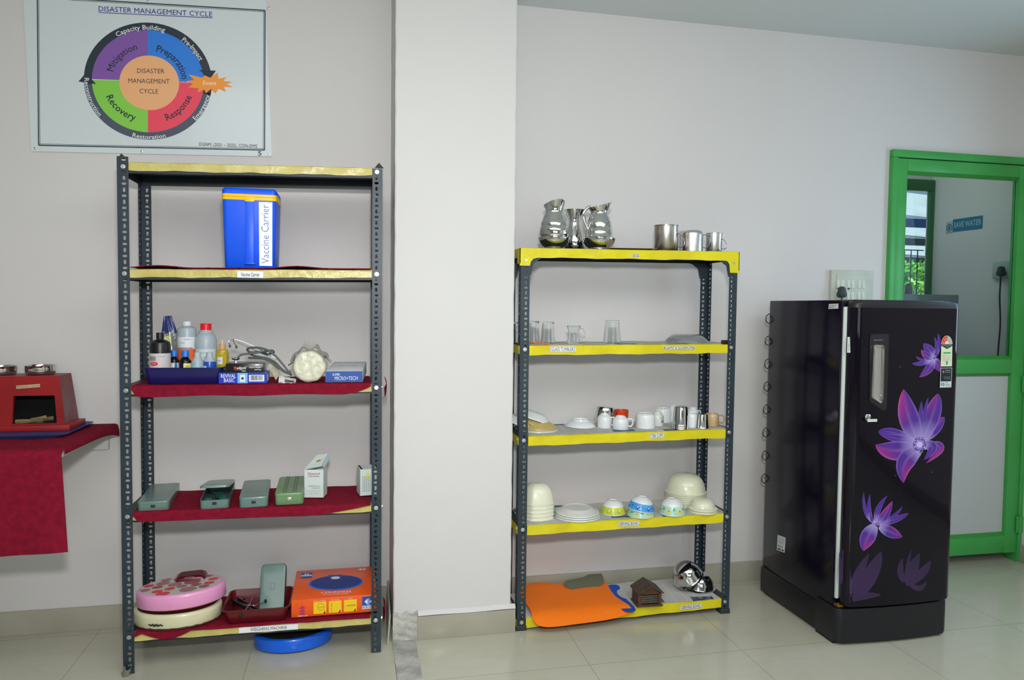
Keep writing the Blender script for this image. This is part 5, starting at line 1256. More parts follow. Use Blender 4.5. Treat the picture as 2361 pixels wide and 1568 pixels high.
UP = [(.90, 0), (.97, .0), (1.0, .05), (1.0, .62), (.93, .78), (.72, .90), (.62, .93), (.60, 1.0), (.53, 1.0), (.52, .95), (0, .94), (0, .90), (.6, .86), (.88, .7), (.93, .5), (.9, .03)]
UM = [(.93, 0), (1.0, 0), (1.0, .78), (.97, .90), (.88, .96), (.80, .965), (.79, 1.0), (.74, 1.0), (.73, .97), (0, .965), (0, .92), (.9, .88), (.94, .7), (.93, .02)]
cup(1377, 1411, 952, 988, 'small white upturned tea cup in front of the steel bowls', UP, WHITE, -35)
cup(1412, 1449, 957, 992, 'small white upturned tea cup, handle to the right, before the orange cup', UP, WHITE, -8)
cup(1465, 1510, 951, 989, 'plain white upturned mug right of the two small white cups', UM, WHITE, 60, group=None)
R, c, r, h = cup(1501, 1530, 949, 983, 'white upturned cup printed with a dark butterfly', UP, mat('warm_ceramic', '#d8dcd4', .25, coat=.3), 100, group=None)
b = MB(); rb = r*1.006
def onc(a, z): a = math.radians(a); return (rb*math.cos(a), rb*math.sin(a), z*h)
for pts, mm in (([(-62, .55), (-78, .70), (-84, .62), (-72, .45)], 0), ([(-60, .52), (-44, .78), (-38, .60), (-50, .42)], 1), ([(-62, .45), (-76, .36), (-70, .22), (-60, .32)], 2), ([(-58, .44), (-46, .40), (-44, .26), (-56, .28)], 0)):
    b.poly([onc(*p) for p in pts][::1], mm)
b.build('butterfly_print', [mat('print_maroon', '#7c1f30', .4), mat('print_brown', '#3c2430', .4), mat('print_indigo', '#3a3f8c', .4)], R)
cup(1509, 1548, 939, 975, 'white upturned mug behind the butterfly cup', UM, WHITE, 90, group='upturned white mugs at the back')
cup(1542, 1572, 934, 974, 'white upturned mug half hidden behind the stacked steel tumblers', UM, WHITE, 90, group='upturned white mugs at the back')
cup(1584, 1611, 938, 974, 'white upturned cup behind, right of the stacked steel tumblers', UP, WHITE, 10, group='upturned white mugs at the back')
cup(1579, 1609, 951, 986, 'white upturned mug between the steel tumblers and the small steel cup', UM, WHITE, 90, group='upturned white mugs at the back')
cup(1627, 1657, 951, 984, 'beige marbled mug with a square handle at the right end', UM, mat('beige_marble', '#cbb28a', .25, col2='#b99a6c', nscale=16, coat=.3), -5, (.0), group=None) if False else cup(1627, 1657, 951, 984, 'beige marbled mug with a square handle at the right end', UM, mat('beige_marble', '#cbb28a', .25, col2='#b99a6c', nscale=16, coat=.3), -12, group=None, hz=(.3, .82), hl=.85)
ST = [(.93, 0), (1.0, 0), (1.03, .02), (.98, .06), (.83, .93), (.80, .985), (.74, 1.0), (0, .995), (0, .96), (.76, .95), (.90, .06)]
# stacked steel tumblers
c, r = place(2, 1549, 1587, 991)
hh = hY(1568, 937, c.y)-c.z
for k in range(3):
    b = MB(); hk = hh-.016; b.lathe([(a*r, z*hk) for a, z in ST], n=40)
    single('steel_tumbler', b, CHROME, ['lowest of the three nested steel tumblers', 'middle one of the three nested steel tumblers', 'topmost of the three nested steel tumblers'][k], 'tumbler', (c.x+.0006*k, c.y, c.z+.008*k), group='nested steel tumblers')
cup(1602, 1634, 952, 989, 'single small steel tumbler beside the beige mug', ST, CHROME, None, name='steel_tumbler', cat='tumbler', group=None)
# steel bowls behind
c, r = place(2, 1368, 1419, 968); c.y = min(c.y, yB-r)
hb_ = hY(1393, 937, c.y)-c.z
SBP = [(.80, 0), (.98, 0), (1.0, .02), (.90, .05), (.88, .45), (.80, .92), (.74, 1.0), (0, 1.0), (0, .95), (.72, .93), (.84, .4), (.84, .05)]
for k in range(2):
    hk = hb_*.62; b = MB(); b.lathe([(a*r*.92, z*hk) for a, z in SBP], n=40)
    single('steel_bowl', b, CHROME, ['lower upturned steel bowl behind the small white cups', 'upper upturned steel bowl behind the small white cups, slightly tilted'][k], 'bowl', (c.x, c.y, c.z+hb_*.36*k), group='steel bowls behind the cups')
    if k: COL.objects[-1].rotation_euler = (0, math.radians(5), 0)
cup(1415, 1449, 943, 978, 'orange patterned cup behind the small white cups', [(0, 0), (.82, 0), (.84, .05), (1.0, .9), (1.0, 1.0), (.94, 1.0), (.9, .8), (.78, .08), (0, .08)], mat('orange_glaze', '#d9481a', .25, col2='#a82c10', nscale=24, coat=.3), 90, group=None)
# saucer
c, r = place(2, 1303, 1375, 985); h = hY(1339, 966, c.y)-c.z
b = MB(); b.lathe([(1.0*r, 0), (.98*r, h*.12), (.68*r, h*.72), (.58*r, h*.8), (.56*r, h), (.50*r, h), (.50*r, h*.82), (0, h*.8), (0, h*.66), (.55*r, h*.62), (.93*r, 0)], n=48)
single('saucer', b, WHITE, 'upturned white saucer between the stacked plates and the cups', 'saucer', tuple(c))
# plates at the left end
PLATE = [(0, .010), (.55, .010), (.62, .006), (.97, -.012), (1.0, -.012), (.99, -.008), (.64, .012), (.56, .0155), (0, .0155)]
def plate(r, n=48, sq=0, flip=False):
    b = MB(); b.lathe([(a*r, (z+.012)) for a, z in PLATE], n=n, ring=(lambda p, a, rr, z: Vector((p.x, p.y, p.z))*1 if not sq else Vector((p.x*(1+sq*math.cos(4*a+PI)*.5+sq*.5*0), p.y*(1+sq*math.cos(4*a+PI)*.5), p.z)))); return b
c, r = place(2, 1196, 1288, 999)
YEL = mat('straw_melamine', '#cdb878', .35, col2='#c0aa68', nscale=8, coat=.2)
for k in range(2):
    single('melamine_plate', plate(r*(1-.05*k)), YEL if k else mat('pale_melamine', '#c9cdb8', .3), ['pale plate lowest in the stack at the left end, with a dark rim line', 'straw-coloured plate on the left stack, under the leaning white plates'][k], 'plate', (c.x-.002, c.y, c.z+.0105*k), group='plates at the left end')
for k, (tx_, dz_, dx_, m_, lab) in enumerate(((14, .026, .0, YEL, 'straw-coloured plate leaning on the left stack'), (19, .048, -.004, WHITE, 'white square plate leaning on top of the left stack'), (16, .030, -.075, WHITE, 'white plate at the far left end behind the front post'))):
    b = plate(r*.92, sq=.10 if k == 1 else 0)
    o = single('melamine_plate', b, m_, lab, 'plate', (c.x-.012+dx_, c.y+.03, c.z+dz_), group='plates at the left end'); o.rotation_euler = (math.radians(2), math.radians(tx_), 0)

# ---- bowls (index 3)
def s3(x): return sz(2, 3, x)+.0046
CR = mat('cream_bowl', '#dcdfc4', .22, coat=.35)
def inv_bowl(r, h, sq=0, foot=.45, n=56, rim=.006):
    pr = [(.95, 0), (1.0, 0), (1.0, rim), (.955, rim+.003), (.90, h*.38), (.78, h*.68), (.60, h*.88), (foot+.05, h*.95), (foot, h), (foot-.06, h), (foot-.08, h*.96), (0, h*.955), (0, h*.93), (.5, h*.88), (.75, h*.62), (.9, h*.2), (.94, .001)]
    b = MB()
    if sq: ring = lambda p, a, rr, z: Vector((p.x*(1+sq*(1/max(abs(math.cos(a)), abs(math.sin(a)))-1)), p.y*(1+sq*(1/max(abs(math.cos(a)), abs(math.sin(a)))-1)), p.z))
    else: ring = None
    b.lathe([(a*r, z) for a, z in pr], n=n, ring=ring); return b
def dome_bowl(r, h, sq=0, lip=0, n=56):
    a = 1-lip
    pr = [(.93, 0), (1.0, 0), (1.0, .004), (a, .004+lip*.05), (a*.975, h*.25), (a*.92, h*.48), (a*.82, h*.70), (a*.68, h*.87), (a*.5, h*.965), (a*.40, h*.985), (a*.38, h), (0, h), (0, h-.003), (a*.5, h*.93), (a*.8, h*.66), (a*.93, h*.2), (.93, .001)]
    ring = (lambda p, q, rr, z: Vector((p.x*(1+sq*(1/max(abs(math.cos(q)), abs(math.sin(q)))-1)), p.y*(1+sq*(1/max(abs(math.cos(q)), abs(math.sin(q)))-1)), p.z))) if sq else None
    b = MB(); b.lathe([(q*r, z) for q, z in pr], n=n, ring=ring); return b
# big stack at the right: seven nested bowls
c, r = place(3, 1533, 1629, 1178); c.y = yB-r+.012
c.x = onY(1581, 1150, c.y).x
ztop = hY(1581, 1092, c.y); hb_ = .085
n = 7; step = (ztop-hb_-c.z)/(n-1)
for k in range(n):
    last = k == n-1
    o = single('serving_bowl', dome_bowl(r*(1.0-.004*(n-k)), hb_, lip=.05), CR, 'topmost big cream bowl of the tall upturned stack at the right' if last else ('lowest big cream bowl of the tall stack at the right' if k == 0 else 'big cream bowl, number %s from the bottom of the tall stack at the right' % ('two three four five six'.split()[k-1])), 'bowl', (c.x+.001*math.sin(k*2), c.y, c.z+step*k), group='tall stack of cream bowls')
# square bowls at the left
c, r = place(3, 1199, 1278, 1203); hb_ = hY(1240, 1111, c.y)-hY(1240, 1166, c.y)
hb_ = min(hb_, .085); zt_ = hY(1240, 1113, c.y)
for k in range(5):
    zk = c.z+(zt_-hb_-c.z)*k/4
    o = single('serving_bowl', dome_bowl(r*.94, hb_, sq=.22, lip=.04, n=64), CREAM, ['lowest square cream bowl of the left stack', 'second square cream bowl from the bottom of the left stack', 'middle square cream bowl of the left stack', 'second square cream bowl from the top of the left stack', 'topmost square cream bowl of the left stack'][k], 'bowl', (c.x, c.y, zk), group='stack of square cream bowls', rz=math.radians(12+3*(k % 2)))
# plates stack
c, r = place(3, 1276, 1385, 1204)
for k in range(3):
    h_ = hY(1330, 1163, c.y)-c.z; rr_ = r*(1-.03*k); fl = .012 if k < 2 else 0
    b = MB(); b.lathe([(rr_, 0), (rr_*.98, .004), (rr_*.74, .013), (rr_*.66, .0205), (rr_*.60, .0215), (rr_*.58, .0190), (0, .0190), (0, .016), (rr_*.62, .0155), (rr_*.95, 0)], n=96, ring=lambda p, a, q, z, fl=fl: Vector((p.x, p.y, p.z+(.0009*math.cos(a*48) if fl and q > rr_*.68 else 0))))
    single('dinner_plate', b, mat('plate_white', '#d6dbd4', .25, coat=.3), ['lowest upturned white plate beside the yellow bowl', 'middle fluted upturned white plate beside the yellow bowl', 'topmost upturned white plate beside the yellow bowl'][k], 'plate', (c.x, c.y, c.z+.0085*k), group='upturned white plates')
def pat_bowl(x0, x1, ytop, ybot, base, figs, label, tilt=None, zadd=0, cz=None, xc=None, nf=7):
    c, r = place(3, x0, x1, ybot) if cz is None else cz
    h = hY((x0+x1)/2, ytop+2, c.y)-c.z if cz is None else .058
    h = min(h, .066)
    R = thing('rice_bowl', label, 'bowl', (c.x, c.y, c.z+zadd), math.radians(-90), 'patterned rice bowls')
    if tilt: R.rotation_euler = (Matrix.Rotation(math.radians(tilt[1]), 3, 'Y') @ Matrix.Rotation(math.radians(-90), 3, 'Z')).to_euler()
    b = inv_bowl(r, h, foot=.38, rim=.003); b.build('bowl_body', WHITE, R)
    # printed band and motifs follow the curved wall
    pr = [(1.0, .004), (.965, h*.12), (.925, h*.30), (.90, h*.38), (.84, h*.55), (.78, h*.68)]
    def wall(t, e=.0006):
        t = t*(len(pr)-1.001); i = int(t); f = t-i; return (pr[i][0]+(pr[i+1][0]-pr[i][0])*f)*r+e, pr[i][1]+(pr[i+1][1]-pr[i][1])*f
    def pt(a, t, e=.0008): q, z = wall(max(0, min(.999, t)), e); return (q*math.cos(a), q*math.sin(a), z)
    b = MB(); b.sheet(lambda u, v: pt(u*2*PI, v*.86), 64, 6, .0003)
    b.build('printed_band', base, R)
    b = MB(); mats = []
    for k in range(nf):
        a0 = 2*PI*k/nf+.2
        for (da, dt, sa, st, mi, npt) in figs:
            vs = [pt(a0+da+sa*math.cos(q)*(1+.18*math.cos(npt*q)), .45+dt+st*math.sin(q)*(1+.18*math.cos(npt*q)), .0012+.0002*mi) for q in [2*PI*i/20 for i in range(20)]]
            b.poly(vs, mi)
    b.build('printed_motif', [mat('motif_'+q, q, .4) for q in figs_col], R)
    return R, c, r, h
figs_col = ('#d98a24', '#e8e4d8', '#6fae2e')
pat_bowl(1384, 1443, 1151, 1190, mat('lime_print', '#c9d94a', .3, col2='#b9cf3c', nscale=30), [(0, 0, .17, .22, 0, 3), (0, .10, .07, .09, 1, 0), (.25, -.30, .12, .04, 2, 0)], 'upturned rice bowl with a lime yellow band and orange figures')
figs_col = ('#f2cf1c', '#e0661c', '#3fae6a')
fl_ = [(0, 0, .17, .22, 0, 5), (0, 0, .06, .08, 1, 0), (.42, .18, .10, .12, 2, 2)]
Rb, cb, rb_, hb2 = pat_bowl(1446, 1508, 1160, 1196, mat('mint_print', '#b9dccb', .3, col2='#9fd0c4', nscale=25), fl_, 'upturned rice bowl with yellow flowers, under the tilted blue bowl')
figs_col = ('#1c56b8', '#dfe9f0', '#1c56b8')
cz = (Vector((cb.x-.0, cb.y, cb.z+.024)), rb_)
pat_bowl(1448, 1510, 1146, 1180, mat('sky_blue_print', '#4fa6e6', .3, col2='#3f97dc', nscale=25), [(0, 0, .14, .2, 0, 4), (0, .06, .06, .09, 1, 0), (.4, .1, .05, .1, 2, 0)], 'upturned blue patterned rice bowl resting tilted on another bowl', tilt=(0, 9), cz=cz)
figs_col = ('#f2cf1c', '#e0661c', '#3fae6a')
pat_bowl(1519, 1580, 1147, 1191, mat('mint_print', '#b9dccb', .3), fl_, 'upturned rice bowl with yellow flowers, standing alone in front of the tall cream stack')
c, r = place(3, 1585, 1654, 1187); h_ = .046
zt_ = hY(1620, 1149, c.y)
for k in range(2):
    single('serving_bowl', dome_bowl(r, h_, lip=.14), CR, ['lower of the two small cream bowls at the right end', 'upper of the two small cream bowls at the right end'][k], 'bowl', (c.x, c.y, c.z+k*max(.008, zt_-h_-c.z)), group='small cream bowls')

# ---- lowest shelf (index 4)
def s4(x): return sz(2, 4, x)
def foam(pts, z, th, m, label, lift=None, cat='sheet', name='foam_sheet'):
    P = [onZ(x, y, s4(1.0)+z) for x, y in pts]; c = sum(P, Vector())/len(P); c.z = s4(1.0)+z
    # smooth outline
    Q = []; N = len(P)
    for i in range(N):
        a, b_, c_, d_ = P[i-1], P[i], P[(i+1) % N], P[(i+2) % N]
        for k in range(4):
            t = k/4; Q.append(.5*((2*b_)+(c_-a)*t+(2*a-5*b_+4*c_-d_)*t*t+(3*b_-a-3*c_+d_)*t*t*t))
    Q = [Vector((q.x-c.x, q.y-c.y)) for q in Q]
    # fill by rings towards the centre so it can undulate
    b = MB(); rings = []
    def hz_(p): return (lift(p.x+c.x, p.y+c.y) if lift else 0)
    for s_ in (1, .85, .7, .5, .3, .12):
        rings.append([Vector((q.x*s_, q.y*s_, hz_(q*s_))) for q in Q])
    b.loft([[p-ZA*th for p in rings[0]]]+rings, 0, True, cap0=False, cap1=True); b.loft([[p-ZA*th for p in r_] for r_ in rings[::-1]], 0, True, cap0=True, cap1=False)
    return single(name, b, m, label, cat, tuple(c))
foam([(1300, 1352), (1345, 1343), (1374, 1331), (1384, 1334), (1392, 1350), (1370, 1362), (1320, 1365)], .006, .002, mat('olive_foam', '#6d705a', .8), 'olive grey sheet curling up behind the orange sheet', lift=lambda x, y: .006+.02*max(0, (y+.16)*8))
foam([(1395, 1353), (1425, 1349), (1433, 1368), (1443, 1380), (1466, 1405), (1440, 1408), (1400, 1380)], .008, .002, mat('blue_foam', '#0e4fb8', .7), 'blue foam sheet showing at the right edge of the orange sheet')
foam([(1196, 1362), (1222, 1346), (1255, 1344), (1300, 1346), (1340, 1343), (1390, 1339), (1398, 1345), (1414, 1370), (1434, 1385), (1460, 1401), (1457, 1403), (1400, 1412), (1300, 1424), (1250, 1426), (1230, 1420), (1222, 1405)], .016, .002, mat('orange_foam', '#ff7d0a', .7, noise=.03, nscale=60), 'bright orange foam sheet on the left of the lowest shelf', lift=lambda x, y: .003*math.sin(x*16)*math.sin(y*14+1)-.5*max(0, -.345-y))
# wooden hut
c = onZ(1499, 1398, s4(1.3)+.0065); c.y += .04
R = thing('wooden_hut', 'small dark wooden hut with a gabled roof and slatted front', 'ornament', (c.x, c.y, c.z), math.radians(-3))
k_ = mpp(c); W_ = 56*k_; Dp = .085; Hw = onY(1499, 1364, c.y-.04).z-c.z; Hr = Hw+.026
WD = mat('dark_wood', '#4a3527', .6, col2='#5c4533', nscale=35, bump=.5, bscale=90); WD2 = mat('reddish_wood', '#5c3620', .5, col2='#48301f', nscale=30)
b = MB(); b.box((-W_/2-.006, -Dp/2-.004, 0), (W_/2+.006, Dp/2+.004, .006), bev=.001); b.build('plinth', WD, R)
b = MB(); t = .005
b.box((-W_/2, -Dp/2, .006), (-W_/2+t, Dp/2, Hw)); b.build('side_wall', WD, R)
b = MB(); b.box((W_/2-t, -Dp/2, .006), (W_/2, Dp/2, Hw)); b.build('side_wall', WD, R)
b = MB(); b.prism([(-W_/2+t, .006), (W_/2-t, .006), (W_/2-t, Hw), (0, Hr-.004), (-W_/2+t, Hw)], -Dp/2, -Dp/2+t, T=Matrix.Rotation(PI/2, 4, 'X') @ Matrix.Diagonal((1, 1, 1, 1)) if False else Matrix(((1, 0, 0, 0), (0, 0, -1, 0), (0, 1, 0, 0), (0, 0, 0, 1)))); b.build('back_wall', WD2, R)
b = MB()
b.box((-W_/2+t, -Dp/2, .006), (-W_/2+.014, -Dp/2+.006, Hw)); b.build('front_post', WD2, R)
b = MB(); b.box((W_/2-.014, -Dp/2, .006), (W_/2-t, -Dp/2+.006, Hw)); b.build('front_post', WD2, R)
b = MB(); b.box((-W_/2+t, -Dp/2, Hw-.012), (W_/2-t, -Dp/2+.006, Hw)); b.add([(-W_/2+t, -Dp/2+.001, Hw), (W_/2-t, -Dp/2+.001, Hw), (0, -Dp/2+.001, Hr-.004), (-W_/2+t, -Dp/2+.006, Hw), (W_/2-t, -Dp/2+.006, Hw), (0, -Dp/2+.006, Hr-.004)], [(0, 1, 2), (3, 5, 4), (0, 2, 5, 3), (1, 4, 5, 2)]); b.build('gable', WD2, R)
for kk in range(4):
    b = MB(); z_ = .014+(Hw-.03)*kk/4; b.box((-W_/2+.014, -Dp/2+.004, z_), (W_/2-.014, -Dp/2+.010, z_+(Hw-.03)/4-.003), bev=.0015); b.build('front_slat', mat('grey_slat', '#4c473f', .6, col2='#5c564b', nscale=40), R)
b = MB(); b.box((-W_/2+t, -Dp/2+.0105, .006), (W_/2-t, -Dp/2+.012, Hw-.002)); b.build('inner_panel', mat('dark_inside', '#151210', .8), R)
for s_ in (-1, 1):
    b = MB(); e = .007; x1_ = s_*(W_/2+e); zz1 = Hw-.012; v = [(0, -Dp/2-.012, Hr), (x1_, -Dp/2-.012, zz1+.003), (x1_, Dp/2+.01, zz1+.003), (0, Dp/2+.01, Hr)]
    if s_ > 0: v = [v[0], v[1], v[2], v[3]]
    b.hexa([Vector(p) for p in v]+[Vector(p)+ZA*.005 for p in v]); b.build('roof_slope', mat('roof_wood', '#3e352a', .5, col2='#55493a', nscale=40, bump=.6, bscale=80), R)
# steel bowls at the right
c, r = at_shelf(1570, 1649, 1368, s4(1.5)+.0065); c.y = min(c.y, yB-r*.8)
def sbowl(r, h): 
    b = MB(); b.lathe([(1.0*r, .0), (1.0*r, .0015), (.90*r, .004), (.86*r, .008), (.82*r, h*.5), (.62*r, h*.88), (.4*r, h*.985), (0, h), (0, h-.0015), (.6*r, h*.86), (.80*r, h*.48), (.84*r, .006), (.90*r, .0022)], n=56); return b
o = single('mixing_bowl', sbowl(r, .070), CHROME, 'shiny steel bowl lying upside down at the right of the lowest shelf', 'bowl', tuple(c), group='steel bowls on the lowest shelf')
c2 = Vector((c.x-.052, c.y-.004, c.z+.052))
o = single('mixing_bowl', sbowl(r*.93, .072), CHROME, 'shiny steel bowl tipped against the upside-down one', 'bowl', tuple(c2), group='steel bowls on the lowest shelf'); o.rotation_euler = (math.radians(8), math.radians(-33), 0)
# ================================================================= FRIDGE
FX0, FX1 = 1.932, 2.452
FB_, FF_ = -.165, -.690
DARK = mat('fridge_body_paint', '#100c1c', .16, spec=.32)
DOORM = mat('fridge_door_gloss', '#0b0714', .06, spec=.34)
BASEM = mat('fridge_base_plastic', '#17171d', .4)
fr_ = thing('fridge', 'tall black-purple single-door fridge printed with purple flowers', 'fridge', ((FX0+FX1)/2, -.43, 0))
b = MB(); b.box((FX0, FF_, .13), (FX1, FB_, 1.412), bev=.004); b.build('fridge_body', DARK, fr_, True)
b = MB()
b.box((FX0-.004, FF_+.09, .012), (FX1, FB_+.01, .13), bev=.004)
def plan(x0, x1, yb_, yf_, r, bulge, n=8, m=14):
    pts = [(x1, yb_)]
    for k in range(n+1): a = math.radians(0-90*k/n); pts.append((x1-r+r*math.cos(a), yf_+r+r*math.sin(a)))
    for k in range(1, m): x = x1-r+(x0-x1+2*r)*k/m; t = (x-(x0+x1)/2)/((x1-x0)/2); pts.append((x, yf_-bulge*(1-t*t/((1-r*2/(x1-x0))**2))))
    for k in range(n+1): a = math.radians(-90-90*k/n); pts.append((x0+r+r*math.cos(a), yf_+r+r*math.sin(a)))
    pts.append((x0, yb_)); return pts[::-1]
P0 = plan(FX0-.008, FX1+.004, FF_+.10, -.735, .03, .012)
def zl_(P, z, s=1.0):
    cx_, cy_ = (FX0+FX1)/2, FF_; return [Vector((cx_+(x-cx_)*s, cy_+(y-cy_)*s, z)) for x, y in P]
b.loft([zl_(P0, .012, .985), zl_(P0, .020), zl_(P0, .146), zl_(P0, .152, .99)], 0, True)
b.box((FX0-.004, FF_-.015, 0), (FX0+.03, FF_+.10, .014)); b.box((FX1-.04, FF_-.015, 0), (FX1-.005, FF_+.02, .014)); b.box((FX0+.01, FB_-.05, 0), (FX0+.05, FB_-.01, .013)); b.box((FX1-.05, FB_-.05, 0), (FX1-.01, FB_-.01, .013))
b.build('base_drawer', BASEM, fr_, True)
b = MB(); b.box((FX0+.006, FF_-.013, .185), (FX1-.01, FF_, 1.385), bev=.003); b.build('door_gasket', mat('gasket_white', '#ccd6d4', .45), fr_, True)
DXL, DXR, DYB, DYF, DR, DBU = FX0+.016, FX1+.002, FF_-.015, -.752, .036, .010
PD = plan(DXL, DXR, DYB, DYF, DR, DBU)
def ydoor(x):
    xc = (DXL+DXR)/2; hw = (DXR-DXL)/2; ax = abs(x-xc)
    if ax > hw-DR: d = min(ax-(hw-DR), DR*.999); return DYF+DR-math.sqrt(DR*DR-d*d)
    t = (x-xc)/hw; return DYF-DBU*(1-t*t/((1-DR/hw)**2))
b = MB(); b.loft([zl_(PD, .166, .985), zl_(PD, .172), zl_(PD, 1.382)], 0, True, cap1=True); dr_ = b.build('fridge_door', DOORM, fr_, True)
b = MB(); b.loft([zl_(PD, 1.382), zl_(PD, 1.394, .998), zl_(PD, 1.403, .985), zl_(PD, 1.408, .95)], 0, True, cap0=False)
b.box((FX0+.05, FF_-.03, 1.396), (FX1-.06, FF_+.10, 1.414), bev=.003); b.build('door_top_cap', mat('fridge_cap_plastic', '#1c1d22', .4), dr_, True)
def dpt(px, py, e=.0006):
    Y = -.76
    for _ in range(5): P = onY(px, py, Y); Y = ydoor(min(max(P.x, DXL+.002), DXR-.002))
    P = onY(px, py, Y); xc = (DXL+DXR)/2; hw = (DXR-DXL)/2; n = Vector((0, -1, 0))
    if abs(P.x-xc) > hw-DR: s_ = (abs(P.x-xc)-(hw-DR))/DR; n = Vector((math.copysign(min(s_, 1), P.x-xc), -math.sqrt(max(0, 1-s_*s_)), 0))
    return P+n*e
def ccol(a, b_, t): return tuple(a[i]+(b_[i]-a[i])*t for i in range(3))
fb = MB()
C_LAV, C_VIO, C_MAG, C_IND, C_DRK = hexc('#a593d2'), hexc('#4b2491'), hexc('#a62782'), hexc('#2c2080'), hexc('#1a112c')
def petal(base, mid, tip, wd, lay, mag=.5, dim=0, nu=14, nv=8):
    base, mid, tip = Vector(base), Vector(mid), Vector(tip)
    o = len(fb.v); vs = []; fs = []
    for i in range(nu+1):
        t = i/nu
        c = base*(1-t)**2+mid*2*t*(1-t)*1.0+tip*t*t
        d = (2*(1-t)*(mid-base)+2*t*(tip-mid)); d.normalize(); n_ = Vector((-d.y, d.x))
        hw = wd/2*(math.sin(PI*min(1, (t*.93+.07))**.85))**.8 if t < 1 else 0
        for j in range(nv+1):
            v = -1+2*j/nv; p = c+n_*hw*v; vs.append(dpt(p.x, p.y, .0002+.00004*lay))
            edge = abs(v)
            col = ccol(C_LAV, C_VIO, min(1, t*2.9)); col = ccol(col, C_IND, max(0, .6-abs(v+.3))*.8*min(1, t*2)*(1-t*.3))
            col = ccol(col, C_MAG, mag*max(0, min(1, (t-.25)*1.5))*max(0, (v*-.8+.5) if mag > 0 else 0))
            if abs(v) < .14: col = ccol(col, C_LAV, .35*(1-t))
            if edge > .95: col = ccol(col, C_LAV, .35)
            if dim: col = ccol(hexc('#3a1f52'), C_DRK, min(1, .12+.45*t*(1-edge*.4)+.08*dim))
            fb.c[o+len(vs)-1] = col
    for i in range(nu):
        for j in range(nv): a = i*(nv+1)+j; fs.append((a, a+1, a+nv+2, a+nv+1))
    fb.add(vs, fs, 0, True)
def c2(x, y): return (1980+x/5.808, 860+y/5.808)
def c1(x, y): return (1980+x/7.129, 740+y/7.129)
def c3(x, y): return (1900+x/4.2375, 1110+y/4.2375)
def fix(base, mid, tip):   # quadratic control point so the curve passes through mid
    return ((mid[0]-.25*base[0]-.25*tip[0])*2, (mid[1]-.25*base[1]-.25*tip[1])*2)
def F_(cf, items, l0, dim=0):
    for k, (bs, md, tp, wd, mg) in enumerate(items):
        B0, M0, T0 = cf(*bs), cf(*md), cf(*tp); petal(B0, fix(B0, M0, T0), T0, wd, l0+k, mg, dim)
F_(c3, [((300, 1150), (460, 900), (560, 680), 36, 0), ((240, 1120), (340, 900), (440, 700), 22, 0), ((215, 1170), (215, 850), (180, 660), 20, 0), ((180, 1170), (400, 1120), (560, 1110), 16, 0), ((160, 1000), (165, 850), (150, 690), 9, 0)], 0, 1)
F_(c3, [((800, 1000), (815, 820), (860, 660), 8, 0), ((830, 1010), (970, 880), (1040, 770), 20, 0), ((780, 980), (745, 870), (770, 745), 15, 0), ((830, 1020), (860, 870), (935, 700), 30, 0), ((840, 1010), (940, 1040), (1000, 965), 13, 0)], 0, 2)
F_(c1, [((1240, 620), (1285, 720), (1335, 840), 20, .9), ((1250, 590), (1315, 400), (1300, 200), 10, .0), ((1250, 590), (1275, 420), (1243, 255), 7, .2), ((1230, 600), (1150, 470), (1055, 372), 22, .1), ((1225, 620), (1110, 570), (1025, 470), 17, 1), ((1230, 640), (1140, 800), (990, 925), 19, .5), ((1180, 655), (1010, 700), (870, 700), 11, .1), ((1160, 655), (1030, 640), (930, 575), 7, .1), ((1245, 600), (1270, 540), (1280, 470), 7, 0)], 0)
F_(c2, [((860, 900), (1030, 720), (1150, 590), 30, .6), ((860, 900), (1000, 520), (1060, 275), 38, .6), ((870, 1000), (1085, 1000), (900, 1212), 22, 1.2), ((830, 900), (830, 600), (840, 370), 12, 0), ((850, 890), (885, 540), (932, 325), 9, -.1), ((790, 910), (660, 560), (600, 215), 48, 1.1), ((740, 910), (450, 800), (258, 790), 22, .0), ((740, 900), (470, 870), (262, 800), 17, .2), ((770, 990), (460, 1040), (222, 960), 45, 1.0), ((820, 1040), (620, 1200), (600, 1475), 42, .9), ((850, 960), (985, 1000), (870, 1165), 24, .2)], 0)
F_(c3, [((500, 430), (420, 560), (385, 680), 36, .9), ((540, 440), (660, 500), (765, 545), 26, .7), ((470, 400), (400, 270), (388, 98), 9, 0), ((470, 390), (440, 260), (450, 122), 9, 0), ((520, 420), (700, 370), (828, 308), 15, .2), ((530, 420), (690, 330), (765, 238), 8, -.1), ((510, 400), (530, 270), (620, 135), 13, 0), ((520, 420), (600, 320), (668, 190), 20, 1.2), ((480, 410), (462, 370), (455, 305), 6, 0)], 0)
# stamens
random.seed(21)
def spot(cx_, cy_, r, col, lay=20, n=8):
    o = len(fb.v); vs = [dpt(cx_+r*math.cos(2*PI*i/n), cy_+r*math.sin(2*PI*i/n), .0002+.00004*lay) for i in range(n)]
    for i in range(n): fb.c[o+i] = col
    fb.add(vs, [tuple(range(n))[::-1]], 0)
spot(2120, 1025, 15, hexc('#6f58b4'), 13, 24); spot(2120, 1025, 11, hexc('#8f7bc8'), 14, 20); spot(2120, 1025, 7, hexc('#c6b4ea'), 15, 16)
for k in range(70):
    a = random.uniform(0, 2*PI); r = random.uniform(9, 17); spot(2120+r*math.cos(a)*.85, 1025+r*math.sin(a)*1.15, random.uniform(.7, 1.3), random.choice((hexc('#1d1030'), hexc('#e6d8f6'), hexc('#3a1a4c'))), 16+k % 3, 6)
spot(2017, 1206, 5, hexc('#8f7bc8'), 14, 16); spot(2024, 1209, 4, hexc('#7a63bc'), 14, 14)
for k in range(12): spot(2016+random.uniform(-3, 4), 1203+random.uniform(-6, 4), .8, random.choice((hexc('#1d1030'), hexc('#e6d8f6'))), 18, 6)
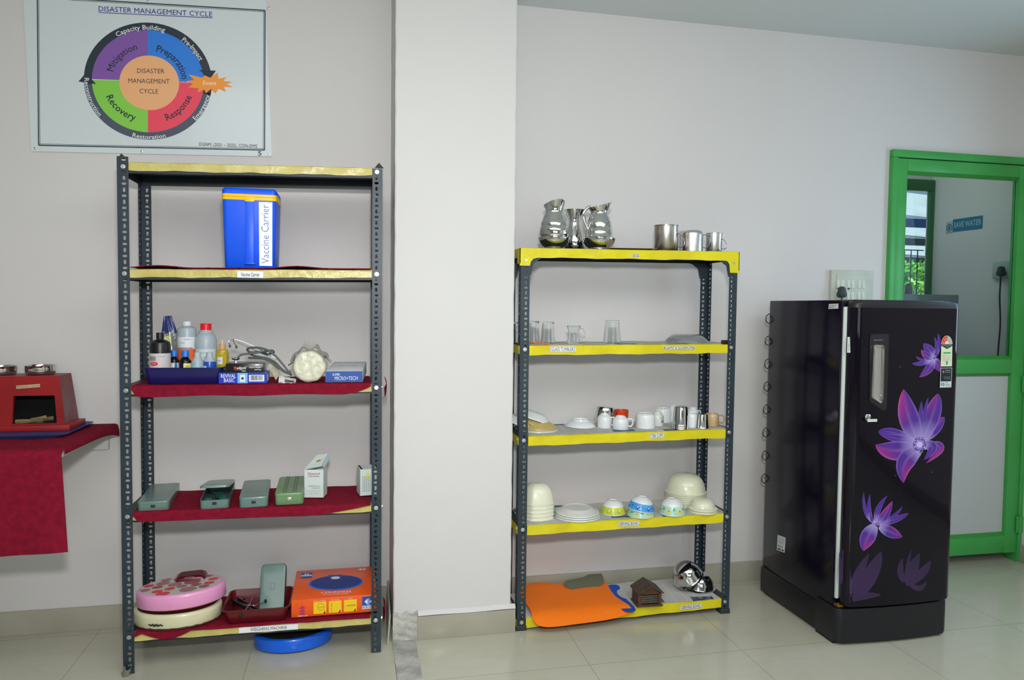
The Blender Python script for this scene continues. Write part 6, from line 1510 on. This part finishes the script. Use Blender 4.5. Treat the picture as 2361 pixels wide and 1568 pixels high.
for (x, y) in ((2065, 1097), (1998, 1194), (2075, 846), (2148, 1089)): spot(x, y, 1.2, hexc('#8a3f8e'), 2)
fb.build('flower_print', attr_mat('flower_print_ink', .12, 0), dr_, True)
# handle recess, handle, lock
def dprism(pts, e0, e1, m, name, parent, cf=c1, bev=0):
    b = MB(); P = [dpt(*cf(*p), e0) for p in pts]; Q = [dpt(*cf(*p), e1) for p in pts]; n = len(P)
    b.add(P+Q, [tuple(range(n)), tuple(reversed(range(n, 2*n)))]+[(i, n+i, n+(i+1) % n, (i+1) % n) for i in range(n)]); return b.build(name, m, parent, True)
hd = dprism([(172, 290), (190, 235), (230, 216), (470, 212), (488, 235), (488, 300), (452, 1395), (440, 1450), (405, 1475), (375, 1462), (185, 1330), (165, 1290)], -.002, .003, mat('handle_frame', '#101116', .25, coat=.5), 'handle_frame', dr_)
b = MB()
ring0 = [(212, 400), (240, 378), (370, 376), (396, 400), (398, 430), (372, 1300), (345, 1355), (320, 1362), (200, 1275), (184, 1240)]
cxh, cyh = 290, 850
def ringp(s_, e): return [dpt(*c1(cxh+(x-cxh)*s_, cyh+(y-cyh)*(s_*.3+.7)), e) for x, y in ring0]
b.loft([ringp(1, .002), ringp(.98, .010), ringp(.88, .015), ringp(.62, .013), ringp(.55, .008), ringp(.1, .007)], 0, True); b.build('chrome_handle', CHROME, dr_, True)
b = MB(); o_ = dpt(2026, 783.5, .0032); b.text('Samsung', .011, o_, (-1, 0, 0), ZA, 0, w=.050, off=-.0004, shear=.2)
b.build('embossed_logo', mat('logo_grey', '#7d8088', .3), dr_, True)
b = MB(); k0 = dpt(2000, 962, 0); M = Matrix.Translation(k0) @ Matrix.Rotation(PI/2, 4, 'X'); b.lathe([(0, 0), (.0135, 0), (.013, .004), (.009, .0065), (0, .007)], n=24, T=M); b.build('door_lock', CHROME, dr_, True)
b = MB(); k0 = dpt(2004, 968, .0); b.box((-.022, -.020, -.006), (.022, -.016, .006), T=Matrix.Translation(k0), bev=.0018); b.tube([k0+Vector((-.008, -.006, .004)), k0+Vector((-.004, -.018, .0))], .003, n=8); b.build('key', mat('key_steel', '#c9d6cf', .3), dr_, True)
# stickers
def dquad(b, pts, e, m):
    if len(pts) == 4:
        n = 6; A0, B0, C0, D0 = [Vector(p) for p in pts]; vs = []
        for i in range(n+1):
            t = i/n; p = A0.lerp(B0, t); q = D0.lerp(C0, t); vs += [dpt(p.x, p.y, e), dpt(q.x, q.y, e)]
        b.add(vs, [(2*i, 2*i+1, 2*i+3, 2*i+2) for i in range(n)], m)
    else: b.poly([dpt(*p, e) for p in pts], m)
def dtext(b, body, px, py, wpx, hpx, m, e=.0016, bold=.02):
    vs, fs = textmesh(body, bold); wd = max(v[0] for v in vs)-min(v[0] for v in vs)
    b.add([dpt(px+v[0]/wd*wpx, py-v[1]*hpx/.72, e) for v in vs], fs, m)
SM = [mat('sticker_cream', '#d3dcb4', .35), mat('sticker_red', '#e03a1c', .35), mat('sticker_silver', '#aab4ae', .35), INK, mat('sticker_green', '#2a9a58', .35), mat('sticker_white', '#cdd6d6', .35), mat('sticker_black', '#15181c', .3), mat('sticker_blue2', '#2a5aa8', .35)]
b = MB(); E0 = .0030
def arch(cx_, cy_, r0, r1, a0, a1, m, e, n=14):
    for i in range(n):
        p, q = math.radians(a0+(a1-a0)*i/n), math.radians(a0+(a1-a0)*(i+1)/n)
        b.poly([dpt(cx_+r0*math.cos(p), cy_-r0*math.sin(p)*1.5, e), dpt(cx_+r1*math.cos(p), cy_-r1*math.sin(p)*1.5, e), dpt(cx_+r1*math.cos(q), cy_-r1*math.sin(q)*1.5, e), dpt(cx_+r0*math.cos(q), cy_-r0*math.sin(q)*1.5, e)], m)
dquad(b, [(2169, 793), (2194.5, 793), (2193.5, 844.5), (2167.5, 845)], E0, 0)
arch(2181.8, 793.2, 0, 12.9, 0, 180, 0, E0); arch(2181.8, 793, 4.8, 12.2, 80, 180, 1, E0+.0003); arch(2181.8, 793, 4.8, 12.2, 0, 78, 2, E0+.0003)
for a in (165, 130, 98): p = math.radians(a); dtext(b, '*', 2181.8+8.5*math.cos(p), 793-8.5*1.5*math.sin(p)+2, 3.2, 4, 5, E0+.0006)
dquad(b, [(2169, 793.6), (2194.5, 793.6), (2194.4, 797.5), (2169, 797.5)], E0+.0003, 6); dquad(b, [(2170, 797.5), (2194, 797.5), (2182.5, 804.5), (2181.5, 804.5)], E0+.0003, 6)
dtext(b, 'POWER SAVINGS', 2181.8, 796, 21, 1.8, 5, E0+.0006); dtext(b, 'GUIDE', 2181.8, 799.6, 8, 1.5, 5, E0+.0006)
dquad(b, [(2173.5, 812.2), (2190.5, 812), (2190.3, 815.2), (2173.3, 815.4)], E0+.0003, 4)
for i, s_ in enumerate(('Appliance / Type', 'Model / Year', 'Gross Volume', 'Storage', 'Company')): dtext(b, s_, 2180.6, 819.5+2.9*i, 17, 1.2, 3, E0+.0006, 0)
dquad(b, [(2180, 833), (2183.6, 833), (2183.4, 837.5), (2179.8, 837.5)], E0+.0003, 7); dquad(b, [(2180, 838), (2183.5, 838), (2183.4, 841), (2179.8, 841)], E0+.0003, 4)
b.build('energy_label', SM, dr_, True)
b = MB(); dquad(b, [(2167.2, 848), (2193.8, 847.5), (2192, 893), (2165.5, 893.6)], E0, 5); dquad(b, [(2168.2, 849), (2192.8, 848.6), (2191.6, 879), (2167.2, 879.5)], E0+.0003, 6)
dtext(b, 'DIGITAL', 2184, 854, 12, 2, 5, E0+.0006); dtext(b, 'INVERTER', 2184, 858.4, 12, 1.6, 2, E0+.0006); dtext(b, '0', 2173.6, 857.5, 3.5, 6, 2, E0+.0006)
dtext(b, 'COMPRESSOR', 2182, 869.5, 16, 1.8, 2, E0+.0006); dtext(b, 'technology', 2182, 873, 14, 1.6, 2, E0+.0006, 0)
dtext(b, '10', 2171, 886.5, 7.6, 8, 6, E0+.0006); dtext(b, 'YEAR', 2181, 882.6, 7, 1.8, 6, E0+.0006); dtext(b, 'WARRANTY', 2184, 886.3, 13, 1.9, 6, E0+.0006); dtext(b, 'COMPRESSOR', 2184, 890, 13, 1.6, 6, E0+.0006)
b.build('warranty_label', SM, dr_, True)
b = MB(); dquad(b, [(1954.5, 777), (1960, 777), (1961, 813.5), (1953.5, 813)], .001, 5)
random.seed(9)
for k in range(11): y_ = 794+k*1.4; dquad(b, [(1955.8, y_), (1959.6, y_), (1959.6, y_+random.choice((.5, .9))), (1955.8, y_+.5)], .0014, 6)
b.build('barcode_label', SM, dr_, True)
def side_sticker(name, pts, lines):
    b = MB(); P = [onX(*p, FX0-.0006) for p in pts]; b.poly(P, 5)
    A0, B0, C0, D0 = P
    for (u0, u1, v0, v1) in lines:
        f = lambda u, v: A0.lerp(B0, u).lerp(D0.lerp(C0, u), v)-XA*.0003
        b.poly([f(u0, v0), f(u1, v0), f(u1, v1), f(u0, v1)], 6)
    b.build(name, SM, fr_, True)
random.seed(13)
L_ = [(.1, .82, .30, .36)]+[(.10+.05*k, .10+.05*k+random.choice((.015, .03)), .5, .85) for k in range(10)]
side_sticker('barcode_label', [(1911, 701), (1933, 700), (1933, 711.5), (1910, 712.5)], L_)
L_ = [(.1, .9, .08+.08*k, .10+.08*k) for k in range(6)]+[(.12+.07*k, .12+.07*k+random.choice((.02, .04)), .60, .78) for k in range(9)]+[(.1, .5, .84, .94), (.6, .9, .84, .94)]
side_sticker('rating_label', [(1793, 1233), (1811.5, 1240), (1809, 1274.5), (1791, 1268)], L_)
for k, y_ in enumerate((735, 786, 839, 891, 944, 997, 1050, 1103)):
    c = onY(1785-.28*(k*5.2), y_, -.150); b = MB()
    b.tube([(FX0+.012+.022*math.cos(a), -.150, c.z+.0235*math.sin(a)) for a in [math.radians(70+22*i) for i in range(11)]], .0022, n=6); b.build('condenser_loop', mat('condenser_black', '#131518', .4), fr_, True)
b = MB(); b.box((FX0+.02, -.155, .14), (FX1-.02, -.1505, 1.36)); b.build('condenser_panel', mat('condenser_black', '#131518', .4), fr_, True)
b = MB(); c = onY(1916, 1381, -.705); b.box((FX0+.004, FF_-.030, .155), (FX0+.030, FF_, .164), bev=.001); b.ball((FX0+.012, FF_-.022, .166), .004, n=10); b.build('lower_hinge', mat('hinge_brass', '#8b6a34', .4, metal=.6), fr_, True)

# ---- switchboard with plug above the fridge
SWM = mat('switch_plastic', '#bfc6ba', .4, col2='#b6beb0', nscale=12)
sx0, sx1, sz0_, sz1_ = 2.363, 2.606, 1.395, 1.575
sb = thing('switchboard', 'white wall switchboard with three columns of switches, above the fridge', 'switchboard', ((sx0+sx1)/2, 0, (sz0_+sz1_)/2))
b = MB(); b.box((sx0, -.022, sz0_), (sx1, 0, sz1_), bev=.004); b.box((sx0+.028, -.026, sz0_+.01), (sx1-.028, -.02, sz1_-.022), bev=.002); b.build('switch_plate', SWM, sb, True)
for (x, z) in ((2.398, 1.504), (2.422, 1.504), (2.458, 1.504), (2.482, 1.504), (2.520, 1.504), (2.544, 1.504), (2.458, 1.446), (2.482, 1.446), (2.520, 1.446), (2.544, 1.446)):
    b = MB(); b.hexa([(x-.009, -.030, z-.021), (x+.009, -.030, z-.021), (x+.009, -.024, z-.021), (x-.009, -.024, z-.021), (x-.009, -.0268, z+.021), (x+.009, -.0268, z+.021), (x+.009, -.024, z+.021), (x-.009, -.024, z+.021)], bev=.001); b.build('switch', mat('switch_rocker', '#c9d0c2', .35), sb, True)
b = MB()
for x_ in (2.398, 2.422): b.box((x_-.009, -.0305, 1.4815), (x_+.009, -.026, 1.484))
b.ball((2.458, -.029, 1.482), .006, n=8, sc=(1.2, .4, .8)); b.build('dark_gap', mat('brown_grime', '#4a4026', .8), sb, True)
b = MB(); b.box((2.385, -.028, 1.424), (2.434, -.024, 1.478), bev=.002); b.build('socket', SWM, sb, True)
def plug(name, c, dx, dn, label, cablepts, grp=None):
    R = thing(name, label, 'plug', tuple(c), 0, grp)
    PLM = mat('plug_rubber', '#34393d', .45)
    n_ = Vector(dn); x_ = Vector(dx)
    out = [(-.022, -.018), (-.0215, -.006), (-.016, .004), (-.012, .022), (-.005, .029), (.005, .029), (.012, .022), (.016, .004), (.0215, -.006), (.022, -.018), (.016, -.025), (.006, -.027), (-.006, -.027), (-.016, -.025)]
    b = MB(); b.loft([[x_*(u*s_)+ZA*(v*s_)+n_*t for u, v in out] for s_, t in ((.9, .0), (1, .006), (1, .022), (.86, .030), (.5, .033))], 0, True); b.build('plug_body', PLM, R)
    b = MB(); b.tube([Vector((0, 0, -.02))+n_*.016]+[Vector(p) for p in cablepts], .0042, n=8, smooth=6); b.build('cable', PLM, R)
    return R
plug('power_plug', (2.408, -.029, 1.462), (1, 0, 0), (0, -1, 0), 'black three-pin plug in the switchboard above the fridge', [(.0, -.016, -.05), (.0, -.016, -.10), (.005, -.02, -.3), (-.01, -.03, -.6), (.0, -.045, -1.0)])

# ================================================================= PASSAGE SEEN THROUGH THE GLASS
XW = XR-.001
c0, c1_, c2_, c3_ = onX(2197, 506, XW), onX(2265.5, 497, XW), onX(2265, 527, XW), onX(2197, 534.5, XW)
b = MB(); d = (c0.y+c3_.y)/2; d1_ = (c1_.y+c2_.y)/2; zt_ = (c0.z+c1_.z)/2; zb_ = (c2_.z+c3_.z)/2
b.box((XW-.0015, d1_, zb_), (XW, d, zt_), 0)
b.text('SAVE WATER', (zt_-zb_)*.62, (XW-.0015, (d+d1_)/2, (zt_+zb_)/2), (0, -1, 0), ZA, 1, w=abs(d-d1_)*.92, bold=.03, off=.0003)
i0 = onX(2181, 535, XW).y; ic = (i0+d)/2+.0; ir = abs(i0-d)/2*.9; zc_ = (zt_+zb_)/2-.01
def iy(a, r, e): return (XW-e, ic-r*math.cos(a), zc_+r*math.sin(a)*1.0)
b.box((XW-.0012, d, zb_-.004), (XW, i0, zt_-.01), 2)
N = 28
for i in range(N):
    p, q = math.radians(-60+300*i/N), math.radians(-60+300*(i+1)/N); b.poly([iy(p, ir*.72, .0016), iy(p, ir, .0016), iy(q, ir, .0016), iy(q, ir*.72, .0016)], 0)
b.poly([iy(math.radians(a), ir*.45, .0018) if a != 90 else (XW-.0018, ic, zc_+ir*.75) for a in (-90, -45, 0, 40, 90, 140, 180, 225)], 0)
b.add([(XW-.0017, ic-.004, zc_-ir*1.1), (XW-.0017, ic+.004, zc_-ir*1.1), (XW-.0017, ic+.004, zc_-ir*.4), (XW-.0017, ic-.004, zc_-ir*.4)], [(0, 1, 2, 3)], 0)
c = Vector((XW, (d+d1_)/2, (zt_+zb_)/2)); b.v = [v-c for v in b.v]
single('wall_sign', b, [mat('sign_teal', '#1a7394', .5), mat('sign_text', '#a9c0c6', .5), mat('sign_grey', '#a6b0b0', .5)], 'teal SAVE WATER sign on the wall behind the glass door', 'sign', tuple(c))
q0, q1 = onX(2294, 604, XW), onX(2341, 641, XW)
b = MB(); hy_ = abs(q0.y-q1.y)/2; hz__ = abs(q0.z-q1.z)/2; b.box((-.016, -hy_, -hz__), (0, hy_, hz__), bev=.003); b.box((-.019, -hy_*.5, -hz__*.4), (-.015, hy_*.1, hz__*.5), bev=.002)
c = Vector((XW, (q0.y+q1.y)/2, (q0.z+q1.z)/2)); single('wall_socket', b, mat('socket_grey', '#aab2ac', .4), 'white wall socket box behind the glass door', 'socket', tuple(c))
p = onX(2313, 626, XW-.019); plug('power_plug', (XW-.019, p.y, p.z), (0, -1, 0), (-1, 0, 0), 'black plug with a long hanging cable, seen through the glass door', [(-.016, 0, -.06), (-.014, .003, -.15), (-.010, -.004, -.30), (-.012, .002, -.5), (-.012, .0, -.9), (-.02, 0, -1.3)])
# grey steel cabinet
GY = .14; g1 = onY(2215, 680, GY); gx0 = onY(2040, 680, GY).x
cab = thing('steel_cabinet', 'grey steel cabinet standing behind the glass door, just above the fridge top', 'cabinet', ((gx0+g1.x)/2, GY+.18, 0))
GM = mat('cabinet_grey', '#6f7674', .45, noise=.06, nscale=6)
b = MB(); b.box((gx0, GY+.012, .0), (g1.x, GY+.38, g1.z), bev=.004); b.build('cabinet_body', GM, cab, True)
b = MB(); b.box((gx0+.012, GY, .06), (g1.x-.022, GY+.012, g1.z-.05), bev=.003); dd_ = b.build('cabinet_door', mat('cabinet_grey_dark', '#565d5c', .4), cab, True)
b = MB(); b.tube([(g1.x-.06, GY, 1.15), (g1.x-.06, GY-.022, 1.16), (g1.x-.06, GY-.022, 1.28), (g1.x-.06, GY, 1.29)], .005, n=8, smooth=3); b.build('handle', BRUSH, dd_, True)
p = onY(2093, 678, GY+.12); b = MB(); b.lathe([(0, 0), (.020, 0), (.021, .008), (.017, .05), (.013, .052), (.013, .062), (0, .063)], n=24); single('water_bottle', b, mat('dark_bottle', '#3d3f3a', .3), 'small dark bottle standing on the grey cabinet behind the glass', 'bottle', (p.x+.003, p.y, g1.z))
# outside: ground, sheds with corrugated roofs, bushes
b = MB(); b.box((-2, YB2+.2, -.4), (16, 16, -.3)); o = b.build('ground', mat('yard_soil', '#6d6450', .9, noise=.2, nscale=3)); o['kind'] = 'structure'
def shed(name, label, Y0_, ylo, Y1_, yhi, xw, beam):
    za, zb2 = onY(2110, ylo, Y0_).z, onY(2110, yhi, Y1_).z; xc_ = onY(2110, ylo, Y0_).x
    R = thing(name, label, 'shed', (xc_, Y0_, -.3), 0, None)
    b = MB(); rows = []; nn = int((Y1_-Y0_)/.035)
    for i in range(nn+1):
        t = i/nn; y_ = Y0_+(Y1_-Y0_)*t; z_ = za+(zb2-za)*t+.014*math.cos(i*PI/2); xs = (y_-Y0_)*.6
        rows.append([Vector((xc_-xw/2+xs, y_, z_+.10)), Vector((xc_+xw/2+xs, y_, z_-.10)), Vector((xc_+xw/2+xs, y_, z_-.104)), Vector((xc_-xw/2+xs, y_, z_+.096))])
    b.loft(rows, 0, False)
    b.build('corrugated_roof', mat('roof_sheet', '#c2d6de', .4, metal=.0, noise=.15, nscale=3), R, True)
    b = MB(); b.box((xc_-xw/2, Y0_-.03, za-.14), (xc_+xw/2, Y0_+.05, za-.03)); b.build('roof_beam', mat('shed_beam_'+beam, beam, .6), R, True)
    for s_ in (-.42, .42):
        b = MB(); b.box((xc_+xw*s_-.04, Y0_-.02, -.3), (xc_+xw*s_+.04, Y0_+.06, za-.14)); b.build('shed_post', mat('shed_beam_'+beam, beam, .6), R, True)
shed('open_shed', 'nearest open shed with a pale corrugated roof and blue beam, outside the window', 5.4, 500, 6.4, 446, 3.2, '#23406e')
shed('open_shed', 'middle open shed with a pale corrugated roof, outside the window', 7.2, 546, 8.4, 512, 4.0, '#2a3a44')
shed('open_shed', 'farthest open shed with a white corrugated roof, above the bushes outside', 9.4, 590, 11.4, 552, 5.4, '#39484e')
def bush(x, y, h, seed, label):
    random.seed(seed); R = thing('garden_bush', label, 'bush', (x, y, -.3), 0, 'bushes outside the window')
    b = MB()
    for k in range(1900):
        a = random.uniform(0, 2*PI); q = random.uniform(0, 1)**.5*.46; z = random.uniform(.1, 1)*h; q *= math.sin(PI*min(1, z/h*.8+.2))+.15
        p = Vector((q*math.cos(a), q*math.sin(a), z)); d = Vector((random.gauss(0, 1), random.gauss(0, 1), random.gauss(.3, .8))).normalized(); s_ = d.cross(Vector((random.gauss(0, 1), random.gauss(0, 1), random.gauss(0, 1)))).normalized()
        L_ = random.uniform(.06, .15); w__ = L_*.11
        b.add([p, p+d*L_*.4+s_*w__, p+d*L_-ZA*L_*.15, p+d*L_*.4-s_*w__], [(0, 1, 2, 3)], k % 2)
    b.build('foliage', [mat('leaf_green', '#58bb4a', .4), mat('leaf_lime', '#a6e070', .4)], R)
    b = MB()
    for k in range(6): a = k*1.05; b.tube([(0, 0, 0), (.08*math.cos(a), .08*math.sin(a), h*.4), (.25*math.cos(a), .25*math.sin(a), h*.85)], lambda t: .02*(1-t*.7), n=6)
    b.build('stem', mat('bark', '#5b4a35', .9), R)
for k, (dx, Y_, h) in enumerate(((0, 1.8, 2.05), (.95, 2.9, 2.15), (-.75, 3.0, 2.0), (.3, 4.3, 2.15))):
    p = onY(2110, 640, Y_); bush(p.x+dx, Y_, h, 30+k, ['nearest leafy bush outside, straight behind the window bars', 'leafy bush outside, to the right behind the nearest one', 'leafy bush outside, to the left behind the nearest one', 'farthest leafy bush outside, below the shed roofs'][k])
